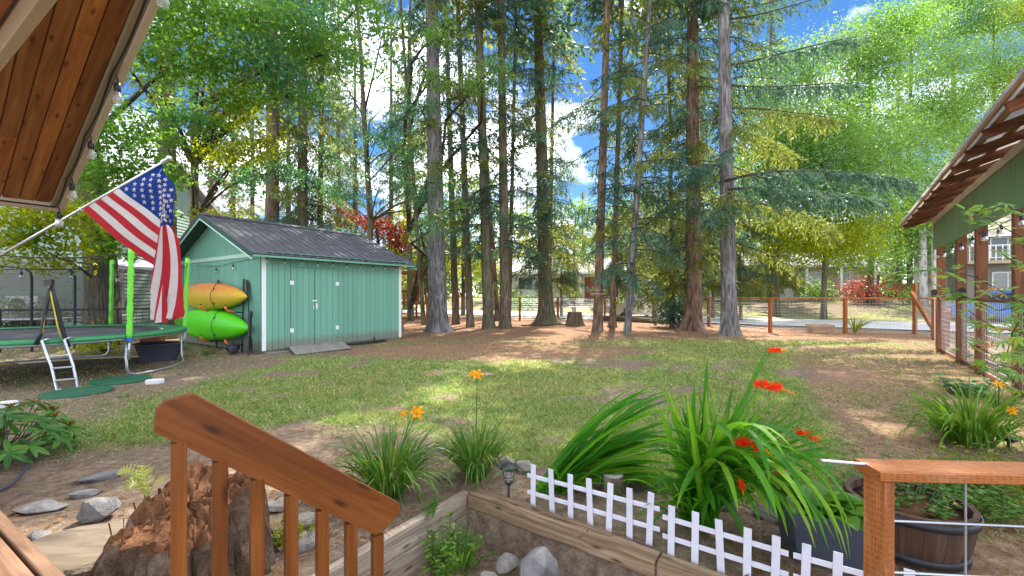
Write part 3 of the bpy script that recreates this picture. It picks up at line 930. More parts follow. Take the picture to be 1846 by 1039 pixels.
# roof: deck, ribbed panels, ridge cap, barge boards, fascia
for sg in (-1, 1):
    ye = SW/2+sg*(SW/2+SS_)
    mb = MB()
    mb.prism([S(-SO+0.02, SW/2, ZR-0.035), S(-SO+0.02, ye-sg*0.02, roof_z(ye)-0.03), S(-SO+0.02, ye-sg*0.02, roof_z(ye)-0.07), S(-SO+0.02, SW/2, ZR-0.075)], sx*(SL+2*SO-0.04))
    mb.build('roof_deck', M['dark_green'], shed)
    npan = 22
    wp = (SL+2*SO)/npan
    mesh0 = None
    for i in range(npan):
        xa = -SO+i*wp
        if sg == 1 and i % 2: continue
        ww = wp if sg == -1 else wp*2
        mb = MB()
        prof = [(0.0, 0.0), (0.0, 0.022), (0.018, 0.034), (0.036, 0.022), (0.044, 0.004), (ww*0.5, 0.004), (ww*0.5+0.012, 0.010), (ww*0.5+0.024, 0.004), (ww, 0.004), (ww, -0.012), (0, -0.012)]
        r0 = [S(xa+px, SW/2-sg*0.0, ZR-0.022+pz) for px, pz in prof]
        r1 = [S(xa+px, ye, roof_z(ye)-0.016+pz) for px, pz in prof]
        if sg == 1: r0, r1 = r1, r0
        mb.rings([r0, r1], [0, 3], [k*0.03 for k in range(len(prof)+1)])
        mb.build('roof_panel', M['metal_roof'], shed)
    # barge board on the gable end, dark edge over pale soffit line
    for xx in (-SO-0.012, SL+SO-0.012):
        mb = MB()
        mb.prism([S(xx, SW/2, ZR+0.0), S(xx, ye, roof_z(ye)-0.0), S(xx, ye, roof_z(ye)-0.12), S(xx, SW/2, ZR-0.12)], sx*0.024)
        mb.build('barge_board', M['dark_green'], shed)
        mb = MB()
        mb.prism([S(xx+0.004, SW/2, ZR-0.122), S(xx+0.004, ye, roof_z(ye)-0.122), S(xx+0.004, ye, roof_z(ye)-0.165), S(xx+0.004, SW/2, ZR-0.165)], sx*0.016)
        mb.build('barge_trim', MATS['pale_green_trim'], shed)
mb = MB()
mb.prism([S(-SO-0.01, SW/2-0.16, ZR-0.045), S(-SO-0.01, SW/2, ZR+0.025), S(-SO-0.01, SW/2+0.16, ZR-0.045), S(-SO-0.01, SW/2+0.15, ZR-0.06), S(-SO-0.01, SW/2, ZR+0.008), S(-SO-0.01, SW/2-0.15, ZR-0.06)], sx*(SL+2*SO+0.02))
mb.build('ridge_cap', M['metal_roof'], shed)
mb = MB()
mb.bar(S(-SO+0.03, -SS_+0.015, roof_z(-SS_)-0.075), S(SL+SO-0.03, -SS_+0.015, roof_z(-SS_)-0.062), 0.02, 0.045)
mb.bar(S(0.0, -0.16, roof_z(0)-0.10), S(SL, -0.16, roof_z(0)-0.10), 0.30, 0.012)
mb.build('eave_fascia', M['shed_green'], shed)
# string lights on the shed
def bulb(parent, p, drop=0.05, sc=1.0, cable='black'):
    """black socket hanging from p with a clear glass bulb"""
    p = Vector(p)
    mb = MB()
    mb.tube([p, p-Vector((0, 0, drop*0.6))], 0.004*sc, 5)
    q = p-Vector((0, 0, drop*0.6))
    mb.lathe([(0.006*sc, 0), (0.014*sc, -0.004*sc), (0.017*sc, -0.02*sc), (0.017*sc, -0.052*sc), (0.013*sc, -0.056*sc)], q, 10)
    so = mb.build('socket', M['black'], parent, True)
    q = q-Vector((0, 0, 0.054*sc))
    mb = MB()
    mb.lathe([(0.012*sc, 0), (0.016*sc, -0.010*sc), (0.026*sc, -0.028*sc), (0.029*sc, -0.042*sc), (0.024*sc, -0.058*sc), (0.012*sc, -0.068*sc), (0.0, -0.070*sc)], q, 12, cap=False)
    mb.build('bulb', M['glass'], so, True)
    mb = MB()
    mb.tube([q, q-Vector((0, 0, 0.03*sc))], 0.003*sc, 4)
    mb.build('filament', M['cream'], so)
def cable(parent, pts, r=0.006):
    mb = MB()
    mb.tube(pts, r, 5)
    mb.build('cable', M['black'], parent, True)
st = thing('string_lights', 'string of clear bulbs under the eave of the green shed front', 'lights', S(0, -0.2, 2.2))
pts = [S(0.02+i*0.41, -0.20, roof_z(-0.2)-0.12-0.02*(i % 2)) for i in range(11)]
cable(st, pts)
for p in pts: bulb(st, p, 0.03, 1.0)
st = thing('string_lights', 'dark string with two clear bulbs across the shed gable wall', 'lights', S(-0.05, 1.2, 2.1))
pts = [S(-0.05, 0.1, 2.22), S(-0.07, 1.3, 2.16), S(-0.07, 2.3, 2.10), S(-0.05, 3.6, 2.18)]
cable(st, pts)
for p in pts[1:3]: bulb(st, p, 0.08, 1.1)

# ------------------------------------------------------------------ porch roof over the camera's left
TIP = Vector((-4.25, 4.0, 2.19))
RD = Vector((0.82, -0.57, 0.368))                    # along the rake, up towards the ridge
EV = -AX                                            # along the eave, back to the house
NU = RD.cross(-EV).normalized()
if NU.z < 0: NU = -NU
porch = thing('porch_roof', 'overhanging porch roof with orange brown cedar plank soffit and cream edge boards', 'roof', Vector((TIP.x, TIP.y, 2.1)))
pw = 0.097
npl = 18
L_r = 4.6
for i in range(npl):
    o = TIP+EV*(0.05+pw*i)+NU*0.02
    brk = random.choice([0.9, 1.5, 2.1, 2.9, 9])
    for a, b in ((0.02, min(brk, L_r)-0.002), (brk+0.002, L_r)):
        if b-a < 0.1: continue
        mb = MB()
        mb.bar(o+EV*pw/2+RD*a, o+EV*pw/2+RD*b, pw-0.005, 0.02, up=NU, ch=0.004)
        mb.build('soffit_plank', M['cedar'], porch)
mb = MB()
c = TIP+EV*(0.02+pw*npl/2)+NU*0.055
mb.bar(c, c+RD*L_r, pw*npl, 0.03, up=NU)
mb.build('roof_deck', M['shingle'], porch)
mb = MB()
o = TIP+AX*0.02-RD*0.03
mb.bar(o-NU*0.0+NU*0.03, o+RD*L_r+NU*0.03, 0.04, 0.15, up=NU, ch=0.004)
mb.build('rake_board', M['cream'], porch)
mb = MB()
o = TIP+EV*0.025+NU*0.0
mb.bar(o-NU*0.005, o+RD*L_r-NU*0.005, 0.05, 0.04, up=NU, ch=0.004)
mb.build('soffit_trim', paint('olive_trim', (0.25, 0.21, 0.13), 0.6), porch)
mb = MB()
o = TIP+NU*0.02-RD*0.045
mb.bar(o+EV*0.0, o+EV*1.75, 0.035, 0.10, up=NU, ch=0.004)
mb.build('eave_board', M['cream'], porch)
# flat ceiling nearer the house with its own beam
CB0, CB1 = Vector((-3.67, 2.76, 2.45)), Vector((0.13, 0.41, 2.45))
cd = (CB1-CB0).normalized()
cn = Vector((-cd.y, cd.x, 0))
if cn.y > 0: cn = -cn                                # towards the house
ceil_ = thing('porch_ceiling', 'flat cedar plank porch ceiling behind a cream painted beam', 'ceiling', (CB0.x, CB0.y, 2.4))
mb = MB()
mb.bar(CB0, CB1, 0.04, 0.13, ch=0.004)
mb.build('beam', M['cream'], ceil_)
for i in range(7):
    o0, o1 = CB0+cn*(0.10+0.14*i), CB1+cn*(0.10+0.14*i)
    f = random.uniform(0.25, 0.5)
    m_ = o0.lerp(o1, f)
    for a, b in ((o0, m_-cd*0.002), (m_+cd*0.002, o1)):
        mb = MB()
        mb.bar(a+Vector((0, 0, 0.03)), b+Vector((0, 0, 0.03)), 0.135, 0.02, ch=0.004)
        mb.build('ceiling_plank', M['cedar'], ceil_)
mb = MB()
mb.bar(CB0+cn*0.5+Vector((0, 0, .07)), CB1+cn*0.5+Vector((0, 0, .07)), 1.1, 0.04)
mb.build('ceiling_deck', M['shingle'], ceil_)
# the string of bulbs along the rake
st = thing('string_lights', 'black cable with clear bulbs clipped along the porch roof edge', 'lights', TIP-Vector((0, 0, 0.1)))
cab = []
hang = []
for t_ in (0.03, 0.55, 1.18, 1.88, 2.75):
    p = TIP+RD*t_-NU*0.035+EV*0.03
    cab.append(p)
    hang.append(p)
full = []
for i in range(len(cab)-1):
    for k in range(6):
        f = k/6
        full.append(cab[i].lerp(cab[i+1], f)-Vector((0, 0, 0.05*math.sin(PI*f))))
full.append(cab[-1])
cable(st, [TIP+EV*1.4-NU*0.02+RD*0.03]+full, 0.007)
for p in hang: bulb(st, p+AX*0.03, 0.07, 1.15)

# ------------------------------------------------------------------ deck corner, left
DK = Vector((-2.776, 2.316, 0.2))
DKD = Vector((0.862, -0.507, 0))
deck = thing('wooden_deck', 'weathered brown wooden deck corner at the lower left', 'deck', (DK.x, DK.y, 0))
for i, (o_, w_) in enumerate(((0.03, 0.055), (0.15, 0.16), (0.325, 0.15), (0.485, 0.15), (0.645, 0.15), (0.805, 0.15))):
    p = DK-Vector((0.507, 0.862, 0))*o_-Vector((0, 0, 0.019))
    mb = MB()
    mb.bar(p-DKD*2.2, p+DKD*1.9, w_-(0.006 if i < 1 else 0.0), 0.038, ch=0.004)
    mb.build('deck_board', M['deckwood'], deck)
mb = MB()
p = DK-Vector((0.507, 0.862, 0))*0.03-Vector((0, 0, 0.14))
mb.bar(p-DKD*2.2, p+DKD*1.9, 0.04, 0.19)
mb.build('rim_joist', M['deckwood'], deck)

# ------------------------------------------------------------------ timber retaining walls
wl1 = thing('timber_retaining_wall', 'grey weathered board retaining wall running away beside the stair rail', 'retaining wall', HF(0, 0, PIT))
for zz, off in ((-0.045, 0.0), (-0.188, 0.006)):
    mb = MB()
    mb.bar(HF(-0.02+off, 0.02, zz), HF(-0.02+off, -2.6, zz), 0.055, 0.138, ch=0.006, segs=10, wob=0.002)
    mb.build('board', M['weathered'], wl1)
wl2 = thing('timber_retaining_wall', 'brown split timber retaining wall below the white picket edging', 'retaining wall', HF(0, 0, PIT))
mb = MB()
mb.bar(HF(0.03, 0.045, -0.02), HF(1.26, 0.045, -0.03), 0.115, 0.10, ch=0.014, segs=14, wob=0.004)
mb.build('beam', M['weathered_brown'], wl2)
mb = MB()
mb.bar(HF(1.275, 0.04, -0.028), HF(3.2, 0.04, -0.03), 0.115, 0.095, ch=0.012, segs=10, wob=0.003)
mb.build('beam', M['weathered_brown'], wl2)
mb = MB()
mb.bar(HF(0.04, 0.045, -0.165), HF(3.2, 0.045, -0.165), 0.06, 0.17, ch=0.006, segs=10, wob=0.003)
mb.build('board', M['weathered_brown'], wl2)
mb = MB()
mb.bar(HF(0.25, 0.07, 0.036), HF(1.0, 0.075, 0.03), 0.03, 0.014, ch=0.003, segs=8, wob=0.004)
mb.build('splinter', M['weathered_brown'], wl2)

# ------------------------------------------------------------------ stair railing, left
Y0 = 1.3
rx0, ry0, dx, dy = -0.78*Y0, Y0, 0.0615*Y0, 0.0503*Y0
def rail_pt(i, top=0.0):
    x_, y_ = rx0+i*dx, ry0+i*dy
    zt0, zt6 = 1.076, 0.575
    return Vector((x_, y_, zt0+(zt6-zt0)*i/6.0+top))
rail = thing('stair_railing', 'orange brown stained stair railing with square balusters sloping down in front', 'railing', (rx0, ry0, PIT))
rdir = (rail_pt(6)-rail_pt(0)).normalized()
rside = Vector((rdir.y, -rdir.x, 0)).normalized()
rup = rside.cross(rdir).normalized()
if rup.z < 0: rup = -rup
H = 0.135
def rp(i, a, b): return rail_pt(0)+ (rail_pt(6)-rail_pt(0))*(i/6.0)+rdir*a-rup*b
# the rail as a board with clipped ends
A0, A1 = -0.002, (rail_pt(7.02)-rail_pt(0)).length
base = rail_pt(0)+rup*0.0
poly2 = [(A0+0.045, 0.0), (A1-0.02, 0.0), (A1, 0.025), (A1-0.018, H-0.025), (A1-0.040, H), (A0+0.035, H), (A0-0.004, H-0.055), (A0+0.0, 0.055)]
mb = MB()
th = 0.038
ctr = [base+rdir*a-rup*b for a, b in poly2]
def inset(k): 
    c_ = sum(ctr, Vector())/len(ctr)
    return [p+(c_-p).normalized()*k for p in ctr]
R = [[p-rside*(th/2) for p in inset(0.004)], [p-rside*(th/2-0.004) for p in ctr], [p+rside*(th/2-0.004) for p in ctr], [p+rside*(th/2) for p in inset(0.004)]]
n8 = len(ctr)
for i in range(3):
    for j in range(n8):
        k = (j+1) % n8
        pts = [R[i][j], R[i][k], R[i+1][k], R[i+1][j]]
        if i == 1:
            a0, a1 = poly2[j][0], poly2[k][0]
            mb.face(pts, [(a0, poly2[j][1]), (a1, poly2[k][1]), (a1, poly2[k][1]+th), (a0, poly2[j][1]+th)])
        else:
            mb.face(pts, [(poly2[j][0], poly2[j][1]), (poly2[k][0], poly2[k][1]), (poly2[k][0], poly2[k][1]), (poly2[j][0], poly2[j][1])])
mb.face(R[0][::-1], [(a, b+0.3) for a, b in poly2][::-1])
mb.face(R[3], [(a, b+0.7) for a, b in poly2])
ho = mb.build('handrail', M['stain'], rail)
for i in range(7):
    p = rail_pt(i)
    top = p-Vector((0, 0, 0.170))
    mb = MB()
    mb.bar(Vector((p.x, p.y, top.z-0.85)), top, 0.04, 0.04, up=rside, ch=0.003)
    mb.build('baluster', M['stain'], rail)
mb = MB()
mb.bar(rail_pt(-0.6)-Vector((0, 0, 0.93)), rail_pt(6.7)-Vector((0, 0, 0.93)), 0.038, 0.14)
mb.build('stringer', M['stain'], rail)

# ------------------------------------------------------------------ right railing with wire panel
RY = 1.585
rr = thing('wire_railing', 'stained post and flat top rail with a wire panel at the lower right', 'railing', (1.36, RY, PIT))
ztop = CH-(838-VH)/F*RY
px0 = (1584-U0)/F*RY
mb = MB()
mb.bar((px0, RY, PIT), (px0, RY, ztop-0.04), 0.076, 0.052, up=(1, 0.35, 0), ch=0.004)
mb.build('post', M['incised'], rr)
mb = MB()
mb.bar((px0-0.045, RY, ztop-0.019), (px0+1.6, RY-0.09, ztop-0.019), 0.13, 0.038, ch=0.005)
mb.build('top_rail', M['incised'], rr)
mb = MB()
mb.bar((px0+1.55, RY-0.09, PIT), (px0+1.55, RY-0.09, ztop-0.04), 0.088, 0.088, ch=0.004)
mb.build('post', M['incised'], rr)
for k in range(5):
    z_ = ztop-0.205-0.19*k
    mb = MB()
    mb.tube([(px0+0.02, RY-0.005, z_), (px0+0.8, RY-0.05, z_-0.012), (px0+1.55, RY-0.09, z_-0.03)], 0.0042, 6)
    mb.build('wire', M['galv'], rr)
for k in range(5):
    x_ = px0+0.31+0.29*k
    mb = MB()
    mb.tube([(x_, RY-0.012-0.055*k*0.3, ztop-0.04), (x_, RY-0.012-0.055*k*0.3, PIT+0.05)], 0.0038, 6)
    mb.build('wire', M['galv'], rr)
tb = MB()
tb.bar((px0-0.19, RY+0.03, ztop+0.005), (px0-0.03, RY+0.01, ztop-0.002), 0.012, 0.005)
tag(tb.build('white_strap', M['plastic_white']), 'small white strap end sticking out at the railing corner', 'strap')

# ------------------------------------------------------------------ open shelter on the right
W0, W1 = Vector((10.24, 10.2, 0)), Vector((6.80, 5.71, 0))      # line of its posts, far to near
wdir = (W1-W0).normalized()
wn_ = Vector((-wdir.y, wdir.x, 0))
if wn_.x > 0: wn_ = -wn_                                         # towards the lawn
def WP(d, o=0.0, z=0.0): return W0+wdir*d+wn_*o+Vector((0, 0, z))
shel = thing('open_shelter', 'open shelter with green board gable, brown posts and corrugated lean roof at right', 'shelter', W0)
post_d = [0.0, 2.15, 3.65, (W1-W0).length, 8.4]
for d in post_d:
    mb = MB()
    mb.bar(WP(d, 0, -0.05), WP(d, 0, 2.55), 0.14, 0.14, up=wdir, ch=0.005)
    mb.build('post', M['redpost'], shel)
ZG0 = 2.46
def zg(d): return 3.25+0.011*(d+0.35)
def zo(d, o): return zg(d)-0.34*(o-0.07)
d = -0.30
while d < 8.0:
    mb = MB()
    w_ = 0.20
    mb.prism([WP(d, 0.075, ZG0), WP(d+w_-0.006, 0.075, ZG0), WP(d+w_-0.006, 0.075, zg(d+w_)), WP(d, 0.075, zg(d))], wn_*0.022)
    mb.build('gable_board', M['shelter_green'], shel)
    d += w_
mb = MB()
mb.prism([WP(-0.32, 0.10, zg(-0.3)-0.15), WP(8, 0.10, zg(8)-0.15), WP(8, 0.10, zg(8)-0.03), WP(-0.32, 0.10, zg(-0.3)-0.03)], wn_*0.022)
mb.build('gable_trim', M['cream'], shel)
d = -0.45
while d < 8.6:
    mb = MB()
    mb.bar(WP(d, -0.5, zo(d, -0.5)+0.03), WP(d, 0.62, zo(d, 0.62)+0.03), 0.05, 0.11, ch=0.004)
    mb.build('rafter', M['redpost'], shel)
    d += 0.85
for o in (0.25, 0.52):
    mb = MB()
    mb.bar(WP(-0.5, o, zo(-.5, o)+0.100), WP(9, o, zo(9, o)+0.100), 0.07, 0.022)
    mb.build('batten', M['rawwood'], shel)
# corrugated sheet, ridges running down the slope
mb = MB()
R, U = [], []
d, k = -0.62, 0
while d < 9.2:
    wv = 0.012*math.cos(k*PI/2)
    R.append([WP(d, -1.6, zo(d, -1.6)+0.135+wv), WP(d, 0.70, zo(d, 0.70)+0.135+wv)])
    U.append(d)
    d += 0.028
    k += 1
mb.rings(R, U, [0, 2.3], closed=False, cap=False)
mb.build('corrugated_roof', M['corrugated'], shel, True)
mb = MB()
mb.bar(WP(-0.6, 0.655, zo(-.6, .655)+0.095), WP(9.1, 0.655, zo(9.1, .655)+0.095), 0.03, 0.04)
mb.build('roof_edge_board', M['rawwood'], shel)
def fence_panel(parent, a, b, zt=1.27, zb=0.06, step=0.10, r=0.0024, rail_m='redpost', bottom=True):
    a, b = Vector(a), Vector(b)
    L = (b-a).length
    n = max(2, int(L/step))
    mb = MB()
    za, zb_ = gz(a.x, a.y), gz(b.x, b.y)
    def q(f, z): 
        p = a.lerp(b, f)
        return Vector((p.x, p.y, za+(zb_-za)*f+z))
    for i in range(n+1): mb.tube([q(i/n, zb), q(i/n, zt-0.02)], r, 3, cap=False)
    m = int((zt-zb)/0.1)
    for j in range(m+1): mb.tube([q(0, zb+0.1*j), q(1, zb+0.1*j)], r, 3, cap=False)
    mb.build('wire_mesh', M['galv'], parent, kind='stuff')
    t_ = MB()
    t_.bar(q(0, zt), q(1, zt), 0.09, 0.04, ch=0.003)
    t_.build('top_rail', M[rail_m], parent)
    if bottom:
        t_ = MB()
        t_.bar(q(0, 0.03), q(1, 0.03), 0.04, 0.10, ch=0.003)
        t_.build('bottom_rail', M[rail_m], parent)
for i in range(len(post_d)-1): fence_panel(shel, WP(post_d[i]+0.07), WP(post_d[i+1]-0.07), 1.26, 0.08, 0.10, 0.003)
st = thing('string_lights', 'string of clear bulbs hung under the green gable of the open shelter', 'lights', WP(0, 0, 2.4))
pts = [WP(-0.3+0.42*i, 0.02+0.05*(i % 2), 2.42-0.05*math.sin(PI*((i*0.42) % 2)/2)) for i in range(17)]
cable(st, pts, 0.007)
for p in pts: bulb(st, p, 0.04, 1.05)
for d, lb in ((0.0, 'small black lantern on the farthest shelter post'), (2.9, 'small black lantern on the shelter fence rail between the second and third posts')):
    lt = thing('post_lantern', lb, 'lantern', WP(d, 0.10, 1.3))
    mb = MB()
    mb.bar(WP(d, 0.11, 1.30), WP(d, 0.11, 1.44), 0.10, 0.08, up=wdir)
    mb.build('lamp_body', M['black'], lt)
    mb = MB()
    mb.lathe([(0.09, 0), (0.04, 0.05), (0.0, 0.06)], WP(d, 0.11, 1.442), 4)
    mb.build('lamp_cap', M['black'], lt)

# ------------------------------------------------------------------ wire fences with stained posts
def fence(label, pts, caps=(), zt=1.25, w=0.10, parent=None, name='wire_fence', h=None):
    f = thing(name, label, 'fence', (pts[0][0], pts[0][1], gz(*pts[0])))
    for i, (x, y) in enumerate(pts):
        mb = MB()
        z = gz(x, y)
        hh = (h or {}).get(i, zt-0.02)
        mb.bar((x, y, z-0.05), (x, y, z+hh), w, w, up=(1, 0.3, 0), ch=0.004)
        p = mb.build('post', M['post'], f)
        if i in caps:
            mb = MB()
            mb.lathe([(w*0.85, 0), (w*0.85, 0.03), (0.01, 0.10)], (x, y, z+hh+0.002), 4)
            mb.build('post_cap', M['white'], p)
    for a, b in zip(pts[:-1], pts[1:]): fence_panel(f, (a[0], a[1], 0), (b[0], b[1], 0), zt, 0.06, 0.12, 0.0022, 'post', False)
    return f
fence('orange stained post and wire fence behind the conifers along the road, left run',
      [(-10.5, 20.6), (-8.4, 21.1), (-6.4, 21.6), (-4.4, 22.1), (-2.85, 22.6), (-1.2, 22.8), (0.42, 23.0), (2.5, 23.3), (5.1, 23.5), (7.7, 23.3)], (4,), h={4: 1.5})
fr = fence('orange stained post and wire fence in front of the sunny road, right run',
      [(7.75, 23.1), (8.75, 19.0), (9.4, 15.55), (11.7, 15.0), (14.1, 14.95), (12.75, 12.9), (10.55, 10.55)], (), h={4: 1.75})
mb = MB()
mb.bar((13.75, 14.7, 1.45), (13.0, 13.0, 0.05), 0.09, 0.14, ch=0.004)
mb.build('brace', M['post'], fr)
mb = MB()
mb.bar((10.72, 10.5, 1.0), (11.1, 10.9, 0.05), 0.09, 0.14, ch=0.004)
mb.build('brace', M['post'], fr)
def dark_fence():
    pts = [P(-180, 0+590, 9.9), P(0, 590, 10.1), P(57, 590, 10.3), P(135, 590, 10.6), P(212, 590, 10.9), P(290, 590, 11.2)]
    f = thing('yard_fence', 'low black wire yard fence behind the trampoline with tall light poles', 'fence', (pts[1].x, pts[1].y, 0))
    for a, b in zip(pts[:-1], pts[1:]):
        mb = MB()
        n = max(2, int((b-a).length/0.12))
        for i in range(n+1):
            p = a.lerp(b, i/n)
            mb.tube([(p.x, p.y, 0.02), (p.x, p.y, 1.0)], 0.0035, 3, cap=False)
        for j in range(5): mb.tube([(a.x, a.y, 0.1+0.2*j), (b.x, b.y, 0.1+0.2*j)], 0.0035, 3, cap=False)
        mb.build('wire_mesh', M['blackmetal'], f, kind='stuff')
        mb = MB()
        mb.bar((a.x, a.y, 1.0), (b.x, b.y, 1.0), 0.05, 0.05)
        mb.build('top_rail', M['blackmetal'], f)
    for i, p in enumerate(pts):
        mb = MB()
        if i in (2, 3): mb.tube([(p.x, p.y, -0.03), (p.x, p.y, 1.80), (p.x-0.05, p.y, 1.92), (p.x-0.13, p.y, 1.98)], 0.028, 7)
        else: mb.tube([(p.x, p.y, -0.03), (p.x, p.y, 1.03)], 0.025, 7)
        mb.build('post', M['blackmetal'], f)
    st = thing('string_lights', 'sagging black cable with clear bulbs between the light poles behind the trampoline', 'lights', (pts[2].x, pts[2].y, 1.9))
    q = [pts[0]+Vector((0, 0, 2.2)), pts[1]+Vector((0, 0, 1.95)), pts[2]+Vector((-.13, -0.05, 1.0-pts[2].z+1.0)), pts[3]+Vector((-.13, -.05, 1.0-pts[3].z+1.0)), pts[4]+Vector((0, 0, 1.75)), pts[5]+Vector((0, 0, 1.8))]
    for p in q[:2]+q[4:]: p.z = 1.95
    cable(st, q, 0.009)
    for p in (q[2]+Vector((-.06, 0, 0)), q[3]+Vector((0.10, 0, 0)), q[4]): bulb(st, p, 0.12, 1.5)
dark_fence()

# ------------------------------------------------------------------ buildings beyond
def xy_house(name, label, c, rz, w, d, h, rise, wall, roof, over=0.4, zg_=None, ridge='x', wins=(), porch=None, door=None, lap=None):
    z0 = gz(c[0], c[1]) if zg_ is None else zg_
    o = thing(name, label, 'house', (c[0], c[1], z0), rz)
    T = WM[o.name]
    def q(x, y, z): return T @ Vector((x, y, z))
    ex, ey = T.to_3x3() @ Vector((1, 0, 0)), T.to_3x3() @ Vector((0, 1, 0))
    mb = MB()
    if ridge == 'x':
        for xx in (-w/2, w/2-0.1):
            mb.prism([q(xx, -d/2+.1, -0.3), q(xx, d/2-.1, -0.3), q(xx, d/2-.1, h), q(xx, 0, h+rise), q(xx, -d/2+.1, h)], ex*0.1)
        for yy in (-d/2, d/2-0.1): mb.prism([q(-w/2+.0, yy, -0.3), q(w/2, yy, -0.3), q(w/2, yy, h), q(-w/2, yy, h)][::-1], ey*0.1)
    mb.build('wall', wall, o)
    sl = rise/(d/2)
    for sg in (-1, 1):
        mb = MB()
        ye = sg*(d/2+over)
        ze = h+0.05-sl*over
        mb.prism([q(-w/2-over, 0, h+rise+0.05), q(-w/2-over, ye, ze), q(-w/2-over, ye, ze+0.14), q(-w/2-over, 0, h+rise+0.19)], ex*(w+2*over))
        mb.build('roof', roof, o)
        mb = MB()
        mb.bar(q(-w/2-over, ye, ze+0.04), q(w/2+over, ye, ze+0.04), 0.06, 0.22)
        mb.build('fascia', M['white'], o)
    for (x, z, ww, hh) in wins:
        fb = MB()
        y = -d/2-0.02
        fb.bar(q(x-ww/2-.07, y, z+hh/2+.035), q(x+ww/2+.07, y, z+hh/2+.035), 0.06, 0.07)
        fb.bar(q(x-ww/2-.07, y, z-hh/2-.035), q(x+ww/2+.07, y, z-hh/2-.035), 0.06, 0.07)
        fb.bar(q(x-ww/2-.035, y, z-hh/2), q(x-ww/2-.035, y, z+hh/2), 0.06, 0.07, up=ex)
        fb.bar(q(x+ww/2+.035, y, z-hh/2), q(x+ww/2+.035, y, z+hh/2), 0.06, 0.07, up=ex)
        fb.bar(q(x, y, z-hh/2), q(x, y, z+hh/2), 0.05, 0.05, up=ex)
        fo = fb.build('window', M['white'], o)
        fb = MB()
        fb.bar(q(x-ww/2, y+0.012, z), q(x+ww/2, y+0.012, z), 0.02, hh)
        fb.build('pane', M['window'], fo)
    for (x, ww, hh, mt) in (door or ()):
        fb = MB()
        fb.bar(q(x, -d/2-0.02, 0.0), q(x, -d/2-0.02, hh), 0.06, ww, up=ex)
        fb.build('door', mt, o)
    if lap:
        mb = MB()
        z = 0.0
        while z < h-0.05:
            mb.prism([q(-w/2, -d/2-0.002, z), q(-w/2, -d/2-0.040, z), q(-w/2, -d/2-0.006, z+0.155), q(-w/2, -d/2-0.002, z+0.155)], ex*w)
            mb.prism([q(w/2+0.002, -d/2, z), q(w/2+0.028, -d/2, z), q(w/2+0.006, -d/2, z+0.125), q(w/2+0.002, -d/2, z+0.125)][::-1], ey*d)
            z += 0.158
        mb.build('lap_siding', wall, o, kind='stuff')
    return o, q, ex, ey
nb, q, ex, ey = xy_house('neighbour_house', 'grey green lap sided house at the far left behind the maple', (-23.8, 20.4), 0.10, 14, 8, 5.6, 2.2, M['grey_siding'], M['shingle'], 0.4, 0.0, lap=True, wins=((-3.5, 3.6, 1.2, 1.3),))
ac = thing('air_conditioner', 'white boxy air conditioner unit against the grey green house wall', 'air conditioner', q(4.6, -4.35, 0.55))
mb = MB()
mb.bar(q(4.05, -4.35, 0.95), q(5.15, -4.35, 0.95), 0.36, 0.75, ch=0.02)
mb.build('casing', M['white'], ac)
mb = MB()
mb.lathe([(0.30, 0), (0.30, 0.02), (0.27, 0.02), (0.27, 0.012), (0.02, 0.012)], q(4.45, -4.535, 0.95), 20, axis=-ey)
for k in range(7): mb.tube([q(4.17, -4.545, 0.75+0.066*k), q(4.73, -4.545, 0.75+0.066*k)], 0.008, 4)
mb.build('grille', M['blackmetal'], ac)
mb = MB()
for x in (4.2, 5.0): mb.bar(q(x, -4.35, 0.0), q(x, -4.35, 0.57), 0.06, 0.3, up=ex)
mb.build('stand', M['blackmetal'], ac)

hc, q, ex, ey = xy_house('white_house', 'white single storey house with pale roof beyond the road at centre', (7.6, 47.0), -0.06, 17, 9, 2.75, 1.5, M['house_white'], M['shingle'], 0.9, wins=((-6.0, 1.5, 1.4, 1.2), (-2.0, 1.5, 1.8, 1.2), (2.6, 1.5, 1.6, 1.2), (5.6, 1.5, 1.2, 1.2)), door=((0.4, 1.0, 2.1, M['brownred']),))
for x in (-8.2, -4.2, -0.6, 4.2, 8.2):
    mb = MB()
    mb.bar(q(x, -5.2, -0.1), q(x, -5.2, 2.5), 0.16, 0.16, up=ex)
    mb.build('porch_post', M['white'], hc)
hr, q, ex, ey = xy_house('porch_house', 'white porched house with grey roof and orange door behind right hand boughs', (23.6, 40.0), -0.12, 13, 8, 2.9, 1.25, M['house_tan'], M['shingle'], 0.9, wins=((-4.6, 1.6, 1.3, 1.2), (2.2, 1.6, 1.6, 1.2), (4.9, 1.6, 1.2, 1.2)), door=((-2.4, 1.1, 2.1, M['post']), (0.0, 1.1, 2.1, M['white'])))
for x in (-6.3, -4.0, -1.4, 1.2, 3.8, 6.3):
    mb = MB()
    mb.bar(q(x, -4.75, -0.1), q(x, -4.75, 2.75), 0.2, 0.2, up=ex)
    mb.build('porch_post', M['white'], hr)
mb = MB()
mb.bar(q(-6.4, -4.75, 0.05), q(6.4, -4.75, 0.05), 0.5, 0.25)
mb.build('porch_floor', M['white'], hr)
xy_house('garage', 'dark blue grey outbuilding with pale base behind the far right trees', (31.5, 41.5), -0.2, 5.0, 4, 2.4, 0.8, M['house_blue'], M['shingle'], 0.3, door=((0.8, 1.0, 2.0, M['white']),))
ht, q, ex, ey = xy_house('balcony_house', 'two storey grey house with white balcony railing seen through the open shelter', (40.0, 31.0), -0.5, 14, 9, 4.6, 1.8, M['house_grey'], M['shingle_tan'], 0.7, wins=((-4.5, 3.6, 1.6, 1.3), (-1.0, 3.6, 1.8, 1.3), (3.5, 3.6, 1.6, 1.3), (-4.5, 1.3, 1.4, 1.1), (-1.6, 1.3, 1.2, 1.0)), door=((2.4, 2.4, 2.1, M['house_tan']),))
mb = MB()
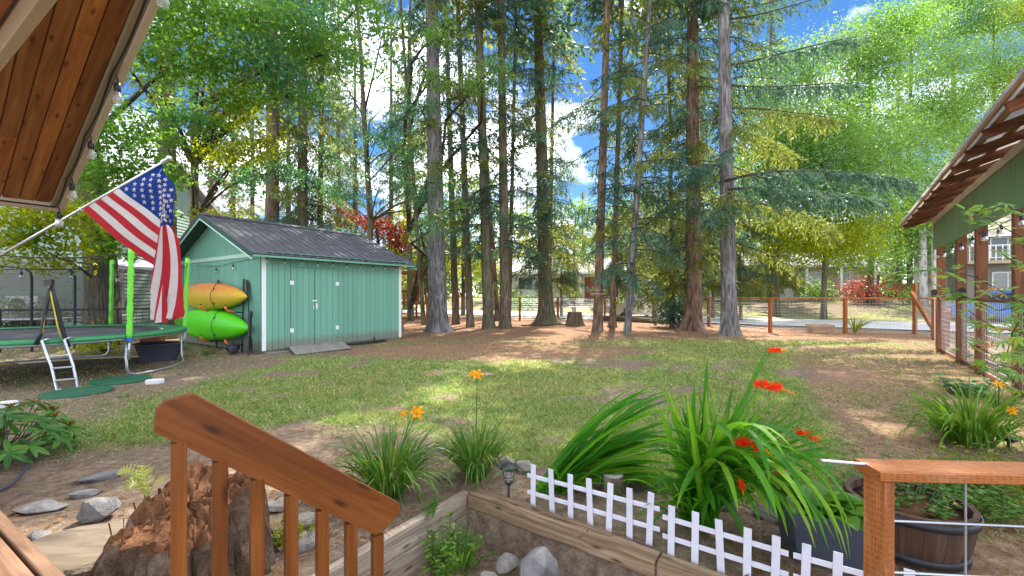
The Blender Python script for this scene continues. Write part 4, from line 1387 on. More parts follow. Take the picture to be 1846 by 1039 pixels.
mb.bar(q(-6.9, -5.2, 2.55), q(6.9, -5.2, 2.55), 1.3, 0.2)
mb.build('balcony_floor', M['house_tan'], ht)
for i in range(44):
    mb = MB()
    x = -6.8+i*0.316
    mb.bar(q(x, -5.8, 2.66), q(x, -5.8, 3.62), 0.05, 0.05, up=ex)
    mb.build('balcony_baluster', M['white'], ht)
mb = MB()
mb.bar(q(-6.9, -5.8, 3.66), q(6.9, -5.8, 3.66), 0.09, 0.06)
mb.build('balcony_rail', M['white'], ht)
pf = thing('board_fence', 'pale brown upright board fence far beyond the coral bushes', 'fence', P(1600, 540, 36))
z = gz(*P(1630, 540, 36).xy)
for i in range(34):
    a = P(1596, 0, 36).lerp(P(1668, 0, 35), i/33)
    mb = MB()
    mb.bar((a.x, a.y, z-.1), (a.x, a.y, z+1.25+0.03*math.sin(i*2.3)), 0.022, 0.098, up=(1, -.1, 0))
    mb.build('fence_board', M['paling'], pf)
for zz in (0.35, 1.0):
    mb = MB()
    mb.bar(P(1594, 0, 36.04).xy.to_3d()+Vector((0, 0, z+zz)), P(1670, 0, 35.04).xy.to_3d()+Vector((0, 0, z+zz)), 0.03, 0.08)
    mb.build('fence_rail', M['paling'], pf)

# red wooden arbour / play frame behind the shed
ab = thing('wooden_play_frame', 'red brown wooden play frame with arch and railing behind the shed', 'play frame', (-6.2, 24.5, 0))
ax0, ax1, ay = -7.0, -4.6, 24.6
for x in (ax0, -5.9, ax1):
    for y in (ay, ay+1.8):
        mb = MB()
        mb.bar((x, y, -0.05), (x, y, 2.75 if x != -5.9 else 1.6), 0.11, 0.11, up=(1, 0, 0), ch=0.004)
        mb.build('post', M['brownred'], ab)
for z_ in (0.9, 1.6, 2.7):
    for y in (ay-0.07, ay+1.87):
        mb = MB()
        mb.bar((ax0-0.1, y, z_), (ax1+0.1, y, z_), 0.04, 0.13)
        mb.build('rail', M['brownred'], ab)
for i in range(11):
    mb = MB()
    x = ax0+0.15+i*0.21
    mb.bar((x, ay-0.04, 0.96), (x, ay-0.04, 1.54), 0.035, 0.09, up=(1, 0, 0))
    mb.build('slat', M['brownred'], ab)
mb = MB()
arc = [(ax1-0.55+0.62*math.cos(t), ay-0.1, 2.1+0.62*math.sin(t)) for t in np.linspace(0, PI, 9)]
mb.tube(arc, 0.06, 6)
mb.build('arch', M['brownred'], ab)
mb = MB()
mb.bar((ax0, ay+0.9, 0.85), (ax1, ay+0.9, 0.85), 1.75, 0.05)
mb.build('platform', M['brownred'], ab)

# ------------------------------------------------------------------ vehicles beyond the fence
def car(name, label, c, rz, body, L=4.4, W=1.75, H=1.5, long_bed=False):
    z0 = gz(c[0], c[1])
    o = thing(name, label, 'car', (c[0], c[1], z0), rz)
    T = WM[o.name]
    q = lambda x, y, z: T @ Vector((x, y, z))
    ey = T.to_3x3() @ Vector((0, 1, 0))
    h = L/2
    side = [(-h, 0.35), (-h+0.05, 0.72), (-h+0.25, 0.86), (-0.62*h, 0.92), (-0.38*h, H-0.06), (-0.2*h, H), (0.28*h, H), (0.42*h, H-0.05), (0.66*h, 0.95), (h-0.18, 0.82), (h-0.03, 0.62), (h, 0.36), (h-0.1, 0.24), (0.73*h, 0.22), (0.62*h, 0.5), (0.5*h, 0.5), (0.4*h, 0.22), (-0.4*h, 0.22), (-0.5*h, 0.5), (-0.62*h, 0.5), (-0.73*h, 0.22), (-h+0.1, 0.24)]
    mb = MB()
    ins = [(-W/2, 0.0), (-W/2+0.0, 0), (W/2, 0)]
    rA = [q(x, -W/2+(0.02 if z < 0.9 else 0.18), z) for x, z in side]
    rB = [q(x, W/2-(0.02 if z < 0.9 else 0.18), z) for x, z in side]
    mb.rings([rA, rB], [0, W], [0.1*i for i in range(len(side)+1)])
    smooth_angle(mb.build('body', body, o), 35)
    for yy in (-W/2+0.10, W/2-0.10):
        sgn = -1 if yy < 0 else 1
        for poly in ([(-0.36*h, H-0.13), (-0.02*h, H-0.09), (-0.02*h, 0.97), (-0.54*h, 0.97)], [(0.02*h, H-0.09), (0.36*h, H-0.12), (0.54*h, 0.98), (0.02*h, 0.97)]):
            mb = MB()
            mb.prism([q(x, (W/2-0.18+0.165*max(0, (1.42-z)/0.55)*0.6)*sgn, z) for x, z in poly], ey*0.012*sgn)
            mb.build('side_window', M['window'], o)
    for x in (-0.56*h, 0.56*h):
        for sgn in (-1, 1):
            mb = MB()
            mb.lathe([(0.18, -0.1), (0.31, -0.09), (0.325, -0.05), (0.325, 0.05), (0.31, 0.09), (0.18, 0.1)], q(x, sgn*(W/2-0.12), 0.325), 22, axis=ey)
            wh = mb.build('wheel', M['tyre'], o, True)
            mb = MB()
            mb.lathe([(0.02, 0.09), (0.1, 0.10), (0.19, 0.085), (0.19, 0.06)], q(x, sgn*(W/2-0.12), 0.325), 18, axis=ey*sgn)
            mb.build('rim', M['galv'], wh, True)
    return o
car('parked_car', 'tan parked car beyond the fence mostly hidden by the slanting trunk', (8.3, 26.4), -0.05, M['car_tan'], 4.9, 1.8, 1.55)
car('parked_car', 'bright blue parked car seen through the open shelter at right', (25.2, 21.6), -0.6, M['car_blue'], 4.6, 1.8, 1.5)

# ------------------------------------------------------------------ trampoline with lime poles
TC, TR, TZ = Vector((-8.3, 7.5, 0)), 2.0, 0.68
tr = thing('trampoline', 'round trampoline with green pad, lime green poles and dark safety net', 'trampoline', TC)
def tp(a, r=TR, z=0.0): return Vector((TC.x+r*math.cos(a), TC.y+r*math.sin(a), z))
n = 48
mb = MB()
mb.lathe([(0.01, TZ), (0.6, TZ-0.012), (1.2, TZ-0.01), (TR-0.34, TZ+0.005), (TR-0.34, TZ-0.004), (0.01, TZ-0.02)], TC, n, cap=False)
mb.build('jumping_mat', M['mat'], tr, True)
mb = MB()
mb.lathe([(TR-0.30, TZ+0.016), (TR-0.20, TZ+0.034), (TR-0.02, TZ+0.036), (TR+0.045, TZ+0.016), (TR+0.05, TZ-0.032), (TR+0.038, TZ-0.034), (TR+0.03, TZ+0.01), (TR-0.20, TZ+0.018), (TR-0.30, TZ+0.008)], TC, 64, cap=False)
mb.build('spring_pad', M['padgreen'], tr, True)
mb = MB()
for k in range(60):
    a = 2*PI*k/60
    mb.tube([tp(a, TR-0.35, TZ), tp(a, TR-0.05, TZ-0.02)], 0.012, 4, cap=False)
mb.build('springs', M['galv'], tr, kind='stuff')
mb = MB()
mb.tube([tp(2*PI*k/n, TR, TZ-0.045) for k in range(n+1)], 0.024, 7, cap=False)
mb.build('rim_tube', M['galv'], tr, True)
leg_a = [math.atan2(-0.43, 1.83)+k*PI/3 for k in range(6)]
for i in range(3):
    a0, a1 = leg_a[(2*i) % 6]+0.0, leg_a[(2*i+1) % 6]
    a0, a1 = leg_a[2*i]-0.0, leg_a[2*i]+PI/3
    pts = [tp(a0, TR-0.02, TZ-0.05), tp(a0, TR+0.0, 0.14), tp(a0+0.02, TR, 0.06), tp(a0+0.07, TR, 0.026)]
    pts += [tp(a0+0.07+(a1-a0-0.14)*k/6, TR, 0.024) for k in range(1, 6)]
    pts += [tp(a1-0.07, TR, 0.026), tp(a1-0.02, TR, 0.06), tp(a1, TR+0.0, 0.14), tp(a1, TR-0.02, TZ-0.05)]
    mb = MB()
    mb.tube(pts, 0.022, 8)
    mb.build('leg_frame', M['galv'], tr, True)
poles_top = []
for k, a in enumerate(leg_a):
    b = tp(a, TR+0.045, 0.30)
    e = tp(a, TR+0.10, 2.14)
    poles_top.append(e)
    mb = MB()
    mb.tube([b, tp(a, TR+0.055, TZ-0.06)], 0.019, 8)
    mb.build('pole_tube', M['galv'], tr, True)
    mb = MB()
    pts = [tp(a, TR+0.055, TZ-0.055).lerp(e, f) for f in np.linspace(0, 1, 16)]
    mb.tube(pts, [0.036+0.004*((i*7) % 3) for i in range(16)], 10)
    po = mb.build('enclosure_pole', M['lime'], tr, True)
    mb = MB()
    mb.lathe([(0.045, -0.03), (0.045, 0.03)], tp(a, TR+0.055, TZ-0.05), 10)
    mb.build('collar', M['car_blue'], po)
mb = MB()
nn = 72
rows = 6
R = []
for j in range(rows+1):
    f = j/rows
    ring = []
    for k in range(nn):
        a = leg_a[0]+2*PI*k/nn
        ph = (k % 12)/12
        sag = 0.16*math.sin(PI*ph)*f
        rr_ = TR+0.02+0.05*f-0.14*math.sin(PI*ph)*math.sin(PI*min(1, f*1.0+0.15))
        ring.append(tp(a, rr_, TZ+0.03+(1.34-sag)*f))
    R.append(ring)
mb.rings(R, [0.22*j for j in range(rows+1)], [0.18*k for k in range(nn+1)], cap=False)
mb.build('safety_net', M['net'], tr, True)
mb = MB()
mb.tube([R[rows][k]+Vector((0, 0, 0)) for k in range(nn)]+[R[rows][0]], 0.008, 4)
mb.build('net_hem', M['black'], tr)
# the doorway straps
def on_net(u, v):
    """where the sight line meets the net near the front: solve on the cylinder"""
    d = Vector(((u-U0)/F, 1, -(v-VH)/F))
    a = d.x**2+d.y**2
    b = -2*(d.x*TC.x+d.y*TC.y)
    c = TC.x**2+TC.y**2-(TR+0.06)**2
    t = (-b-math.sqrt(max(b*b-4*a*c, 0)))/(2*a)
    return Vector((0, 0, CH))+d*t
for pl in ([(92, 512), (84, 548), (77, 585), (74, 602), (64, 622)], [(92, 512), (101, 548), (110, 585), (117, 608), (124, 626)]):
    pts = [on_net(*p) for p in pl]
    mb = MB()
    mb.tube(pts, 0.026, 6)
    ds = mb.build('doorway_strap', M['black'], tr, True)
    mb = MB()
    off = (on_net(pl[2][0]+(5 if pl[2][0] < 92 else -5), pl[2][1])-pts[2])
    mb.tube([p+off*min(1, 0.3+i*0.3)+Vector((0.0, -0.02, 0)) for i, p in enumerate(pts[:-1])], 0.009, 5)
    mb.build('yellow_piping', M['yellowcord'], ds, True)
mb = MB()
t0 = on_net(92, 510)
mb.bar(t0-Vector((0.06, 0.02, 0)), t0+Vector((0.06, -0.03, 0)), 0.04, 0.09)
mb.build('doorway_top', M['black'], tr)
ld = thing('trampoline_ladder', 'short silver ladder hooked on the trampoline front edge', 'ladder', G(120, 702))
la, lb = on_net(82, 617), on_net(122, 616)
la.z = lb.z = TZ+0.0
fa, fb_ = G(103, 704), G(141, 700)
for a, b in ((la, fa), (lb, fb_)):
    mb = MB()
    mb.tube([a+Vector((0.0, 0.10, 0.02)), a+Vector((0, 0.03, 0.04)), a+Vector((0, -0.05, 0.02)), a.lerp(b, 0.5), b, b+Vector((0.06, -0.01, 0.012))], 0.018, 8)
    mb.build('rail', M['galv'], ld, True)
for f in (0.30, 0.55, 0.80):
    mb = MB()
    mb.bar(la.lerp(fa, f), lb.lerp(fb_, f), 0.055, 0.022, ch=0.004)
    mb.build('rung', M['galv'], ld)
for (u, v, lb_) in ((140, 709, 'dark green round rubber stepping pad at the foot of the ladder'), (219, 687, 'dark green round rubber stepping pad beside the front trampoline leg')):
    p = GP(u, v)
    mb = MB()
    mb.lathe([(0.36, -0.01), (0.375, 0.006), (0.365, 0.024), (0.30, 0.030), (0.28, 0.026), (0.0, 0.027)], p, 32)
    tag(smooth_angle(mb.build('stepping_pad', M['disc'])), lb_, 'stepping pad')
for (u, v, lb_) in ((279, 691, 'white round concrete block on the grass beside a green pad'), (8, 734, 'white round concrete block at the left edge above the rhododendron')):
    p = GP(u, v)
    mb = MB()
    mb.lathe([(0.115, -0.02), (0.118, 0.03), (0.112, 0.055), (0.04, 0.058), (0.035, 0.05), (0.0, 0.05)], p, 24)
    tag(smooth_angle(mb.build('concrete_block', M['concrete'])), lb_, 'concrete block')
# things beside and under the trampoline
bk = thing('storage_tub', 'dark grey tub standing under the right end of the trampoline', 'tub', (-7.3, 8.75, 0))
mb = MB()
for c, sx_ in ((Vector((-7.35, 8.9, 0)), 0.36),):
    mb.lathe([(0.30, 0), (0.40, 0.34), (0.44, 0.36), (0.42, 0.37), (0.37, 0.34)], c, 20, cap=False)
mb.build('tub_body', M['graphite'], bk, True)
cr = thing('red_crate', 'dull red box in the shade under the trampoline', 'box', (-7.95, 9.4, 0))
mb = MB()
mb.box((-7.95, 9.45, 0.24), (0.34, 0.3, 0.46), 0.3, 0.01)
mb.build('box_body', M['brownred'], cr)
mb = MB()
mb.box((-7.95, 9.45, 0.487), (0.38, 0.34, 0.03), 0.3, 0.01)
mb.build('box_lid', M['brownred'], cr)
hs = MB()
hs.tube([(-9.6, 8.3, 0.03), (-9.0, 8.9, 0.035), (-8.3, 9.2, 0.03), (-7.7, 9.25, 0.05), (-7.4, 9.6, 0.3), (-7.45, 9.75, 0.65)], 0.018, 6)
tag(hs.build('garden_hose', M['cream'], None, True), 'pale hose curving on the ground under the trampoline', 'hose')
# far trampoline with a grey screen and an umbrella, in the neighbour's yard
t2c = Vector((-15.6, 14.6, 0))
t2 = thing('trampoline', 'smaller pale trampoline with a grey screen in the yard behind', 'trampoline', t2c)
mb = MB()
mb.lathe([(0.01, 0.62), (1.4, 0.62), (1.75, 0.66), (1.8, 0.60), (1.4, 0.58)], t2c, 36, cap=False)
mb.build('jumping_mat', M['house_blue'], t2, True)
mb = MB()
mb.tube([t2c+Vector((1.8*math.cos(a), 1.8*math.sin(a), 0.62)) for a in np.linspace(0, 2*PI, 37)], 0.045, 6)
mb.build('rim_tube', M['galv'], t2, True)
for a in np.linspace(0.3, 2*PI+0.3, 7)[:-1]:
    mb = MB()
    p = t2c+Vector((1.8*math.cos(a), 1.8*math.sin(a), 0))
    mb.tube([p, p+Vector((0, 0, 0.6))], 0.03, 6)
    mb.build('leg', M['blackmetal'], t2)
mb = MB()
R = []
for j in range(5):
    f = j/4
    R.append([t2c+Vector((1.85*math.cos(a)*(1+0.06*f), 1.85*math.sin(a)*(1+.06*f), 0.65+(1.75+0.12*math.sin(a*2.5))*f)) for a in np.linspace(-2.4, 0.3, 22)])
mb.rings(R, [0.4*j for j in range(5)], [0.2*k for k in range(23)], closed=False, cap=False)
mb.build('screen', M['screen'], t2, True)
um = thing('patio_umbrella', 'pale open patio umbrella beyond the fence behind the flag', 'umbrella', P(220, 600, 17))
b = P(222, 0, 17.0)
b.z = gz(b.x, b.y)
mb = MB()
mb.tube([b, b+Vector((0, 0, 2.95))], 0.03, 6)
mb.build('pole', M['galv'], um)
mb = MB()
mb.lathe([(0.02, 2.95), (0.5, 2.82), (1.45, 2.45), (1.46, 2.33), (1.42, 2.42), (0.45, 2.76), (0.02, 2.88)], b, 8, cap=False)
mb.build('canopy', M['plastic_white'], um)

# ------------------------------------------------------------------ kayaks on the gable wall
def kayak(name, label, zc, h, y0, y1, m, flip):
    o = thing(name, label, 'kayak', S(-0.1, (y0+y1)/2, zc))
    L = y1-y0
    R, U = [], []
    nx = 36
    for i in range(nx+1):
        t = i/nx
        s_ = math.sin(PI*min(max(t, 0.001), 0.999))
        wdt = h/2*s_**0.60
        dep = 0.30*s_**0.55
        rk = 0.05*(1-s_)
        ring = []
        for k in range(22):
            a = 2*PI*k/22
            cz, cx = math.cos(a), math.sin(a)
            if cx > 0:                                  # hull side, shown to the yard
                keel = 0.0
                r_ = 1.0
                prof_ = dep*(cx**0.62)
                groove = 0.034*math.exp(-((abs(cz)-0.34)/0.06)**2)*sstep(0.12, 0.3, t)*sstep(0.12, 0.3, 1-t)
                keel = 0.028*math.exp(-(cz/0.10)**2)*sstep(0.0, 0.15, s_)
                xx = -(0.10+rk+prof_-float(groove)+float(keel))
            else:
                xx = -(0.10+rk)+0.05*abs(cx)**0.8*s_
            ring.append(S(xx, y0+L*t, zc+wdt*cz+0.03*flip*(t-0.5)))
        R.append(ring)
        U.append(L*t)
    mb = MB()
    mb.rings(R, U, [0.06*k for k in range(23)])
    smooth_angle(mb.build('hull', m, o), 50)
    for sg in (-0.55, 0.55):
        mb = MB()
        for tt in (0.30, 0.42):
            mb.lathe([(0.001, 0.01), (0.03, 0.012), (0.034, 0.0)], S(-0.10-0.30*0.80-0.0, y0+L*tt, zc+h/2*sg*0.9), 10, axis=-sx)
        mb.build('scupper', M['dark_green'], o)
    mb = MB()
    yy = y0+L*0.30
    mb.tube([S(-0.13, yy, zc+h/2*1.0), S(-0.30, yy, zc+h*0.42), S(-0.415, yy, zc+h*0.1), S(-0.415, yy, zc-h*0.1), S(-0.33, yy, zc-h*0.40), S(-0.12, yy, zc-h*0.5)], 0.007, 5)
    mb.build('strap', M['black'], o)
    return o
kayak('yellow_kayak', 'yellow and orange kayak on its side, upper one on the shed gable rack', 1.33, 0.72, 0.36, 4.8, M['kayak_yellow'], 0.3)
kayak('green_kayak', 'lime green kayak on its side, lower one on the shed gable rack', 0.60, 0.82, 0.26, 4.9, M['kayak_lime'], 0.4)
rk = thing('kayak_rack', 'black wall rack arms with orange pads carrying the two kayaks', 'rack', S(-0.02, 1.0, 0))
for yy in (0.75, 2.2):
    mb = MB()
    mb.tube([S(-0.10, yy, 0.0), S(-0.06, yy, 1.75)], 0.02, 6)
    mb.build('upright', M['black'], rk)
    for zc, h in ((1.33, 0.72), (0.60, 0.82)):
        zb = zc-h/2*0.94
        pts = [S(-0.06, yy, zb-0.05), S(-0.25, yy, zb-0.03), S(-0.40, yy, zb+0.0), S(-0.45, yy, zb+0.06), S(-0.455, yy, zb+0.15)]
        mb = MB()
        mb.tube(pts, 0.017, 6)
        mb.build('arm', M['black'], rk, True)
        mb = MB()
        mb.tube(pts[1:4]+[S(-0.452, yy, zb+0.11)], 0.026, 8)
        mb.build('pad', M['orange'], rk, True)
pd = thing('kayak_paddle', 'black kayak paddle leaning behind the kayaks at the shed corner', 'paddle', S(-0.2, 0.1, 0))
a, b = S(-0.20, 0.02, 0.02), S(-0.05, 0.62, 1.72)
mb = MB()
mb.tube([a, b], 0.016, 7)
mb.build('shaft', M['black'], pd)
for c, sg in ((a.lerp(b, 0.78), 1), (a.lerp(b, 0.02), 1)):
    mb = MB()
    e = c+(b-a).normalized()*0.40
    mb.rings([[c+sy*w_*0.02, c+sx*0.01, c-sy*w_*0.02] for w_ in (1,)]+[[c.lerp(e, f)+sy*w_, c.lerp(e, f)+sx*0.014, c.lerp(e, f)-sy*w_, c.lerp(e, f)-sx*0.006][:3] for f, w_ in ((0.2, 0.06), (0.5, 0.085), (0.85, 0.07), (1.0, 0.03))], [0, .1, .2, .3, .4], [0, .1, .2, .3])
    mb.build('blade', M['black'], pd)
tp_ = thing('folded_stands', 'bundle of black folded stand legs leaning at the white shed corner', 'stands', S(-0.22, 0.0, 0))
for k, (y, x, ly, top) in enumerate(((0.16, -0.20, 0.0, 0.92), (0.12, -0.24, 0.02, 0.90), (0.02, -0.27, 0.12, 0.96), (-0.06, -0.30, 0.20, 0.98), (-0.12, -0.33, 0.27, 0.90))):
    mb = MB()
    a, b = S(x, y, 0.0), S(x*0.55-0.03, y+ly, top)
    mb.tube([a, a.lerp(b, 0.48)], 0.011, 6)
    mb.tube([a.lerp(b, 0.45), b], 0.016, 6)
    mb.lathe([(0.022, -0.02), (0.026, 0.02), (0.02, 0.04)], a.lerp(b, 0.47), 8)
    mb.build('stand_leg', M['black'], tp_)
mb = MB()
mb.lathe([(0.03, 0), (0.045, 0.04), (0.045, 0.10), (0.03, 0.14)], S(-0.17, 0.14, 0.86), 10)
mb.build('clamp_head', M['black'], tp_)
def rock_mesh(name, size, seed, mat, flat=0.0, npt=26):
    r = random.Random(seed)
    bm = bmesh.new()
    for k in range(npt):
        v = Vector((r.gauss(0, 1), r.gauss(0, 1), r.gauss(0, 1))).normalized()
        v = Vector((v.x*size[0]/2*r.uniform(0.85, 1.05), v.y*size[1]/2*r.uniform(0.85, 1.05), v.z*size[2]/2*r.uniform(0.85, 1.05)))
        if flat and v.z > size[2]*0.28: v.z = size[2]*0.36+r.uniform(-1, 1)*size[2]*0.04
        bm.verts.new(v)
    bmesh.ops.convex_hull(bm, input=bm.verts)
    bmesh.ops.delete(bm, geom=[v for v in bm.verts if not v.link_faces], context='VERTS')
    bmesh.ops.bevel(bm, geom=bm.edges[:], offset=min(size)*0.045, segments=2, affect='EDGES', clamp_overlap=True)
    bmesh.ops.triangulate(bm, faces=bm.faces[:])
    bmesh.ops.subdivide_edges(bm, edges=[e for e in bm.edges if e.calc_length() > max(size)*0.14], cuts=1)
    for v in bm.verts:
        n = mnoise.noise(v.co*(4.0/max(size))+Vector((seed, 0, 0)))+0.5*mnoise.noise(v.co*(11.0/max(size))+Vector((seed, 3, 0)))
        v.co += v.co.normalized()*n*max(size)*0.030
    me = bpy.data.meshes.new(name)
    bm.to_mesh(me)
    bm.free()
    me.materials.append(mat)
    me.uv_layers.new(name='UVMap')
    return me
def rock(name, label, cat, loc, size, seed, mat, rz=0.0, flat=0.0, tilt=0.0):
    o = link(name, rock_mesh(name, size, seed, mat, flat))
    smooth_angle(o, 28)
    o.location = loc
    o.rotation_euler = (tilt, 0, rz)
    return tag(o, label, cat)
mo = thing('engine_block', 'small black motor lying on the ground under the green kayak', 'motor', S(-0.35, 0.55, 0))
for k, (x, y, z, r_, h_) in enumerate(((-0.35, 0.62, 0.15, 0.12, 0.22), (-0.42, 0.42, 0.12, 0.09, 0.16), (-0.30, 0.50, 0.24, 0.06, 0.08))):
    mb = MB()
    mb.lathe([(r_*0.5, -h_/2), (r_, -h_*0.42), (r_, -h_*0.1), (r_*0.85, -h_*0.05), (r_*0.85, 0), (r_, h_*0.05), (r_, h_*0.42), (r_*0.5, h_/2)], S(x, y, z), 12, axis=sy+sx*0.3*k)
    mb.build('casing' if k < 2 else 'cap', M['blackmetal'], mo)

# ramp and bits in front of the shed
rp_ = thing('wooden_ramp', 'grey plywood ramp in front of the green shed doors', 'ramp', S(1.2, -0.6, 0))
mb = MB()
p0, p1, p2, p3 = S(0.60, -0.02, 0.105), S(2.02, -0.02, 0.105), S(1.72, -0.92, 0.022), S(0.30, -0.92, 0.022)
mb.prism([p0, p3, p2, p1], Vector((0, 0, 0.02)))
mb.build('ramp_board', M['rampwood'], rp_)
for f in (0.03, 0.97):
    mb = MB()
    mb.prism([p0.lerp(p1, f), p3.lerp(p2, f), p3.lerp(p2, f)-Vector((0, 0, .03)), p0.lerp(p1, f)-Vector((0, 0, 0.10))], E1*0.03)
    mb.build('ramp_side', M['rampwood'], rp_)
mb = MB()
mb.tube([S(2.15, -0.10, 0.03), S(2.8, -0.14, 0.035), S(3.4, -0.10, 0.035)], 0.03, 8)
mb.tube([S(3.0, -0.12, 0.03), S(3.0, -0.12, 0.16)], 0.022, 8)
mb.tube([S(2.3, -0.20, 0.03), S(3.2, -0.22, 0.03)], 0.02, 8)
tag(mb.build('black_pipe', M['black'], None, True), 'black drain pipe lying along the shed foot right of the ramp', 'pipe')
mb = MB()
mb.bar(S(0.05, -0.16, 0.02), S(0.62, -0.22, 0.03), 0.10, 0.03, ch=0.004)
tag(mb.build('loose_board', M['rampwood']), 'short loose grey board lying at the shed corner by the ramp', 'board')

# ------------------------------------------------------------------ flag on its pole
FD = 4.2
fp0, fp1 = P(-95, 516, FD), P(303, 287, FD)
pole = thing('flagpole', 'silver angled flagpole reaching in from the left edge', 'flagpole', fp0)
mb = MB()
mb.tube([fp0, fp1], 0.0115, 12)
mb.build('pole', M['chrome'], pole, True)
pdn = (fp1-fp0).normalized()
mb = MB()
mb.lathe([(0.016, -0.07), (0.020, -0.05), (0.020, -0.035), (0.017, -0.03), (0.017, -0.012), (0.022, 0.0), (0.027, 0.012), (0.024, 0.028), (0.010, 0.038), (0.0, 0.039)], fp1, 14, axis=pdn)
mb.build('finial', M['chrome'], pole, True)
for f in (0.985, 0.615):
    mb = MB()
    c = fp0.lerp(fp1, f-0.01)
    mb.lathe([(0.017, -0.008), (0.02, 0), (0.017, 0.008)], c, 10, axis=pdn)
    mb.build('ring', M['white'], pole)
hA, hB = P(291, 296, FD-0.012), P(149, 378, FD-0.012)     # hoist: top by the tip, foot down the pole
FL = 1.50
gx0 = P(299, 0, FD).x
def cloth_pt(s, t):
    h = hA.lerp(hB, s)
    d = t*FL
    gz_ = P(0, 296, FD).z-(0.05+0.99*s**1.08)*1.0*(192/F*FD)/1.0
    g = Vector((gx0+0.012-0.03*(1-s), FD-0.012, min(gz_, h.z-0.01)))
    L1 = (g-h).length
    if d < L1:
        f = d/L1
        p = h.lerp(g, f)
        sagv = -0.05*math.sin(PI*f)*s*(L1)
        p = p+Vector((0, 0.025*math.sin(2*PI*(s*1.5+f*0.7))*math.sin(PI*f), sagv*0.35))
        return p
    e = d-L1
    k = min(1, e/0.20)
    k = k*k*(3-2*k)
    spread = k*(0.070+0.13*min(1, e/0.9))
    ph = s*1.55+0.12+0.10*math.sin(e*3.0)
    fold = 4*abs((ph % 1)-0.5)-1
    fold2 = math.sin(ph*2*PI)*0.8+0.25*math.sin(ph*14+e*4)
    z = g.z-e*(1-0.0)
    xo = 0.075*k+spread*(fold*0.85+0.10*(1-2*s))*(1 if e < 0.25 else 1.0)
    return Vector((g.x+xo-0.02*k*e, g.y+0.055*k*fold2-0.02*k, z+0.02*fold*k))
NSs, NT_ = 78, 110
mb = MB()
grid = [[cloth_pt(i/NSs, j/NT_) for i in range(NSs+1)] for j in range(NT_+1)]
flag = thing('national_flag', 'red white and blue striped flag with white stars hanging from the angled pole', 'flag', hA)
b0 = 0
for row in grid: mb.v.extend([tuple(p) for p in row])
for j in range(NT_):
    for i in range(NSs):
        a = j*(NSs+1)+i
        mb.f.append([a, a+1, a+NSs+2, a+NSs+1])
        u_, v_ = i/NSs*0.95, j/NT_*1.5
        mb.uv.append([(u_, v_), (u_+.012, v_), (u_+.012, v_+.014), (u_, v_+.014)])
        sp = int((i+0.5)/NSs*13)
        if sp < 7 and (j+0.5)/NT_ < 0.40: mb.mi.append(2)
        else: mb.mi.append(0 if sp % 2 == 0 else 1)
smooth_angle(mb.build('cloth', [M['f_red'], M['f_white'], M['f_blue']], flag), 80)
star_h = 0.024
for r_ in range(9):
    for c_ in range(11):
        if (r_+c_) % 2: continue
        s_ = (r_+1)/10*(7/13)
        t_ = (c_+1)/12*0.40
        p = cloth_pt(s_, t_)
        ds, dt = (cloth_pt(s_+0.006, t_)-cloth_pt(s_-0.006, t_)), (cloth_pt(s_, t_+0.005)-cloth_pt(s_, t_-0.005))
        if ds.length < 1e-6 or dt.length < 1e-6: continue
        nn_ = ds.cross(dt).normalized()
        dt = dt.normalized()
        ds = nn_.cross(dt)
        pts = []
        for k in range(10):
            rr_ = star_h if k % 2 == 0 else star_h*0.40
            a = 2*PI*k/10
            pts.append(p-nn_*0.004-ds*math.cos(a)*rr_+dt*math.sin(a)*rr_)
        mb = MB()
        mb.prism(pts, nn_*0.008)
        mb.build('star', M['f_white'], flag)

# ================================================================== trees
def trunk_mesh(name, r0, h, mat, flare=0.6, lobes=5, seed=0, taper=0.75, bend=0.0, segs=22):
    r = random.Random(seed)
    zs = [-0.15, 0.0, 0.12, 0.25, 0.45, 0.7, 1.0, 1.4]
    z = 2.0
    while z < h:
        zs.append(z)
        z += 0.8 if z < 13 else 2.0
    zs.append(h)
    ph = r.random()*6
    R = []
    bx, by = r.uniform(-1, 1)*bend, r.uniform(-1, 1)*bend
    for z in zs:
        rad = r0*(1-taper*max(0, z)/h)*(1+flare*math.exp(-max(0, z)/0.32))
        ring = []
        for k in range(segs):
            a = 2*PI*k/segs
            lob = 1+0.28*flare*math.exp(-max(0, z)/0.4)*math.sin(lobes*a+ph)+0.16*flare*math.exp(-max(0, z)/0.3)*math.sin(2*a+ph*2)
            ru = 1+0.055*mnoise.noise(Vector((math.cos(a)*2.2+seed, math.sin(a)*2.2, z*0.7)))+0.03*mnoise.noise(Vector((math.cos(a)*7, math.sin(a)*7+seed, z*2.3)))
            w = z/max(h, 1)
            ring.append((bx*math.sin(w*5)+rad*lob*ru*math.cos(a), by*math.sin(w*4+1)+rad*lob*ru*math.sin(a), z))
        R.append(ring)
    mb = MB()
    mb.rings(R, zs, [2*PI*r0*k/segs for k in range(segs+1)])
    return mb.mesh(name, mat, None, True)

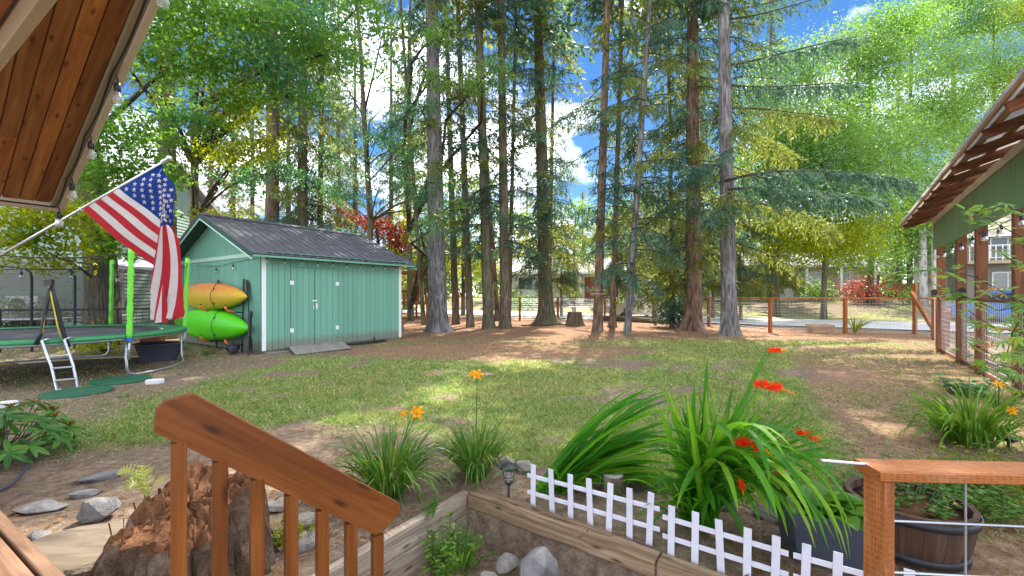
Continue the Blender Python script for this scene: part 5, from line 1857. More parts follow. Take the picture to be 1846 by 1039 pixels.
def branch_arrays(rg, z, az, L, rise, droop, tw_step, m, tl, nl, nw, hang, lod=1.0):
    """one conifer bough: centre line points and needle kites"""
    nf = max(3, int(L/tw_step))
    f = np.linspace(0.10, 1.0, nf)
    dirr = np.array([math.cos(az), math.sin(az), 0.0])
    perp = np.array([-dirr[1], dirr[0], 0.0])
    def line(f_):
        f_ = np.asarray(f_)[..., None]
        bend = 0.06*L*np.sin(f_*4.0+az*3)
        return dirr*L*f_+perp*bend+np.array([0, 0, 1.0])*(z+rise*L*f_-droop*L*f_**2)
    f2 = np.repeat(f, 2)
    f2 = np.clip(f2+rg.normal(0, 0.02, len(f2)), 0.05, 1)
    side = np.tile([1.0, -1.0], nf)
    base = line(f2)
    tlen = tl*(0.35+0.65*(1-f2)**0.7+0.1)*rg.uniform(0.55, 1.25, len(f2))
    hg = hang*rg.uniform(0.3, 1.4, len(f2))
    tdir = unit(dirr*rg.uniform(0.3, 0.9, len(f2))[:, None]+perp*(side*rg.uniform(0.4, 1.0, len(f2)))[:, None]+np.array([0, 0, -1.0])*hg[:, None])
    ss = (np.arange(m)+0.5)/m
    pos = base[:, None, :]+tdir[:, None, :]*(tlen[:, None]*ss)[..., None]
    pos[..., 2] -= 0.30*hg[:, None]*tlen[:, None]*ss**2
    pos += rg.normal(0, 0.022, pos.shape)
    N = pos.shape[0]*m
    pos = pos.reshape(-1, 3)
    d = np.repeat(tdir, m, axis=0)+rg.normal(0, 0.42, (N, 3))+np.array([0, 0, -0.25])*np.repeat(hg, m)[:, None]
    nn = np.array([0, 0, 1.0])+rg.normal(0, 0.55, (N, 3))
    V = kites(pos, d, nn, nl*rg.uniform(0.6, 1.35, N), nw*rg.uniform(0.6, 1.3, N))
    pts = [tuple(p) for p in line(np.linspace(0, 1, 7))]
    return V, pts
def conifer_crown(seed, z0, z1, nb, Lm, hang, tip=26.0, dead=6, tw=0.105, m=9, ztop=13.5, extra=(), olive=0.35, skip=None, upper=48):
    """needles and boughs of one conifer standing at the origin"""
    rg = np.random.default_rng(seed)
    VV, MI, mb = [], [], MB()
    spec = []
    for k in range(nb):
        z = z0+(ztop-z0)*(k+rg.random())/nb
        spec.append((z, rg.random()*2*PI, Lm*rg.uniform(0.55, 1.15)*(1-0.25*(z-z0)/12), rg.uniform(-0.05, 0.25), rg.uniform(0.25, 0.6), tw, m, 0.62, 0.165, 0.046, hang))
    for k in range(upper):  # boughs above the view, coarse and thickened to shade the lawn
        z = 13.0+(tip-13.0)*(k+rg.random())/upper
        spec.append((z, rg.random()*2*PI, max(0.5, Lm*1.15*(1-(z-12)/(tip-11))), 0.15, 0.4, 0.26, 4, 0.85, 0.36, 0.15, hang*0.7))
    for e in extra: spec.append(e)
    for s_ in spec:
        V, pts = branch_arrays(rg, *s_[:11])
        VV.append(V)
        MI.append(np.full(len(V), (1 if rg.random() < olive else 0) if len(s_) < 12 else s_[11]))
        L = s_[2]
        mb.tube(pts, [0.012+0.020*L/2.5*(1-i/6.2) for i in range(7)], 5)
    for k in range(dead):
        z, az, L = rg.uniform(1.8, 9), rg.random()*2*PI, rg.uniform(0.5, 1.7)
        d = Vector((math.cos(az), math.sin(az), 0))
        pts = [d*L*f+Vector((0, 0, z+L*(0.15*f-0.35*f*f)+0.05*math.sin(f*7))) for f in np.linspace(0, 1, 6)]
        mb.tube(pts, [0.018*(1-i/6.5) for i in range(6)], 4)
        for j in range(4):
            b = pts[2+j % 4]
            e = b+Vector((rg.normal()*0.3, rg.normal()*0.3, -0.2+rg.normal()*0.12))
            mb.tube([b, b.lerp(e, .5)+Vector((0, 0, .03)), e], [0.006, .005, .002], 3)
    V = np.concatenate(VV)
    return np_mesh('foliage', V, [M['fir'], M['fir_olive']], 4, np.concatenate(MI)), mb.mesh('boughs', M['twig'], None, True)

CR = {
    'sparse': conifer_crown(11, 3.6, 13, 34, 2.0, 0.6, dead=8),
    'droop': conifer_crown(12, 2.0, 13, 54, 2.3, 1.15, dead=8, olive=0.5),
    'dense': conifer_crown(13, 1.6, 13, 70, 2.5, 0.95, dead=5, olive=0.5),
    'slim': conifer_crown(14, 3.0, 13, 26, 1.4, 0.8, dead=9),
    'high': conifer_crown(15, 6.0, 13, 26, 2.2, 0.7, dead=10),
    'young': conifer_crown(16, 2.1, 13, 64, 2.3, 1.0, dead=0, upper=0, ztop=7.5, olive=0.65),
}
def conifer(label, base, wpx, utop, bark_m, crown, rot=0.0, sc=1.0, flare=0.6, h=25.0, r=None, group=None, name='conifer', taper=0.72, seed=None, bend=0.0):
    x, y = base.x, base.y
    r0 = r if r else wpx/F*y/2*0.84
    dxz = 0.0
    if utop is not None:
        ztop = CH+VH/F*y
        dxz = ((utop-U0)/F*y-x)/ztop
    t = thing(name, label, 'tree', (x, y, gz(x, y)-0.02), 0.0, group, rot=(0, math.atan(dxz), 0))
    sd = seed if seed is not None else int(abs(x*37+y*11)) % 97
    link('trunk', trunk_mesh('trunk', r0, h*min(1, sc*1.02), M[bark_m], flare, 3+sd % 4, sd, taper, bend), t)
    if crown:
        for nm, me in zip(('foliage', 'boughs'), CR[crown] if isinstance(crown, str) else crown):
            o = link(nm, me, t, None, 'stuff')
            o.rotation_euler = (0, 0, rot)
            o.scale = (sc, sc, sc)
    return t
# the row in front of the fence, left to right
conifer('thick grey blue speckled fir trunk standing nearest the right end of the green shed', G(790, 598), 40, 778, 'bark_grey', 'high', 0.5, flare=0.55)
conifer('thin brown trunk just right of the thick grey speckled fir', G(822, 585), 15, 803, 'bark_brown', 'slim', 1.5, flare=0.3)
conifer('slender leaning trunk second right of the thick grey speckled fir', G(848, 590), 16, 825, 'bark_brown', 'slim', 2.9, flare=0.3)
conifer('medium grey mossy fir trunk with leaning dark red trunk close behind it', G(881, 592), 24, 862, 'bark_moss', 'sparse', 0.9, flare=0.35)
conifer('dark reddish trunk leaning out from behind the medium mossy fir', G(897, 579), 11, 858, 'bark_red', None, flare=0.3)
conifer('medium furrowed brown fir trunk with a thin twin rising beside it', G(911, 592), 23, 903, 'bark_brown', 'sparse', 2.2, flare=0.4)
conifer('thin dark twin trunk close behind the medium furrowed brown fir', G(917, 586), 10, 931, 'bark_brown', 'slim', 4.1, flare=0.2)
conifer('flared brown fir trunk beside the stump with the bird bath', G(985, 585), 32, 969, 'bark_moss', 'droop', 0.2, flare=0.85)
conifer('pale pole thin trunk behind the flared brown fir', G(989, 579), 10, 1000, 'bark_brown', 'slim', 5.0, flare=0.2)
conifer('medium straight trunk with a small board shelf strapped to it', G(1077, 597), 20, 1095, 'bark_red', 'sparse', 3.6, flare=0.3)
conifer('short thin reddish leaning trunk between the shelf tree and the slanting trunk', G(1104, 590), 13, 1122, 'bark_red', 'slim', 0.4, flare=0.6)
conifer('slanting grey trunk leaning right in front of the parked tan car', G(1131, 603), 15, 1172, 'bark_grey', 'droop', 1.1, flare=0.3, sc=0.9)
conifer('thin brown trunk standing in the dark evergreen shrub', G(1212, 590), 10, 1205, 'bark_brown', 'droop', 2.0, flare=0.3, sc=0.8)
conifer('stout reddish fir with flared roots beside the dark evergreen shrub', G(1250, 596), 34, 1248, 'bark_red', 'dense', 4.4, flare=1.0)
# the right hand tree has its own long boughs
def zb_(v): return 1.35+(533-v)/F*14.6
ex_boughs = [(zb_(155), 0.05, 4.3, 0.05, 0.06, 0.075, 14, 0.85, 0.17, 0.045, 1.0, 0),
             (zb_(118), 0.22, 5.2, 0.30, 0.05, 0.075, 14, 0.85, 0.17, 0.045, 1.0, 0),
             (zb_(40), 0.02, 3.6, 0.25, 0.05, 0.12, 9, 0.6, 0.15, 0.036, 0.9, 0),
             (zb_(20), 0.30, 3.0, 0.28, 0.02, 0.12, 9, 0.6, 0.15, 0.036, 0.9, 0),
             (zb_(330), -0.75, 4.6, 0.10, 0.28, 0.055, 15, 0.95, 0.18, 0.045, 0.85, 0),
             (zb_(345), -0.35, 4.2, 0.05, 0.22, 0.055, 15, 0.95, 0.18, 0.045, 0.9, 0),
             (zb_(360), 0.35, 4.8, 0.10, 0.30, 0.07, 13, 0.9, 0.18, 0.045, 1.1, 1),
             (zb_(375), -2.2, 2.6, 0.05, 0.35, 0.06, 14, 0.8, 0.17, 0.042, 0.8, 0),
             (zb_(300), -2.7, 2.3, 0.05, 0.30, 0.07, 13, 0.8, 0.17, 0.042, 0.9, 0),
             (zb_(230), 0.5, 3.6, 0.10, 0.30, 0.07, 13, 0.9, 0.17, 0.042, 1.2, 1),
             (zb_(200), -0.2, 3.2, 0.05, 0.25, 0.07, 13, 0.9, 0.17, 0.042, 1.2, 1),
             (zb_(440), 0.15, 2.6, 0.10, 0.55, 0.12, 10, 0.6, 0.15, 0.034, 1.2, 1)]
CR['bough'] = conifer_crown(21, 3.4, 13, 16, 2.0, 0.8, dead=8, extra=ex_boughs, olive=0.4)
conifer('tall grey fir at the right with long boughs sweeping out to the right', G(1315, 605), 33, 1304, 'bark_grey', 'bough', 0.0, flare=0.45)
# behind the shed, left
conifer('tall dark brown fir trunk rising behind the left end of the shed roof', P(490, 590, 19.5), 32, 492, 'bark_brown', 'high', 1.0, flare=0.4)
conifer('straight grey fir trunk rising behind the middle of the shed roof', P(545, 590, 20.5), 25, 546, 'bark_moss', 'droop', 2.6, flare=0.4)
conifer('slim brown trunk right of the straight grey fir behind the shed roof', P(575, 590, 21.5), 14, 582, 'bark_red', 'droop', 4.9, flare=0.3)
conifer('ivy wrapped trunk standing behind the flag tip', P(303, 610, 13.5), 36, 300, 'bark_moss', 'high', 3.1, flare=0.4)

# ------------------------------------------------------------------ broad-leaved trees
def leaf_cluster(rg, c, rad, n, size, clumps=9, flat=0.35, droop=0.0):
    c, rad = np.array(c), np.array(rad)
    q = unit(rg.normal(0, 1, (clumps, 3)))*(rg.random((clumps, 1))**0.4)
    cc = c+q*rad
    k = rg.integers(0, clumps, n)
    off = rg.normal(0, 1, (n, 3))*np.array([0.48, 0.48, 0.48*flat+0.05])*np.mean(rad)*0.85
    p = cc[k]+off
    d = rg.normal(0, 1, (n, 3))+np.array([0, 0, -0.5-droop])
    nn = np.array([0, 0, 1.0])+rg.normal(0, 0.55, (n, 3))
    return kites(p, d, nn, size*rg.uniform(0.6, 1.3, n), size*0.62*rg.uniform(0.7, 1.2, n), 0.12), cc
def leafy_tree(name, label, trunk_pts, radii, clusters, mats, bark_m, cat='tree', seed=1, size=0.12, limbs=True, group=None, crown_name='crown', extra_limbs=(), clumps=9, twigr=0.006, dens=1.25):
    """clusters: (centre, radius, leaf count, material index)"""
    rg = np.random.default_rng(seed)
    t = thing(name, label, cat, trunk_pts[0], 0, group)
    T0 = Vector(trunk_pts[0])
    mb = MB()
    mb.tube([Vector(p) for p in trunk_pts], radii, 14)
    mb.build('trunk', M[bark_m], t, True)
    VV, MI = [], []
    lm = MB()
    tp_ = [Vector(p) for p in trunk_pts]
    for c, rad, n, mi in clusters:
        V, cc = leaf_cluster(rg, c, rad, int(n*dens), size, clumps)
        VV.append(V)
        MI.append(np.full(len(V), mi))
        if limbs:
            c = Vector(c)
            best = min(tp_[1:], key=lambda p: (p-c).length+1.5*max(0, p.z-c.z+0.3))
            L = (c-best).length
            mid = best.lerp(c, 0.5)+Vector((rg.normal()*0.1*L, rg.normal()*0.1*L, 0.10*L))
            rr_ = max(0.018, 0.011*L)
            lm.tube([best, best.lerp(mid, .5)+Vector((0, 0, .03*L)), mid, mid.lerp(c, .5)+Vector((rg.normal()*0.05*L, 0, .02*L)), c], [rr_, rr_*.85, rr_*.65, rr_*.45, rr_*.3], 6)
            for s_ in cc[:7]:
                s_ = Vector(s_)
                lm.tube([c, c.lerp(s_, .5)+Vector((0, 0, .06)), s_], [twigr*1.6, twigr, twigr*.5], 4)
    for pts, r0 in extra_limbs:
        lm.tube([Vector(p) for p in pts], [r0*(1-0.75*i/(len(pts)-1)) for i in range(len(pts))], 7)
    V = np.concatenate(VV)-np.array(T0)
    link(crown_name, np_mesh(crown_name, V, [M[m] for m in mats], 4, np.concatenate(MI)), t)
    if lm.v: lm.build('limbs', M['twig'] if bark_m != 'bark_birch' else M['bark_birch'], t, True, kind='stuff')
    return t
def C(u, v, Y, rx, ry, rz, n, mi=0): return (tuple(P(u, v, Y)), (rx, ry, rz), n, mi)
b = P(185, 0, 11.6)
leafy_tree('maple_tree', 'broad leaved maple with ivy patched trunk behind the trampoline at left',
    [(b.x, b.y, -0.1), (b.x, b.y, 0.35), (b.x-0.02, b.y, 1.6), P(178, 420, 11.6), P(165, 330, 11.5), P(150, 230, 11.3), P(140, 100, 11), P(135, -60, 11)], [0.50, 0.41, 0.36, 0.34, 0.32, 0.28, 0.22, 0.15],
    [C(40, 380, 9.2, 1.0, .8, .55, 700, 1), C(110, 400, 9.6, .9, .8, .55, 700, 1), C(95, 465, 9.8, .7, .6, .35, 300, 1), C(15, 440, 9.0, .5, .5, .4, 250, 1), C(60, 430, 9.4, .6, .5, .3, 220, 0),
     C(170, 330, 10.6, .8, .7, .8, 800, 0), C(215, 270, 10.8, .9, .7, .8, 900, 0), C(240, 350, 11.2, .5, .5, .7, 420, 0), C(190, 230, 10.4, .8, .7, .6, 700, 0), C(260, 210, 10.8, .7, .7, .6, 500, 0), C(190, 410, 11.2, .45, .4, .6, 420, 0), C(300, 330, 12.4, .35, .3, 1.2, 420, 0), C(205, 450, 11.1, .35, .3, .45, 260, 0)],
    ['maple', 'yellowgreen'], 'bark_moss', seed=3, size=0.125, extra_limbs=(([P(62, 330, 9.5), P(72, 390, 9.5), P(66, 440, 9.6), P(58, 475, 9.6)], 0.028), ([P(150, 260, 11.3), P(210, 205, 10.8), P(270, 150, 10.6), P(330, 110, 10.6)], 0.09)))
b = P(350, 0, 15.5)
leafy_tree('alder_tree', 'leaning alder behind the flag whose leafy limbs fill the upper left',
    [(b.x, b.y, -0.1), (b.x, b.y, 1.0), P(350, 400, 15.5), P(351, 300, 15.4), P(349, 200, 15.2), P(345, 90, 14.8), P(350, -60, 14.5)], [0.20, 0.16, 0.135, 0.125, 0.11, 0.09, 0.06],
    [C(290, 40, 10, .9, .8, .6, 900, 0), C(370, 30, 10, 1.0, .8, .6, 1000, 0), C(460, 40, 10.4, 1.0, .8, .6, 1000, 0), C(550, 30, 11, 1.1, .8, .6, 1000, 2), C(640, 20, 12, 1.0, .8, .5, 700, 0),
     C(290, 120, 10.2, .8, .8, .5, 650, 0), C(380, 110, 10.4, 1.0, .8, .5, 900, 0), C(480, 120, 10.8, 1.0, .8, .5, 900, 2), C(580, 100, 11.4, 1.0, .8, .5, 800, 0), C(420, 170, 11, .8, .7, .4, 500, 0), C(520, 175, 11.4, .8, .7, .4, 500, 0),
     C(450, 200, 12, .9, .7, .5, 480, 1), C(410, 270, 12.6, .9, .7, .6, 500, 1), C(470, 255, 12.6, .7, .7, .5, 360, 1), C(380, 230, 12, .6, .6, .4, 300, 0), C(330, 200, 11.4, .6, .6, .4, 260, 2), C(300, 260, 12, .5, .5, .6, 260, 0), C(430, 330, 13.4, .9, .6, .5, 360, 2), C(500, 310, 14, .8, .6, .6, 350, 2), C(400, 390, 15, .9, .6, .4, 260, 1), C(640, 90, 13, .8, .7, .5, 350, 2)],
    ['maple', 'yellowgreen', 'maple_blue'], 'bark_brown', seed=4, size=0.125, extra_limbs=(([P(350, 200, 15.2), P(390, 180, 14.0), P(430, 160, 13.0), P(470, 128, 12.2), P(500, 100, 11.6)], 0.075), ([P(350, 215, 15.2), P(290, 205, 14), P(230, 195, 12.8)], 0.05)))
b = P(662, 0, 17.0)
leafy_tree('alder_tree', 'thin branching alder with airy leaves rising behind the right half of the shed roof',
    [(b.x, b.y, -0.1), (b.x, b.y, 1.0), P(668, 400, 17), P(662, 300, 17), P(655, 190, 16.8), P(650, 90, 16.5), P(640, -40, 16.2)], [0.14, 0.13, 0.12, 0.105, 0.09, 0.07, 0.05],
    [C(620, 270, 15.5, .9, .7, .6, 330, 0), C(690, 250, 15.5, .9, .7, .6, 330, 0), C(640, 340, 15.6, 1.0, .7, .5, 380, 0), C(700, 310, 15.2, .8, .7, .4, 320, 0), C(735, 270, 15, .9, .6, .5, 330, 0), C(590, 340, 16, .7, .6, .5, 260, 0), C(740, 350, 15, .8, .6, .4, 320, 0), C(720, 180, 15.4, .8, .7, .5, 240, 0), C(610, 180, 15.6, .9, .7, .6, 330, 1), C(690, 130, 15.6, .9, .7, .6, 260, 0), C(780, 330, 14.6, .7, .5, .4, 240, 0), C(800, 400, 14.8, .6, .5, .3, 160, 1)],
    ['maple_blue', 'maple'], 'bark_brown', seed=6, size=0.105, extra_limbs=(([P(657, 200, 16.9), P(672, 140, 16.9), P(690, 60, 16.8), P(705, -10, 16.8)], 0.05), ([P(655, 210, 16.8), P(620, 150, 16.4), P(590, 110, 16)], 0.03), ([P(662, 330, 17), P(700, 290, 16.5), P(745, 240, 16), P(770, 210, 15.8)], 0.035)))
b = G(740, 579)
leafy_tree('alder_tree', 'pale mottled thin alder between the shed corner and the thick grey fir',
    [(b.x, b.y, -0.1), (b.x, b.y, 0.6), P(738, 420, b.y), P(735, 250, b.y), P(738, 90, b.y), P(742, -60, b.y)], [0.20, 0.17, 0.15, 0.125, 0.10, 0.07],
    [C(790, 70, 13.6, .5, .4, .4, 240, 0), C(780, 140, 13.6, .55, .4, .3, 260, 0), C(800, 40, 14, .5, .4, .3, 160, 0), C(870, 150, 13.4, .7, .4, .5, 400, 0), C(890, 120, 13.4, .5, .4, .3, 220, 0), C(760, 200, 14.6, .8, .6, .4, 240, 1), C(770, 420, 14, .6, .4, .5, 200, 1), C(815, 370, 14.2, .5, .4, .3, 160, 0)],
    ['lightgreen', 'maple_blue'], 'bark_moss', seed=8, size=0.11)
conifer('thin bare grey trunk leaning close left of the thick grey fir', G(764, 586), 10, 722, 'bark_moss', 'slim', 0.7, flare=0.2)
b = P(680, 0, 25)
leafy_tree('red_leaf_tree', 'red and yellow leaved tree glowing behind the shed roof',
    [(b.x, b.y, -0.1), (b.x, b.y, 1.2), P(682, 440, 25), P(678, 380, 25)], [0.16, 0.13, 0.1, 0.06],
    [C(615, 395, 24.6, 1.3, 1, .6, 520, 0), C(660, 408, 24.4, 1.4, 1, .7, 620, 0), C(700, 415, 24.4, 1.2, 1, .7, 520, 0), C(725, 440, 24.2, 1.0, .9, .7, 700, 0), C(735, 400, 25, .9, .8, .6, 420, 1), C(690, 460, 24.2, 1.2, .8, .5, 520, 1), C(740, 465, 24.6, .9, .8, .5, 420, 1)],
    ['redleaf', 'yellowgreen'], 'bark_brown', seed=9, size=0.17)
for k, (u, Y, lab, cl) in enumerate((
    (835, 29, 'yellow green vine maple glowing behind the thin leaning trunks', [(800, 470, 1), (830, 420, 1), (870, 470, 1), (880, 400, 0), (810, 380, 0), (850, 340, 0), (910, 440, 1), (930, 390, 0), (760, 500, 1)]),
    (1035, 33, 'bright green leafy tree behind the stump with the bird bath', [(1010, 420, 1), (1060, 440, 0), (1035, 390, 0), (1100, 410, 1), (970, 440, 1)]),
    (1180, 31, 'yellow green leafy tree behind the slanting trunk', [(1150, 430, 1), (1200, 440, 1), (1180, 390, 1), (1230, 420, 0), (1130, 390, 0), (1210, 480, 0), (1280, 450, 1)]))):
    b = P(u, 0, Y)
    z = gz(b.x, b.y)
    leafy_tree('vine_maple', lab, [(b.x, b.y, z-.1), (b.x, b.y, z+1.2), P(u, 430, Y), P(u+4, 380, Y)], [0.16, 0.14, 0.1, 0.06],
        [C(a, v, Y+random.uniform(-1, 1), 1.5, 1.2, 1.1, 850, mi) for a, v, mi in cl], ['lightgreen', 'yellowgreen'], 'bark_brown', seed=20+k, size=0.21)
# the bright wall of trees at right
RT = [
    (1400, 27, 0.30, 'bright green alder rising straight behind the low sweeping fir boughs', [(1370, 300), (1420, 260), (1400, 190), (1450, 330), (1350, 380), (1430, 400), (1460, 240), (1420, 130)]),
    (1485, 24, 0.24, 'grey trunked alder left of the coral bushes beyond the road', [(1480, 300), (1530, 350), (1510, 420), (1450, 440), (1560, 300), (1500, 230), (1540, 440)]),
    (1568, 30, 0.36, 'tall bright green tree behind the coral red bushes', [(1520, 180), (1580, 120), (1560, 230), (1620, 260), (1640, 340), (1600, 400), (1530, 90), (1600, 50), (1650, 430)]),
    (1640, 33, 0.34, 'tall light green tree left of the open shelter roof edge', [(1640, 170), (1690, 110), (1680, 230), (1720, 190), (1700, 300), (1640, 60), (1680, 370), (1670, 440)]),
    (1790, 36, 0.34, 'tall pale green tree rising above the open shelter roof', [(1750, 60), (1800, 110), (1840, 40), (1760, 160), (1830, 170), (1780, 10), (1730, 240), (1880, 120), (1700, 10), (1860, 0), (1900, 190)]),
]
for k, (u, Y, r0, lab, cl) in enumerate(RT):
    b = P(u, 0, Y)
    z = gz(b.x, b.y)
    top = min(v for _, v in cl)
    tp_ = [(b.x, b.y, z-.1), (b.x, b.y, z+1.0)]+[tuple(P(u+3*math.sin(i+k), v, Y)) for i, v in enumerate(np.linspace(470, top-20, 7))]
    n = len(tp_)
    leafy_tree('alder_tree', lab, tp_, [r0*0.8]+[r0*0.62*(1-0.75*i/(n-1)) for i in range(1, n)],
        [C(a, v, Y+random.uniform(-2, 1.0), 2.4, 1.8, 1.6, 1500, 1 if random.random() < 0.22 else 0) for a, v in cl], ['lightgreen', 'yellowgreen'] if k != 2 else ['lightgreen', 'maple'], 'bark_moss', seed=40+k, size=0.165, clumps=26, twigr=0.012, dens=2.8)
# far conifers
far = [(420, 30, 'droop', .85), (455, 34, 'dense', .9), (520, 30, 'dense', .75), (610, 29, 'droop', .8), (640, 33, 'dense', .9), (705, 31, 'droop', .8), (775, 36, 'dense', .8), (380, 28, 'dense', .7), (730, 40, 'dense', .9)]
ORD = ['leftmost', 'second from left', 'third from left', 'fourth from left', 'fifth from left', 'sixth from left', 'seventh from left', 'eighth from left', 'ninth from left', 'tenth from left', 'rightmost']
for i, (u, Y, cr, sc) in enumerate(sorted(far)):
    p = P(u, 0, Y)
    conifer('shaded conifer well behind the green shed, '+ORD[i]+' of that row', Vector((p.x, p.y, 0)), 0, None, 'bark_brown', cr, u*0.1, sc, 0.3, 25, 0.22, 'conifers behind the shed')
far = [(950, 52, 'dense', .55), (1000, 58, 'droop', .6), (1050, 62, 'dense', .6), (1120, 56, 'dense', .62), (1170, 60, 'droop', .65), (1290, 54, 'dense', .7), (880, 50, 'dense', .62), (1340, 48, 'dense', .72)]
for i, (u, Y, cr, sc) in enumerate(sorted(far)):
    p = P(u, 0, Y)
    conifer('distant conifer beyond the white house, '+ORD[i]+' of that row', Vector((p.x, p.y, 0)), 0, None, 'bark_brown', cr, u*0.1, sc, 0.3, 25, 0.25, 'conifers beyond the houses')
far = [(1390, 34, 'dense', .95), (1455, 44, 'dense', .95), (1545, 42, 'droop', 1.0), (1620, 46, 'dense', 1.05), (1720, 44, 'dense', 1.0), (1265, 36, 'droop', .8)]
for i, (u, Y, cr, sc) in enumerate(sorted(far)):
    p = P(u, 0, Y)
    conifer('tall conifer half hidden in the bright right hand trees, '+ORD[i]+' of those', Vector((p.x, p.y, 0)), 0, None, 'bark_moss', cr, u*0.1, sc, 0.3, 25, 0.3, 'conifers among the right hand trees')
far = [(1012, 27.5, .80), (1112, 26, .76), (1165, 28, .84), (1225, 25, .86), (1285, 25.5, .90), (1335, 22.5, .72), (1400, 30, .85), (780, 27, .72)]
for i, (u, Y, sc) in enumerate(sorted(far)):
    p = P(u, 0, Y)
    conifer('young drooping conifer just beyond the wire fence, '+ORD[i]+' of them', Vector((p.x, p.y, 0)), 0, None, 'bark_brown', 'young', u*0.1, sc, 0.3, 9, 0.09, 'young conifers beyond the fence')
# one far mass of the same wood closes the horizon
rg = np.random.default_rng(77)
n = 26000
a_ = rg.uniform(-1.15, 1.2, n)
R_ = rg.uniform(70, 96, n)
hx = 9.0+5.0*fbm(a_*9, a_*0, 4, 3)-2.0
zz = 1.0+hx*rg.random(n)**0.8
c_ = np.stack([np.sin(a_)*R_, np.cos(a_)*R_, zz], -1)
V = kites(c_, rg.normal(0, 1, (n, 3))+np.array([0, 0, -0.8]), np.array([0, -0.4, 1.0])+rg.normal(0, .5, (n, 3)), rg.uniform(.7, 1.5, n), rg.uniform(.35, .8, n))
link('far_treeline', np_mesh('far_treeline', V, [M['fir_olive'], M['maple']], 4, (rg.random(n) < 0.4).astype(int)), None, None, 'stuff')
# birches
for (u, r0, Y, lab) in ((1664, 0.22, 28, 'white birch trunk just left of the shelter gable'), (1685, 0.16, 27.5, 'thinner white birch trunk right behind the shelter corner post')):
    b = P(u, 0, Y)
    z = gz(b.x, b.y)
    leafy_tree('birch_tree', lab, [(b.x, b.y, z-.1), (b.x, b.y, z+1.5), P(u-1, 430, Y), P(u-3, 380, Y), P(u-2, 330, Y)], [r0*1.3, r0, r0*.9, r0*.7, r0*.4],
        [C(u-20, 330, Y-1, 1.3, 1, .9, 600), C(u+10, 370, Y-1, 1.3, 1, .8, 600), C(u-30, 400, Y-1, 1.1, 1, .6, 400)], ['lightgreen'], 'bark_birch', seed=u, size=0.16)
# shrubs
def shrub(name, label, c, rad, n, mat, size, seed, cat='shrub', clumps=10, stems=6):
    c = Vector(c)
    z = gz(c.x, c.y)
    rg = np.random.default_rng(seed)
    t = thing(name, label, cat, (c.x, c.y, z))
    V, cc = leaf_cluster(rg, (0, 0, rad[2]*0.95), rad, n, size, clumps, 0.8)
    V[..., 2] = np.maximum(V[..., 2], 0.03)
    link('leaves', np_mesh('leaves', V, M[mat], 4), t)
    mb = MB()
    for s_ in cc[:stems]:
        mb.tube([c.xy.to_3d()+Vector((0, 0, z)), Vector((c.x+s_[0]*0.5, c.y+s_[1]*.5, z+s_[2]*.6)), Vector((c.x+s_[0], c.y+s_[1], z+s_[2]))], [0.02, 0.013, 0.006], 5)
    mb.build('stems', M['twig'], t)
    return t
shrub('evergreen_shrub', 'dark dense evergreen shrub around the thin brown trunk', P(1222, 0, 18.2), (0.75, .6, .85), 2600, 'fir', 0.13, 1, clumps=18)
shrub('coral_maple', 'large coral red maple bush beyond the road at right', P(1562, 0, 30.0), (1.35, 1.1, .75), 1700, 'coralleaf', 0.16, 2, clumps=14)
shrub('coral_maple', 'smaller coral red bush in front of the pale board fence', P(1612, 0, 33.0), (1.0, .9, .5), 800, 'coralleaf', 0.16, 3)
shrub('leafy_shrub', 'green shrub under the air conditioner by the grey green house', P(35, 0, 14.5), (1.6, .6, .5), 1500, 'maple', 0.13, 4, clumps=16)
shrub('leafy_shrub', 'green shrub in front of the porched house with orange door', P(1480, 0, 33), (1.5, 1, .8), 1100, 'lightgreen', 0.18, 5)
shrub('leafy_shrub', 'low green shrub along the roadside left of the flared fir', P(950, 0, 37), (1.6, 1, .6), 900, 'lightgreen', 0.18, 6)
shrub('leafy_shrub', 'low bushy weeds in the shade under the trampoline edge', P(190, 0, 9.9), (0.8, .4, .28), 700, 'yellowgreen', 0.08, 7)
shrub('leafy_shrub', 'pale leafy undergrowth at the fence behind the play frame', P(700, 0, 23.2), (1.6, .6, .6), 900, 'yellowgreen', 0.15, 8)
shrub('leafy_shrub', 'leafy bush right of the coral bushes near the birch', P(1640, 0, 29), (1.3, .8, .5), 700, 'lightgreen', 0.16, 9)
shrub('leafy_shrub', 'sunlit bush by the far house left end', P(905, 0, 41), (1.8, 1, 1.0), 900, 'yellowgreen', 0.22, 10)

# ------------------------------------------------------------------ yard bits among the trees
def stump(label, c, r0, h, bowl=True):
    t = thing('tree_stump', label, 'stump', c)
    mb = MB()
    R = []
    for f, rr_ in ((-0.1, 1.5), (0.0, 1.42), (0.2, 1.22), (0.5, 1.06), (0.8, 1.0), (1.0, 0.98)):
        R.append([Vector(c)+Vector((math.cos(a)*r0*rr_*(1+0.07*math.sin(5*a+1)*(1.4-f)), math.sin(a)*r0*rr_*(1+0.07*math.sin(5*a+1)*(1.4-f)), h*f)) for a in np.linspace(0, 2*PI, 23)[:-1]])
    mb.rings(R, [h*k/5 for k in range(6)], [2*PI*r0*k/22 for k in range(23)], cap=False)
    mb.build('trunk', M['bark_brown'], t, True)
    mb = MB()
    mb.face(R[-1], [(p.x, p.y) for p in R[-1]])
    mb.build('cut_top', M['logcut'], t)
    return t
c = GP(1036, 588)
stump('cut tree stump with a stone bowl on top near the back fence', c, 0.32, 0.62)
bb = thing('bird_bath', 'small pale stone bowl standing on the cut stump', 'bird bath', c+Vector((0, 0, .62)))
mb = MB()
mb.lathe([(0.10, 0.0), (0.09, 0.03), (0.05, 0.07), (0.05, 0.12), (0.12, 0.17), (0.21, 0.21), (0.22, 0.23), (0.19, 0.225), (0.08, 0.19), (0.0, 0.185)], c+Vector((-0.05, -0.02, .62)), 20)
mb.build('bowl', M['concrete'], bb, True)
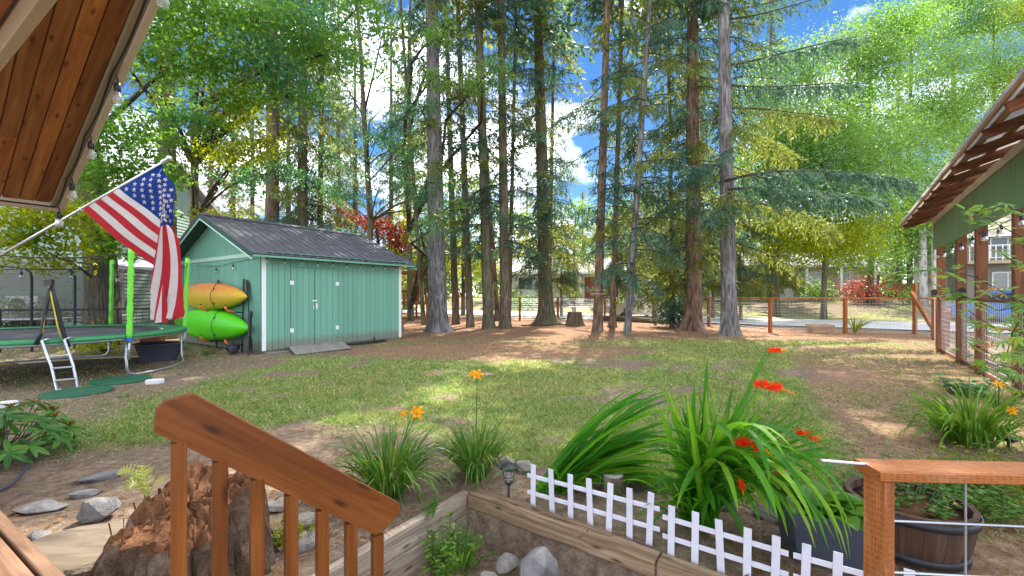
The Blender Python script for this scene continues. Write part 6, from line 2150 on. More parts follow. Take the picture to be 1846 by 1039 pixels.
sh_ = thing('tree_shelf', 'small board shelf with wire tray strapped to the medium straight trunk', 'shelf', P(1078, 528, 15.9))
mb = MB()
c = P(1077, 531, 15.95)
mb.bar(c+Vector((-0.28, -0.28, 0)), c+Vector((0.28, -0.28, 0)), 0.10, 0.03)
mb.build('board', M['rawwood'], sh_)
mb = MB()
for k in range(2): mb.tube([c+Vector((0.27*math.cos(a), -0.02+0.27*math.sin(a), 0.04+0.12*k)) for a in np.linspace(0, 2*PI, 21)], 0.012, 5)
mb.build('band', M['galv'], sh_)
mb = MB()
a, b = GP(1085, 578), GP(1205, 584)
pts = [a.lerp(b, f)+Vector((0, 0, 0.12+0.03*math.sin(f*5))) for f in np.linspace(0, 1, 9)]
mb.tube(pts, [0.15, 0.16, 0.15, 0.155, 0.15, 0.14, 0.14, 0.12, 0.11], 12)
tag(mb.build('fallen_log', M['bark_brown'], None, True), 'fallen log lying along the fence behind the slanting trunk', 'log')
mb = MB()
mb.bar(GP(1158, 581)+Vector((0, 0, .10)), GP(1205, 583)+Vector((0, 0, .12)), 0.16, 0.045, ch=0.004)
tag(mb.build('plank', M['rawwood']), 'short plank resting by the dark evergreen shrub', 'plank')
mb = MB()
mb.tube([GP(940, 588)+Vector((0, 0, .03)), GP(985, 589)+Vector((0, 0, .05)), GP(1050, 586)+Vector((0, 0, .04))], [0.03, 0.035, 0.02], 6)
tag(mb.build('fallen_branch', M['twig'], None, True), 'fallen branch lying across the needles before the flared fir', 'branch')
pb = thing('wooden_planter', 'low wooden planter box with wide rim before the right fence', 'planter', GP(1478, 600))
c = GP(1478, 600)
mb = MB()
mb.bar(c+Vector((-0.36, 0, 0.10)), c+Vector((0.36, 0, 0.10)), 0.30, 0.20, ch=0.004)
mb.build('box', M['rawwood'], pb)
for dy in (-0.16, 0.16):
    mb = MB()
    mb.bar(c+Vector((-0.40, dy, 0.24)), c+Vector((0.40, dy, 0.24)), 0.06, 0.12, ch=0.004)
    mb.build('rim_board', M['rawwood'], pb)
rnd_ = random.Random(3)
for k, (u, v, s_, lb) in enumerate(((1322, 606, .22, 'grey root stone at the foot of the tall right fir'), (1297, 607, .20, 'flat grey stone left of the tall right fir foot'), (1275, 603, .16, 'small stone between the two big right firs'), (1120, 600, .15, 'small stone left of the slanting trunk foot'), (880, 600, .2, 'dark low stone in the needles before the mossy fir'), (840, 597, .16, 'dark stone right of the thick grey fir roots'))):
    rock('stone', lb, 'stone', GP(u, v), (s_*1.6, s_, s_*0.6), 60+k, M['stone'], rnd_.random()*3)

# ================================================================== garden near the camera
def strip_leaf(mb, base, d0, L, W, droop, segs=8, twist=0.0, fold=0.25, prof=None, kink=None):
    """one arching blade, folded along its midrib"""
    p = Vector(base)
    d = Vector(d0).normalized()
    side = d.cross(Vector((0, 0, 1)))
    if side.length < 0.05: side = Vector((1, 0, 0))
    side.normalize()
    side = (Matrix.Rotation(twist, 3, d) @ side)
    st = L/segs
    rows = []
    for i in range(segs+1):
        t = i/segs
        w = W*((math.sin(PI*min(1, t*0.9+0.10)))**0.6 if prof is None else prof(t))
        if i == segs: w = W*0.03
        s_ = (side-d*side.dot(d)).normalized()
        n_ = s_.cross(d)
        rows.append((p+s_*w/2+n_*w*fold, p.copy(), p-s_*w/2+n_*w*fold))
        d = (d+Vector((0, 0, -droop*st*(0.3+1.7*t)*3.0))).normalized()
        if kink and abs(t-kink) < 0.5/segs: d = (d+Vector((0, 0, -1.4))).normalized()
        p = p+d*st
    for i in range(segs):
        a, b = rows[i], rows[i+1]
        u0, u1 = L*i/segs, L*(i+1)/segs
        mb.face([a[0], a[1], b[1], b[0]], [(u0, 0), (u0, W/2), (u1, W/2), (u1, 0)])
        mb.face([a[1], a[2], b[2], b[1]], [(u0, W/2), (u0, W), (u1, W), (u1, W/2)])
def lily_flower(parent, c, face, sc=1.0, mat='petal_o'):
    c, face = Vector(c), Vector(face).normalized()
    s_ = face.orthogonal().normalized()
    o_ = face.cross(s_)
    mb = MB()
    for k in range(6):
        a = 2*PI*k/6+0.2
        out = s_*math.cos(a)+o_*math.sin(a)
        prev = None
        rows = []
        for t, rr_, zz_, w in ((0, 0.006, 0, .012), (.35, 0.018, .03, .026), (.7, 0.046, .052, .036 if k % 2 else .028), (1.0, 0.070, .036, .006)):
            q_ = c+out*rr_*sc+face*zz_*sc
            sd_ = face.cross(out)*w*0.5*sc
            rows.append((q_+sd_, q_-sd_))
        for i in range(3): mb.face([rows[i][0], rows[i][1], rows[i+1][1], rows[i+1][0]])
    f = mb.build('flower', M[mat], parent)
    mb = MB()
    for k in range(4):
        a = 2*PI*k/4
        mb.tube([c, c+face*0.05*sc+(s_*math.cos(a)+o_*math.sin(a))*0.012*sc], 0.0012*sc, 3)
    mb.build('stamens', M['yellowcord'], f)
def daylily(label, c, n, L, R, seed, flowers, lean=(0, 0), mat='lily', W=0.013):
    r = random.Random(seed)
    c = Vector(c)
    t = thing('daylily', label, 'plant', c)
    mb = MB()
    for k in range(n):
        a = r.random()*2*PI
        b = c+Vector((math.cos(a), math.sin(a), 0))*r.random()**0.6*R
        tilt = r.uniform(0.12, 0.75)
        d = Vector((math.cos(a)*tilt+lean[0], math.sin(a)*tilt+lean[1], 1))
        strip_leaf(mb, b, d, L*r.uniform(0.55, 1.15), W*r.uniform(0.7, 1.3), r.uniform(0.35, 1.25)/L*0.62, 7, r.uniform(-.6, .6), 0.22, kink=(r.uniform(0.4, 0.8) if r.random() < 0.08 else None))
    mb.build('leaves', M[mat], t, kind='stuff')
    for (q_, face, buds) in flowers:
        q_ = Vector(q_)
        mb = MB()
        mid = c.lerp(q_, 0.55)+Vector((0, 0, 0.06))
        mb.tube([c, c.lerp(mid, .5)+Vector((0, 0, .03)), mid, q_], [0.004, 0.004, 0.0035, 0.003], 5)
        mb.build('flower_stem', M['stem'], t)
        lily_flower(t, q_, face, 0.75 if buds else 0.62)
        if buds:
            lily_flower(t, q_+Vector(buds), Vector(face)+Vector((-0.9, 0.2, 0.2)), 0.55)
    return t
g1, g2 = GP(700, 893), GP(858, 862)
daylily('big left daylily clump with a low orange bloom beside the handrail', g1, 330, 0.52, 0.10, 1, [(P(752, 746, g1.y-0.10), (0.2, -0.8, 0.5), (-0.07, 0.0, -0.01))], (0.02, 0), W=0.012)
daylily('upright daylily clump with a tall orange bloom behind the solar light', g2, 230, 0.48, 0.08, 2, [(P(860, 680, g2.y), (0.0, -0.7, 0.7), (-0.03, 0, 0.01))], (0.0, 0), W=0.012)
daylily('drooping daylily clump with yellow orange blooms at the right lawn edge', GP(1745, 800), 260, 0.62, 0.16, 3, [(P(1822, 742, 3.6), (-0.4, -0.7, 0.4), None)], (-0.25, -0.1), 'herb', W=0.016)
daylily('small daylily with an orange trumpet bloom near the shelter fence', GP(1800, 745), 50, 0.45, 0.06, 4, [(P(1800, 693, 4.7), (-0.6, -0.6, 0.3), None)], (0, 0), W=0.014)

def red_spike(parent, q_, d, sc=1.0, seed=0):
    """arching spray of small scarlet trumpets and buds"""
    r = random.Random(seed)
    q_, d = Vector(q_), Vector(d).normalized()
    mb = MB()
    for k in range(15):
        c = q_+d*(k*0.0058*sc)+Vector((r.uniform(-1, 1), r.uniform(-1, 1), r.uniform(-.6, 1)))*0.016*sc
        fd = (Vector((r.uniform(-1, 1), r.uniform(-1.2, .4), r.uniform(0, 1)))).normalized()
        s_ = fd.orthogonal().normalized()
        o_ = fd.cross(s_)
        for j in range(6):
            a = 2*PI*j/6
            out = s_*math.cos(a)+o_*math.sin(a)
            w = fd.cross(out)*0.0045*sc
            mb.face([c, c+fd*0.012*sc+out*0.010*sc+w, c+fd*0.020*sc+out*0.026*sc, c+fd*0.012*sc+out*0.010*sc-w])
    mb.build('flower', M['petal_r'], parent)
    mb = MB()
    for k in range(7):
        c = q_+d*(0.09+k*0.010)*sc+Vector((0, 0, 0.004*k-0.0008*k*k))*sc
        mb.lathe([(0.001, 0), (0.0045*sc, 0.006*sc), (0.001, 0.015*sc)], c, 5, axis=(0, -0.3, 1))
    mb.build('buds', M['petal_o'], parent)
def crocosmia(label, c, leaves, flowers, seed):
    t = thing('crocosmia', label, 'plant', c)
    for (b, d, L, W, dr, tw) in leaves:
        mb = MB()
        strip_leaf(mb, b, d, L, W, dr, 9, tw, 0.16)
        mb.build('leaf', M['sword'], t)
    for k, (q_, d, s_) in enumerate(flowers):
        q_ = Vector(q_)
        mb = MB()
        c0 = Vector(c)+Vector((0, 0, 0.1))
        mid = c0.lerp(q_, 0.6)+Vector((0, 0, 0.08))
        mb.tube([c0, c0.lerp(mid, .5)+Vector((0, 0, .05)), mid, q_], [0.0035, 0.003, 0.0025, 0.002], 5)
        mb.build('flower_stem', M['stem'], t)
        red_spike(t, q_, d, s_, seed+k)
    return t
r = random.Random(12)
ca = GP(990, 885)
lv = []
for k in range(78):
    b = ca+Vector((r.uniform(-0.10, 0.10), r.uniform(-0.07, 0.07), -0.01))
    q_ = r.random()
    d = Vector((0.60+0.75*q_, r.uniform(-0.14, 0.30), 1.0-0.55*q_+r.uniform(-.1, .1)))
    lv.append((b, d, r.uniform(0.75, 1.12), r.uniform(0.030, 0.050), r.uniform(0.16, 0.34), r.uniform(-1.2, 1.2)))
for k in range(14):
    b = ca+Vector((r.uniform(-0.10, 0.12), r.uniform(-0.07, 0.03), -0.01))
    lv.append((b, Vector((r.uniform(-0.6, 1.0), r.uniform(-0.9, -0.1), 1)), r.uniform(0.3, 0.65), r.uniform(0.010, 0.018), r.uniform(0.7, 1.4), r.uniform(-.6, .6)))
crocosmia('flattened sword leaf clump swept over to the right behind the white pickets', ca, lv, [], 100)
cb = G(1262, 948, 0.0)
lv = []
top = P(1290, 800, cb.y)
for k in range(50):
    a = r.uniform(0, 2*PI)
    tl_ = r.uniform(0.05, 0.45)
    b = cb+Vector((r.uniform(-0.09, 0.09), r.uniform(-0.07, 0.07), -0.01))
    d = Vector((math.cos(a)*tl_+0.10, math.sin(a)*tl_*0.7, 1.0))
    lv.append((b, d, r.uniform(0.58, 0.88), r.uniform(0.030, 0.050), r.uniform(0.05, 0.30), r.uniform(-1.2, 1.2)))
for k in range(28):                                             # to the right, nearly level
    b = cb+Vector((r.uniform(-0.05, 0.10), r.uniform(-0.06, 0.06), 0.05+r.uniform(0, 0.25)))
    d = Vector((0.75+r.uniform(0, 0.4), r.uniform(-0.3, 0.5), 0.80+r.uniform(-0.2, 0.45)))
    lv.append((b, d, r.uniform(0.50, 0.80), r.uniform(0.028, 0.046), r.uniform(0.12, 0.34), r.uniform(-1.2, 1.2)))
for k in range(26):                                             # arching down towards the camera and the right
    b = cb+Vector((r.uniform(-0.05, 0.12), r.uniform(-0.10, 0.0), 0.18+r.uniform(0, 0.3)))
    a = r.uniform(-1.9, -0.95)
    d = Vector((math.cos(a)*0.7+0.15, math.sin(a)*0.6, 0.9))
    lv.append((b, d, r.uniform(0.55, 0.95), r.uniform(0.030, 0.052), r.uniform(0.8, 1.5), r.uniform(-.5, .5)))
for k in range(22):                                             # low skirt on the left side
    b = cb+Vector((r.uniform(-0.10, 0.05), r.uniform(-0.08, 0.05), 0.0))
    d = Vector((r.uniform(-1.0, -0.2), r.uniform(-0.6, 0.3), 1))
    lv.append((b, d, r.uniform(0.35, 0.6), r.uniform(0.016, 0.03), r.uniform(0.6, 1.5), r.uniform(-.6, .6)))
for k in range(92):                                             # the radiating middle
    b = cb+Vector((r.uniform(-0.02, 0.10), r.uniform(-0.10, 0.03), r.uniform(0.22, 0.42)))
    a = r.uniform(0, 2*PI)
    d = Vector((math.cos(a)+0.25, 0.8*math.sin(a)-0.25, r.uniform(-0.1, 1.1)))
    lv.append((b, d, r.uniform(0.26, 0.50), r.uniform(0.026, 0.042), r.uniform(0.3, 1.1), r.uniform(-1, 1)))
for q_, L in ((P(1385, 642, cb.y+0.1), 1.0), (P(1400, 668, cb.y), 1.0), (P(1275, 668, cb.y), .85), (P(1225, 670, cb.y+.05), .8), (P(1490, 838, cb.y-0.05), 1.0), (P(1470, 790, cb.y), 1.0)):
    d = (q_-cb).normalized()
    lv.append((cb+Vector((0, 0, 0.05)), d+Vector((0, 0, 0.10)), (q_-cb).length*1.03, 0.034, 0.06, r.uniform(-1, 1)))
crocosmia('large fountain of sword leaves with scarlet flowers behind the white pickets', cb, lv,
    [(P(1370, 693, cb.y-0.05), (0.5, -0.2, -0.15), 1.15), (P(1330, 797, cb.y-0.32), (0.6, -0.2, -0.2), 1.05), (P(1440, 783, cb.y-0.1), (0.7, 0, -0.15), 0.9), (P(1393, 848, cb.y-0.22), (0.6, -.1, -.2), 0.9), (P(1388, 634, cb.y+0.05), (1, 0, -.02), 0.75), (P(1478, 980, cb.y-0.30), (0.5, 0, -0.2), 0.6), (P(1335, 868, cb.y-0.35), (0.1, 0, -0.5), 0.5)], 200)
# weeds at the feet
def weeds(label, c, rad, n, h, seed, mat='herb', size=0.03, name='weed', blades_=0):
    c = Vector(c)
    r = random.Random(seed)
    t = thing(name, label, 'plant', c)
    mb = MB()
    ms = MB()
    for k in range(n):
        a, rr_ = r.random()*2*PI, r.random()**0.6
        b = c+Vector((math.cos(a)*rad*rr_*0.6, math.sin(a)*rad*rr_*0.5, 0))
        e = b+Vector((math.cos(a)*rad*0.5*r.random(), math.sin(a)*rad*0.5*r.random(), h*r.uniform(0.35, 1.1)))
        m_ = b.lerp(e, .5)+Vector((0, 0, 0.02))
        ms.tube([b, m_, e], [0.0022, 0.0018, 0.001], 4)
        for j in range(9):
            q_ = b.lerp(e, 0.25+0.75*j/8)
            an = r.random()*2*PI
            d = Vector((math.cos(an), math.sin(an), r.uniform(-.2, .5))).normalized()
            s_ = d.cross(Vector((0, 0, 1))).normalized()
            L = size*r.uniform(.6, 1.3)
            mb.face([q_, q_+d*L*.45+s_*L*.3, q_+d*L, q_+d*L*.45-s_*L*.3])
    for k in range(blades_):
        a = r.random()*2*PI
        strip_leaf(mb, c+Vector((math.cos(a)*0.03+0.05, math.sin(a)*.03, 0)), Vector((math.cos(a)*.4, math.sin(a)*.4, 1)), h*r.uniform(.7, 1.3), 0.007, 0.9, 5)
    mb.build('leaves', M[mat], t, kind='stuff')
    ms.build('stems', M['stem'], t, kind='stuff')
def pit_p(u, v):
    p = G(u, v, PIT)
    return Vector((p.x, p.y, gz(p.x, p.y)))
weeds('bright green weeds and grass growing in the corner of the timber walls', pit_p(815, 1030), 0.22, 46, 0.26, 5, 'herb', 0.034, blades_=26)
weeds('small weed at the foot of the grey timber wall', pit_p(770, 1018), 0.08, 8, 0.16, 6, 'maple', 0.03)
weeds('patch of low leafy weeds behind the wire railing', GP(1690, 905), 0.60, 150, 0.24, 7, 'lightgreen', 0.045, blades_=40)
weeds('patch of yellowish weeds at the right edge behind the wire railing', GP(1820, 890), 0.55, 120, 0.26, 8, 'yellowgreen', 0.045, blades_=40)
weeds('grey green leafy plant at the corner of the shelter fence', GP(1748, 712), 0.42, 40, 0.20, 9, 'maple_blue', 0.09)
weeds('low weeds under the green kayak by the motor', S(-0.7, 0.9, 0), 0.30, 22, 0.16, 10, 'maple', 0.05)
weeds('low weeds beside the right trampoline leg', S(-0.8, 2.3, 0), 0.25, 20, 0.18, 11, 'herb', 0.05)
weeds('yellow green weed tuft between the stair balusters', GP(520, 985), 0.14, 22, 0.12, 12, 'yellowgreen', 0.03, blades_=14)
yc = thing('spiky_plant', 'yellow green spiky plant beside the second right fence post', 'plant', GP(1540, 602))
mb = MB()
r = random.Random(8)
for k in range(34):
    a = r.uniform(-PI, PI)
    strip_leaf(mb, GP(1540, 602), Vector((math.cos(a)*.6+0.25, math.sin(a)*.5, 1)), r.uniform(.5, .95), 0.04, 0.3, 6, r.uniform(-.5, .5))
mb.build('leaves', M['yellowgreen'], yc, kind='stuff')

# white picket edging, three pieces
def picket(label, tops, inter=True):
    """tops: list of (u, v of the top, v of the foot)"""
    t = None
    pos = []
    for (u, vt, vb) in tops:
        g = G(u, vb, 0.0)
        pos.append((g.x, g.y, CH-(vt-VH)/F*g.y))
    t = thing('picket_edging', label, 'picket fence', (pos[0][0], pos[0][1], 0))
    P0, P1 = Vector(pos[0]), Vector(pos[-1])
    d = (P1-P0).xy.to_3d().normalized()
    nrm = Vector((-d.y, d.x, 0))
    for x, y, z in pos:
        zg_ = gz(x, y)
        mb = MB()
        tl_ = random.uniform(-0.007, 0.007)
        mb.bar((x-d.x*tl_, y-d.y*tl_, zg_-0.05), (x+d.x*tl_, y+d.y*tl_, z+random.uniform(-.004, .003)), 0.007, 0.034, up=d, ch=0.0015)
        mb.build('picket', M['plastic_white'], t)
    for zf in (0.34, 0.72):
        mb = MB()
        a = Vector((pos[0][0], pos[0][1], pos[0][2]*zf))-d*0.045+nrm*0.008
        b = Vector((pos[-1][0], pos[-1][1], pos[-1][2]*zf))+d*0.05+nrm*0.008
        mb.bar(a, b, 0.006, 0.026, ch=0.0015)
        mb.build('rail', M['plastic_white'], t)
    return t
picket('left piece of white picket edging beside the black solar light', [(961+k*33+0.35*k*k-0.35*k*0, 838+k*8.35, 918+k*11.0) for k in range(7)])
picket('middle piece of white picket edging half covered by sword leaves', [(1210, 912, 1003), (1253, 924, 1017), (1298, 937, 1032), (1347, 951, 1048), (1398, 966, 1065)])
picket('right piece of white picket edging in front of the dark planter', [(1452, 980, 1082), (1509, 995, 1100), (1572, 1011, 1120), (1640, 1028, 1142)])

def solar_light(label, u, vb, vt, head_w=0.058):
    c = GP(u, vb)
    zt = CH-(vt-VH)/F*c.y
    t = thing('solar_light', label, 'garden light', c)
    mb = MB()
    mb.tube([c-Vector((0, 0, 0.05)), c+Vector((0, 0, (zt-c.z)*0.46))], 0.0085, 8)
    mb.build('stake', M['black'], t, True)
    h = zt-c.z
    mb = MB()
    mb.lathe([(0.010, h*.44), (0.028, h*.50), (0.030, h*.53), (0.024, h*.54)], c, 14)
    mb.build('lamp_base', M['black'], t, True)
    mb = MB()
    mb.lathe([(0.026, h*.54), (0.036, h*.84)], c, 16, cap=False)
    lens = mb.build('lens', M['glass'], t, True)
    mb = MB()
    for k in range(6):
        a = 2*PI*k/6
        mb.tube([c+Vector((0.028*math.cos(a), 0.028*math.sin(a), h*.53)), c+Vector((0.038*math.cos(a), 0.038*math.sin(a), h*.86))], 0.0022, 4)
    mb.tube([c+Vector((0.033*math.cos(a), 0.033*math.sin(a), h*.66)) for a in np.linspace(0, 2*PI, 17)], 0.0018, 4)
    mb.build('cage', M['black'], t)
    mb = MB()
    mb.lathe([(0.036, h*.84), (head_w, h*.85), (head_w, h*.875), (head_w*.8, h*.93), (head_w*.35, h*.985), (0.0, h*.99)], c, 20)
    mb.build('lamp_cap', M['blackmetal'], t, True)
solar_light('black round solar stake light left of the white pickets', 917, 906, 834)
solar_light('black round solar stake light between the sword leaves and dark planter', 1449, 962, 866)
sq = thing('solar_light', 'small square black solar light in the grass at right', 'garden light', GP(1818, 810))
c = GP(1818, 810)
mb = MB()
mb.bar(c-Vector((0, 0, .05)), c+Vector((0, 0, 0.07)), 0.014, 0.014)
mb.build('stake', M['black'], sq)
mb = MB()
mb.box(c+Vector((0, 0, 0.085)), (0.11, 0.11, 0.03), 0.3, 0.004)
mb.build('lamp_cap', M['black'], sq)

# dark planter with leafy greens
pc = G(1506, 1024, 0.0)
pl = thing('planter_box', 'dark grey tapered plastic planter full of leafy greens', 'planter', pc)
mb = MB()
def ringr(z, w, d): return [Vector((pc.x+x*w/2*math.cos(-0.25)-y*d/2*math.sin(-0.25), pc.y+0.12+x*w/2*math.sin(-0.25)+y*d/2*math.cos(-0.25), z)) for x, y in ((-1, -1), (1, -1), (1, 1), (-1, 1))]
mb.rings([ringr(0, .27, .24), ringr(.235, .335, .30), ringr(.24, .36, .325), ringr(.262, .36, .325), ringr(.262, .325, .29), ringr(.20, .315, .28)], [0, .2, .22, .24, .26, .3], [0, .3, .6, .9, 1.2])
mb.build('box', M['graphite'], pl)
def cabbage(parent, c, n, L, seed, mat='herb', nm='leaf'):
    r = random.Random(seed)
    for k in range(n):
        a = r.random()*2*PI
        b = Vector(c)+Vector((math.cos(a)*0.11*r.random(), math.sin(a)*0.09*r.random(), 0))
        mb = MB()
        strip_leaf(mb, b, Vector((math.cos(a)*.8, math.sin(a)*.8, r.uniform(.5, 1.1))), L*r.uniform(.6, 1.2), L*r.uniform(.45, .7), 1.5, 6, r.uniform(-.4, .4), 0.14, prof=lambda t: (0.12 if t < 0.2 else math.sin(PI*min(1, (t-0.12)/0.88))**0.6))
        mb.build(nm, M[mat], parent)
cabbage(pl, (pc.x-.02, pc.y+0.12, .22), 46, 0.21, 4, 'herb')
# half barrel
M['barrel'] = wood('old_barrel_wood', (0.035, 0.018, 0.012), (0.07, 0.038, 0.024), (0.12, 0.072, 0.048), 0.75, 12, False, 0.2, 0.4)
bc = G(1712, 1036, 0.0)+Vector((0, 0.22, 0))
br = thing('half_barrel', 'weathered half barrel planter with dark hoops behind the wire railing', 'barrel', bc)
ns = 18
for k in range(ns):
    a0, a1 = 2*PI*k/ns+0.004, 2*PI*(k+1)/ns-0.004
    mb = MB()
    R = []
    for z_, rr_ in ((0, .215), (.10, .245), (.20, .262), (.27, .268)):
        R.append([bc+Vector((rr_*math.cos(a), rr_*math.sin(a), z_)) for a in (a0, a1)]+[bc+Vector(((rr_-.025)*math.cos(a), (rr_-.025)*math.sin(a), z_)) for a in (a1, a0)])
    mb.rings(R, [0, .1, .2, .27], [0, .09, .11, .2, .22])
    mb.build('stave', M['barrel'], br)
for z_, rr_ in ((0.04, .232), (.235, .269)):
    mb = MB()
    mb.lathe([(rr_-.002, z_-.018), (rr_+.004, z_-.018), (rr_+.006, z_+.018), (rr_-.001, z_+.018)], bc, 30, cap=False)
    mb.build('hoop', M['blackmetal'], br, True)
mb = MB()
mb.lathe([(.24, .225), (.1, .235), (0.0, .238)], bc, 20)
mb.build('soil', M['rot'], br, True)
weeds('dry trailing plant hanging over the half barrel rim', bc+Vector((0, 0, .23)), 0.26, 40, 0.10, 31, 'lily', 0.035, 'barrel_plant')

# ------------------------------------------------------------------ rotten stump, log, rocks, fern, rhododendron
sc_ = Vector((-1.56, 2.06, 0))
big = thing('rotten_stump', 'large broken rotten stump with crumbling red wood behind the balusters', 'stump', sc_)
R = []
na, nz = 130, 26
def st_top(a): return 0.34+0.02*mnoise.noise(Vector((math.cos(a)*13, math.sin(a)*13, 7)))+0.10*math.cos(a-1.2)+0.05*math.sin(3*a+1)+0.035*mnoise.noise(Vector((math.cos(a)*4, math.sin(a)*4, 2)))
for j in range(nz+1):
    f = j/nz
    ring = []
    for k in range(na):
        a = 2*PI*k/na
        h = st_top(a)
        z = -0.12+(h+0.12)*f
        rad = 0.31*(1.22-0.36*f)+0.03*math.sin(4*a)*(1-f)
        nz_ = mnoise.noise(Vector((math.cos(a)*3.5, math.sin(a)*3.5, z*3)))*0.055+mnoise.noise(Vector((math.cos(a)*11, math.sin(a)*11, z*6)))*0.040+mnoise.noise(Vector((math.cos(a)*30, math.sin(a)*30, z*5)))*0.022
        ring.append(sc_+Vector(((rad+nz_)*math.cos(a), (rad+nz_)*math.sin(a), z)))
    R.append(ring)
mb = MB()
mb.rings(R, [0.03*j for j in range(nz+1)], [0.04*k for k in range(na+1)], cap=False)
smooth_angle(mb.build('bark_shell', M['rotgrey'], big), 50)
mb = MB()
R2 = [R[-1]]
for f in (0.93, 0.86, 0.78, 0.7, 0.62, 0.54, 0.46, 0.38, 0.3, 0.22, 0.14, 0.02):
    ring = []
    for k in range(na):
        a = 2*PI*k/na
        e = R[-1][k]-sc_
        nz_ = 0.06*mnoise.noise(Vector((e.x*f*12, e.y*f*12, 1)))+0.045*mnoise.noise(Vector((e.x*f*34, e.y*f*34, 3)))+0.014*mnoise.noise(Vector((e.x*f*70, e.y*f*70, 5)))
        ring.append(sc_+Vector((e.x*f, e.y*f, e.z*f+0.39*(1-f)-0.05*(1-f)+nz_)))
    R2.append(ring)
mb.rings(R2, [0.03*j for j in range(13)], [0.02*k for k in range(na+1)], cap=False)
smooth_angle(mb.build('rotten_core', M['rot'], big), 75)
r = random.Random(44)
for k in range(26):
    a = r.uniform(0, 2*PI)
    rad = r.uniform(0.06, 0.31)
    z = st_top(a)*(rad/.40)+0.36*(1-rad/.40)
    mb = MB()
    b = sc_+Vector((rad*math.cos(a), rad*math.sin(a), z-0.05))
    e = b+Vector((r.uniform(-.015, .015), r.uniform(-.015, .015), r.uniform(0.05, 0.10)))
    w = r.uniform(0.006, 0.015)
    mb.bar(b, e, w, w*r.uniform(.4, .8), up=(math.cos(a*3), math.sin(a*3), 0), ch=0.003)
    mb.build('splinter', M['rot'], big)
lg = thing('log_slab', 'pale cut log slab lying between the deck and the rotten stump', 'log', (-2.15, 1.98, 0))
mb = MB()
R = []
lc = Vector((-2.08, 2.10, 0))
for z_, rr_ in ((-0.08, .31), (0.02, .315), (0.10, .305), (0.118, .295)):
    R.append([lc+Vector((rr_*(1+.04*math.sin(3*a))*math.cos(a)*1.1, rr_*(1+.04*math.sin(3*a))*math.sin(a)*.8, z_)) for a in np.linspace(0, 2*PI, 31)[:-1]])
mb.rings(R, [0, .1, .18, .2], [0.06*k for k in range(31)], cap=False)
mb.build('log_side', M['bark_brown'], lg, True)
mb = MB()
mb.face(R[-1], [(p.x*1.2, p.y*1.2) for p in R[-1]])
mb.build('log_face', M['logcut'], lg)
rk_ = [
    (176, 936, (.24, .16, .17), 1, 'stone', 'grey blue boulder beside the rotten stump', 0.4, 0),
    (72, 921, (.30, .16, .07), 2, 'stone', 'flat grey slab nearest the deck edge', 0.2, 1),
    (153, 893, (.20, .12, .06), 3, 'stone', 'small flat stone between the two larger path slabs', 0.5, 1),
    (185, 864, (.30, .16, .07), 4, 'stone', 'flat grey path slab farthest from the deck', 0.7, 1),
    (68, 976, (.13, .10, .08), 5, 'stone', 'small blue grey stone against the deck boards', 0.1, 0),
    (508, 914, (.26, .20, .06), 6, 'stone_warm', 'flat stone seen between the middle balusters', 0.2, 1),
    (560, 942, (.24, .18, .08), 7, 'stone_warm', 'pale squarish paving stone seen right of the middle balusters', 0.6, 1),
    (552, 985, (.20, .16, .10), 8, 'stone_warm', 'brown block at the head of the grey timber wall', 0.9, 1),
    (352, 868, (.16, .12, .05), 9, 'stone', 'grey stone chip on the path behind the first baluster', 0.3, 1),
]
for u, v, s_, sd, mt, lb, rz, fl in rk_:
    p = GP(u, v)
    rock('rock', lb, 'rock', p+Vector((0, 0, s_[2]*(.22 if fl else .33))), s_, sd, M[mt], rz, fl)
for u, v, Y, s_, sd, mt, lb, rz, fl in ((968, 990, 2.28, (.25, .20, .30), 11, 'stone', 'grey boulder at the bottom centre below the brown timber wall', 0.5, 0),
                         (914, 1001, 2.42, (.17, .12, .12), 12, 'stone_warm', 'brown grey paver leaning left of the bottom centre boulder', 0.9, 1),
                         (884, 1028, 2.26, (.16, .12, .12), 13, 'stone_warm', 'low paver at the bottom edge left of the boulder', 0.6, 1)):
    p = P(u, v, Y)
    rock('rock', lb, 'rock', p-Vector((0, 0, s_[2]*.46)), s_, sd, M[mt], rz, fl)
for k, (u, v, s_, lb) in enumerate(((783, 818, (.26, .12, .09), 'pale edging stone between the two daylily clumps'), (908, 838, (.22, .14, .10), 'edging stone behind the left solar light'), (945, 850, (.2, .14, .12), 'edging stone right of the left solar light'), (1040, 872, (.24, .14, .14), 'edging stone behind the third white picket'), (1300, 915, (.2, .14, .1), 'edging stone behind the sword leaf fountain'), (1395, 935, (.26, .14, .11), 'edging stone left of the right solar light'), (1420, 945, (.16, .12, .1), 'small edging stone at the right solar light foot'), (1590, 985, (.24, .14, .12), 'edging stone beside the half barrel'), (1765, 800, (.22, .15, .10), 'pale stone in front of the drooping daylily at right'))):
    rock('edging_stone', lb, 'stone', GP(u, v)+Vector((0, 0, s_[2]*.25)), s_, 80+k, M['stone_warm'], -0.4, 1)
c = GP(1104, 888)
ls = thing('log_stub', 'short upright pale log stub behind the white pickets', 'log', c)
mb = MB()
mb.lathe([(.078, -.03), (.08, .05), (.078, .118), (.072, .125)], c, 16, cap=False)
mb.build('log_side', M['bark_brown'], ls, True)
mb = MB()
mb.lathe([(.072, .125), (.03, .127), (0, .127)], c, 16, cap=False)
mb.build('log_face', M['concrete'], ls)
fn = thing('fern', 'pale yellow green fern growing out of the rotten stump top', 'fern', sc_+Vector((-.05, .05, .42)))
r = random.Random(6)
fb = P(268, 880, 2.18)
fb.z -= 0.06
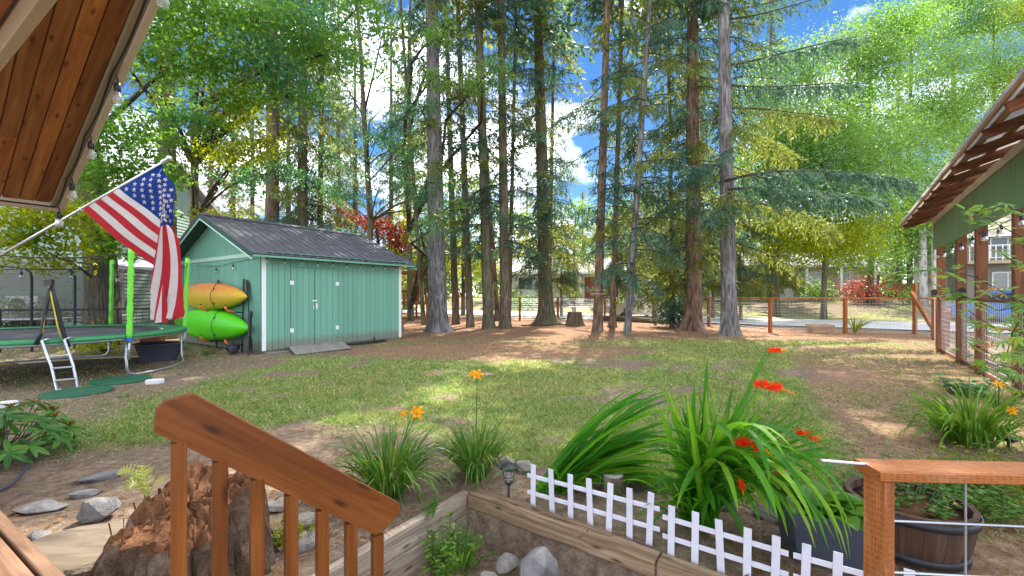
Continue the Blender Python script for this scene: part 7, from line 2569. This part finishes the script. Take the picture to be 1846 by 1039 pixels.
for (u, v) in ((218, 848), (236, 862), (250, 840), (300, 838), (262, 850), (290, 868), (226, 880)):
    e = P(u, v, 2.1+r.uniform(-.05, .08))
    mb = MB()
    pts = [fb.lerp(e, f)+Vector((0, 0, 0.05*math.sin(PI*f))) for f in np.linspace(0, 1, 12)]
    mb.tube(pts, 0.0012, 4)
    for i in range(2, 12):
        d = (pts[i]-pts[i-1]).normalized()
        s_ = d.cross(Vector((0.1, -0.5, 1))).normalized()
        L = 0.042*math.sin(PI*(i-0.6)/12)**0.7
        for sg in (-1, 1):
            q_ = pts[i]
            dd = (s_*sg+d*0.5).normalized()
            for m_ in range(5):
                b = q_+dd*L*m_/5
                w = 0.008*(1-m_/6)
                for s2 in (-1, 1): mb.face([b, b+(dd*.5+d*s2*.9).normalized()*w, b+dd*L/5*1.2])
            mb.face([q_, q_+d*.0025, q_+dd*L, q_-d*.0025])
    mb.build('frond', M['fern'], fn)
# rhododendron: whorls of single leaves sharing one mesh
lm = MB()
strip_leaf(lm, (0, 0, 0), (1, 0, 0.15), 1.0, 0.27, 0.12, 5, 0, 0.10, prof=lambda t: (0.10 if t < 0.08 else math.sin(PI*min(1, t*.92+.06))**0.7))
rme = lm.mesh('leaf', M['rhodo'])
rc = GP(16, 838)
rh = thing('rhododendron', 'rhododendron bush with glossy leaves and dry seed heads at the left edge', 'shrub', rc)
r = random.Random(9)
stm = MB()
cnt = 0
for k in range(40):
    a = r.uniform(0, 2*PI)
    el = r.uniform(0.02, 1.0)
    ctr = Vector((-0.25+0.50*math.cos(a)*math.sqrt(1-(el-.2)**2 if abs(el-.2) < 1 else 0)*1.0, 0.10+0.42*math.sin(a)*math.sqrt(max(0, 1-el**2*.7)), 0.06+0.36*el))
    outd = Vector((math.cos(a)*.6, math.sin(a)*.6, .4+el)).normalized()
    stm.tube([rc+Vector((-.2, .05, 0)), rc+Vector((-.1, .03, 0)).lerp(ctr, .4), rc+ctr*0.96], [0.008, .006, .003], 5)
    n = 7
    for j in range(n):
        if cnt >= 290: break
        cnt += 1
        o = link('leaf', rme, rh)
        o.location = ctr
        ph = 2*PI*j/n+r.uniform(-.2, .2)
        q_ = outd.to_track_quat('Z', 'Y')
        o.rotation_euler = (q_.to_matrix() @ Euler((r.uniform(-.2, .2), r.uniform(-.15, .45), ph)).to_matrix()).to_euler()
        s_ = r.uniform(0.125, 0.175)
        o.scale = (s_, s_, s_)
    if k % 4 == 0:
        mb = MB()
        for m_ in range(9):
            d = Vector((r.gauss(0, 1), r.gauss(0, 1), r.uniform(0.2, 1.4))).normalized()
            mb.tube([rc+ctr, rc+ctr+d*0.045], [0.003, 0.005], 4)
        mb.build('seed_head', M['rhodo_dry'], rh)
stm.build('stems', M['twig'], rh)
hs = MB()
hs.tube([GP(0, 900)+Vector((-.1, 0, .02)), GP(20, 880)+Vector((0, 0, .02)), GP(48, 850)+Vector((0, 0, .02)), GP(58, 828)+Vector((0, 0, .02)), GP(50, 808)+Vector((0, 0, .02))], 0.011, 8)
tag(hs.build('garden_hose', M['graphite'], None, True), 'dark grey hose curving from under the rhododendron', 'hose')
# small maple at the right edge, near the camera
pm = MB()
cpts = []
for k, (an, L, w) in enumerate(((0, 1.0, .20), (.62, .88, .18), (-.62, .88, .18), (1.25, .6, .15), (-1.25, .6, .15))):
    d = Vector((math.cos(an), math.sin(an), 0))
    s_ = Vector((-d.y, d.x, 0))
    pm.face([Vector((0, 0, 0)), d*L*.5-s_*w*.5+Vector((0, 0, .03)), d*L+Vector((0, 0, -.06*L)), d*L*.5+s_*w*.5+Vector((0, 0, .03))])
ame = pm.mesh('leaf', M['acer'])
mt_base = Vector((3.9, 2.55, 0))
sm = thing('young_maple', 'young maple with green and reddish lobed leaves at the right edge', 'tree', mt_base)
mb = MB()
mb.tube([mt_base+Vector((0, 0, -.05)), mt_base+Vector((.02, .03, .7)), mt_base+Vector((.05, .02, 1.6)), mt_base+Vector((.02, 0, 2.3))], [.03, .026, .02, .01], 8)
mb.build('trunk', M['twig'], sm, True)
bm_ = MB()
r = random.Random(15)
brs = [([(1900, 430), (1846, 430), (1790, 400), (1745, 372)], 2.9, 9), ([(1900, 400), (1840, 380), (1800, 372), (1760, 385)], 2.8, 6), ([(1900, 500), (1846, 480), (1815, 465), (1800, 450)], 2.7, 8), ([(1900, 560), (1830, 540), (1760, 500), (1690, 485)], 3.0, 12),
       ([(1900, 540), (1800, 560), (1740, 535), (1690, 520)], 3.0, 11), ([(1690, 485), (1650, 490), (1610, 508), (1580, 514)], 3.0, 6), ([(1900, 620), (1840, 600), (1790, 590), (1745, 560)], 2.8, 11), ([(1900, 660), (1840, 640), (1790, 640), (1750, 620)], 2.8, 11), ([(1900, 690), (1850, 670), (1810, 660), (1770, 655)], 2.7, 9), ([(1890, 520), (1850, 560), (1825, 600), (1815, 640)], 2.6, 11), ([(1890, 760), (1850, 720), (1830, 690), (1810, 670)], 2.7, 6)]
for pts, Y, n in brs:
    q_ = [P(u, v, Y+(0.12*math.sin(i*2.1))) for i, (u, v) in enumerate(pts)]
    if pts[0][0] > 1880: q_ = [mt_base+Vector((0.02, 0.0, max(0.4, q_[0].z-0.25)))]+q_
    bm_.tube(q_, [0.006*(1-i/(len(q_)+1)) for i in range(len(q_))], 5)
    m_ = len(q_)
    for k in range(int(n*2.1)):
        f = 0.25+0.75*(k+r.random())/(n*2.1)
        x_ = f*(m_-1)
        i = min(m_-2, int(x_))
        p = q_[i].lerp(q_[i+1], x_-i)+Vector((r.uniform(-.05, .05), r.uniform(-.06, .06), r.uniform(-.05, .03)))
        o = link('leaf', ame, sm)
        o.location = p-mt_base
        dd = (q_[i+1]-q_[i]).normalized()+Vector((r.uniform(-.5, .5), r.uniform(-.6, .2), r.uniform(-.7, .1)))
        o.rotation_euler = (dd.to_track_quat('X', 'Z').to_matrix() @ Euler((r.uniform(-.7, .7), 0, 0)).to_matrix()).to_euler()
        s_ = r.uniform(0.055, 0.105)
        o.scale = (s_, s_, s_)
bm_.build('branches', M['twig'], sm, True)
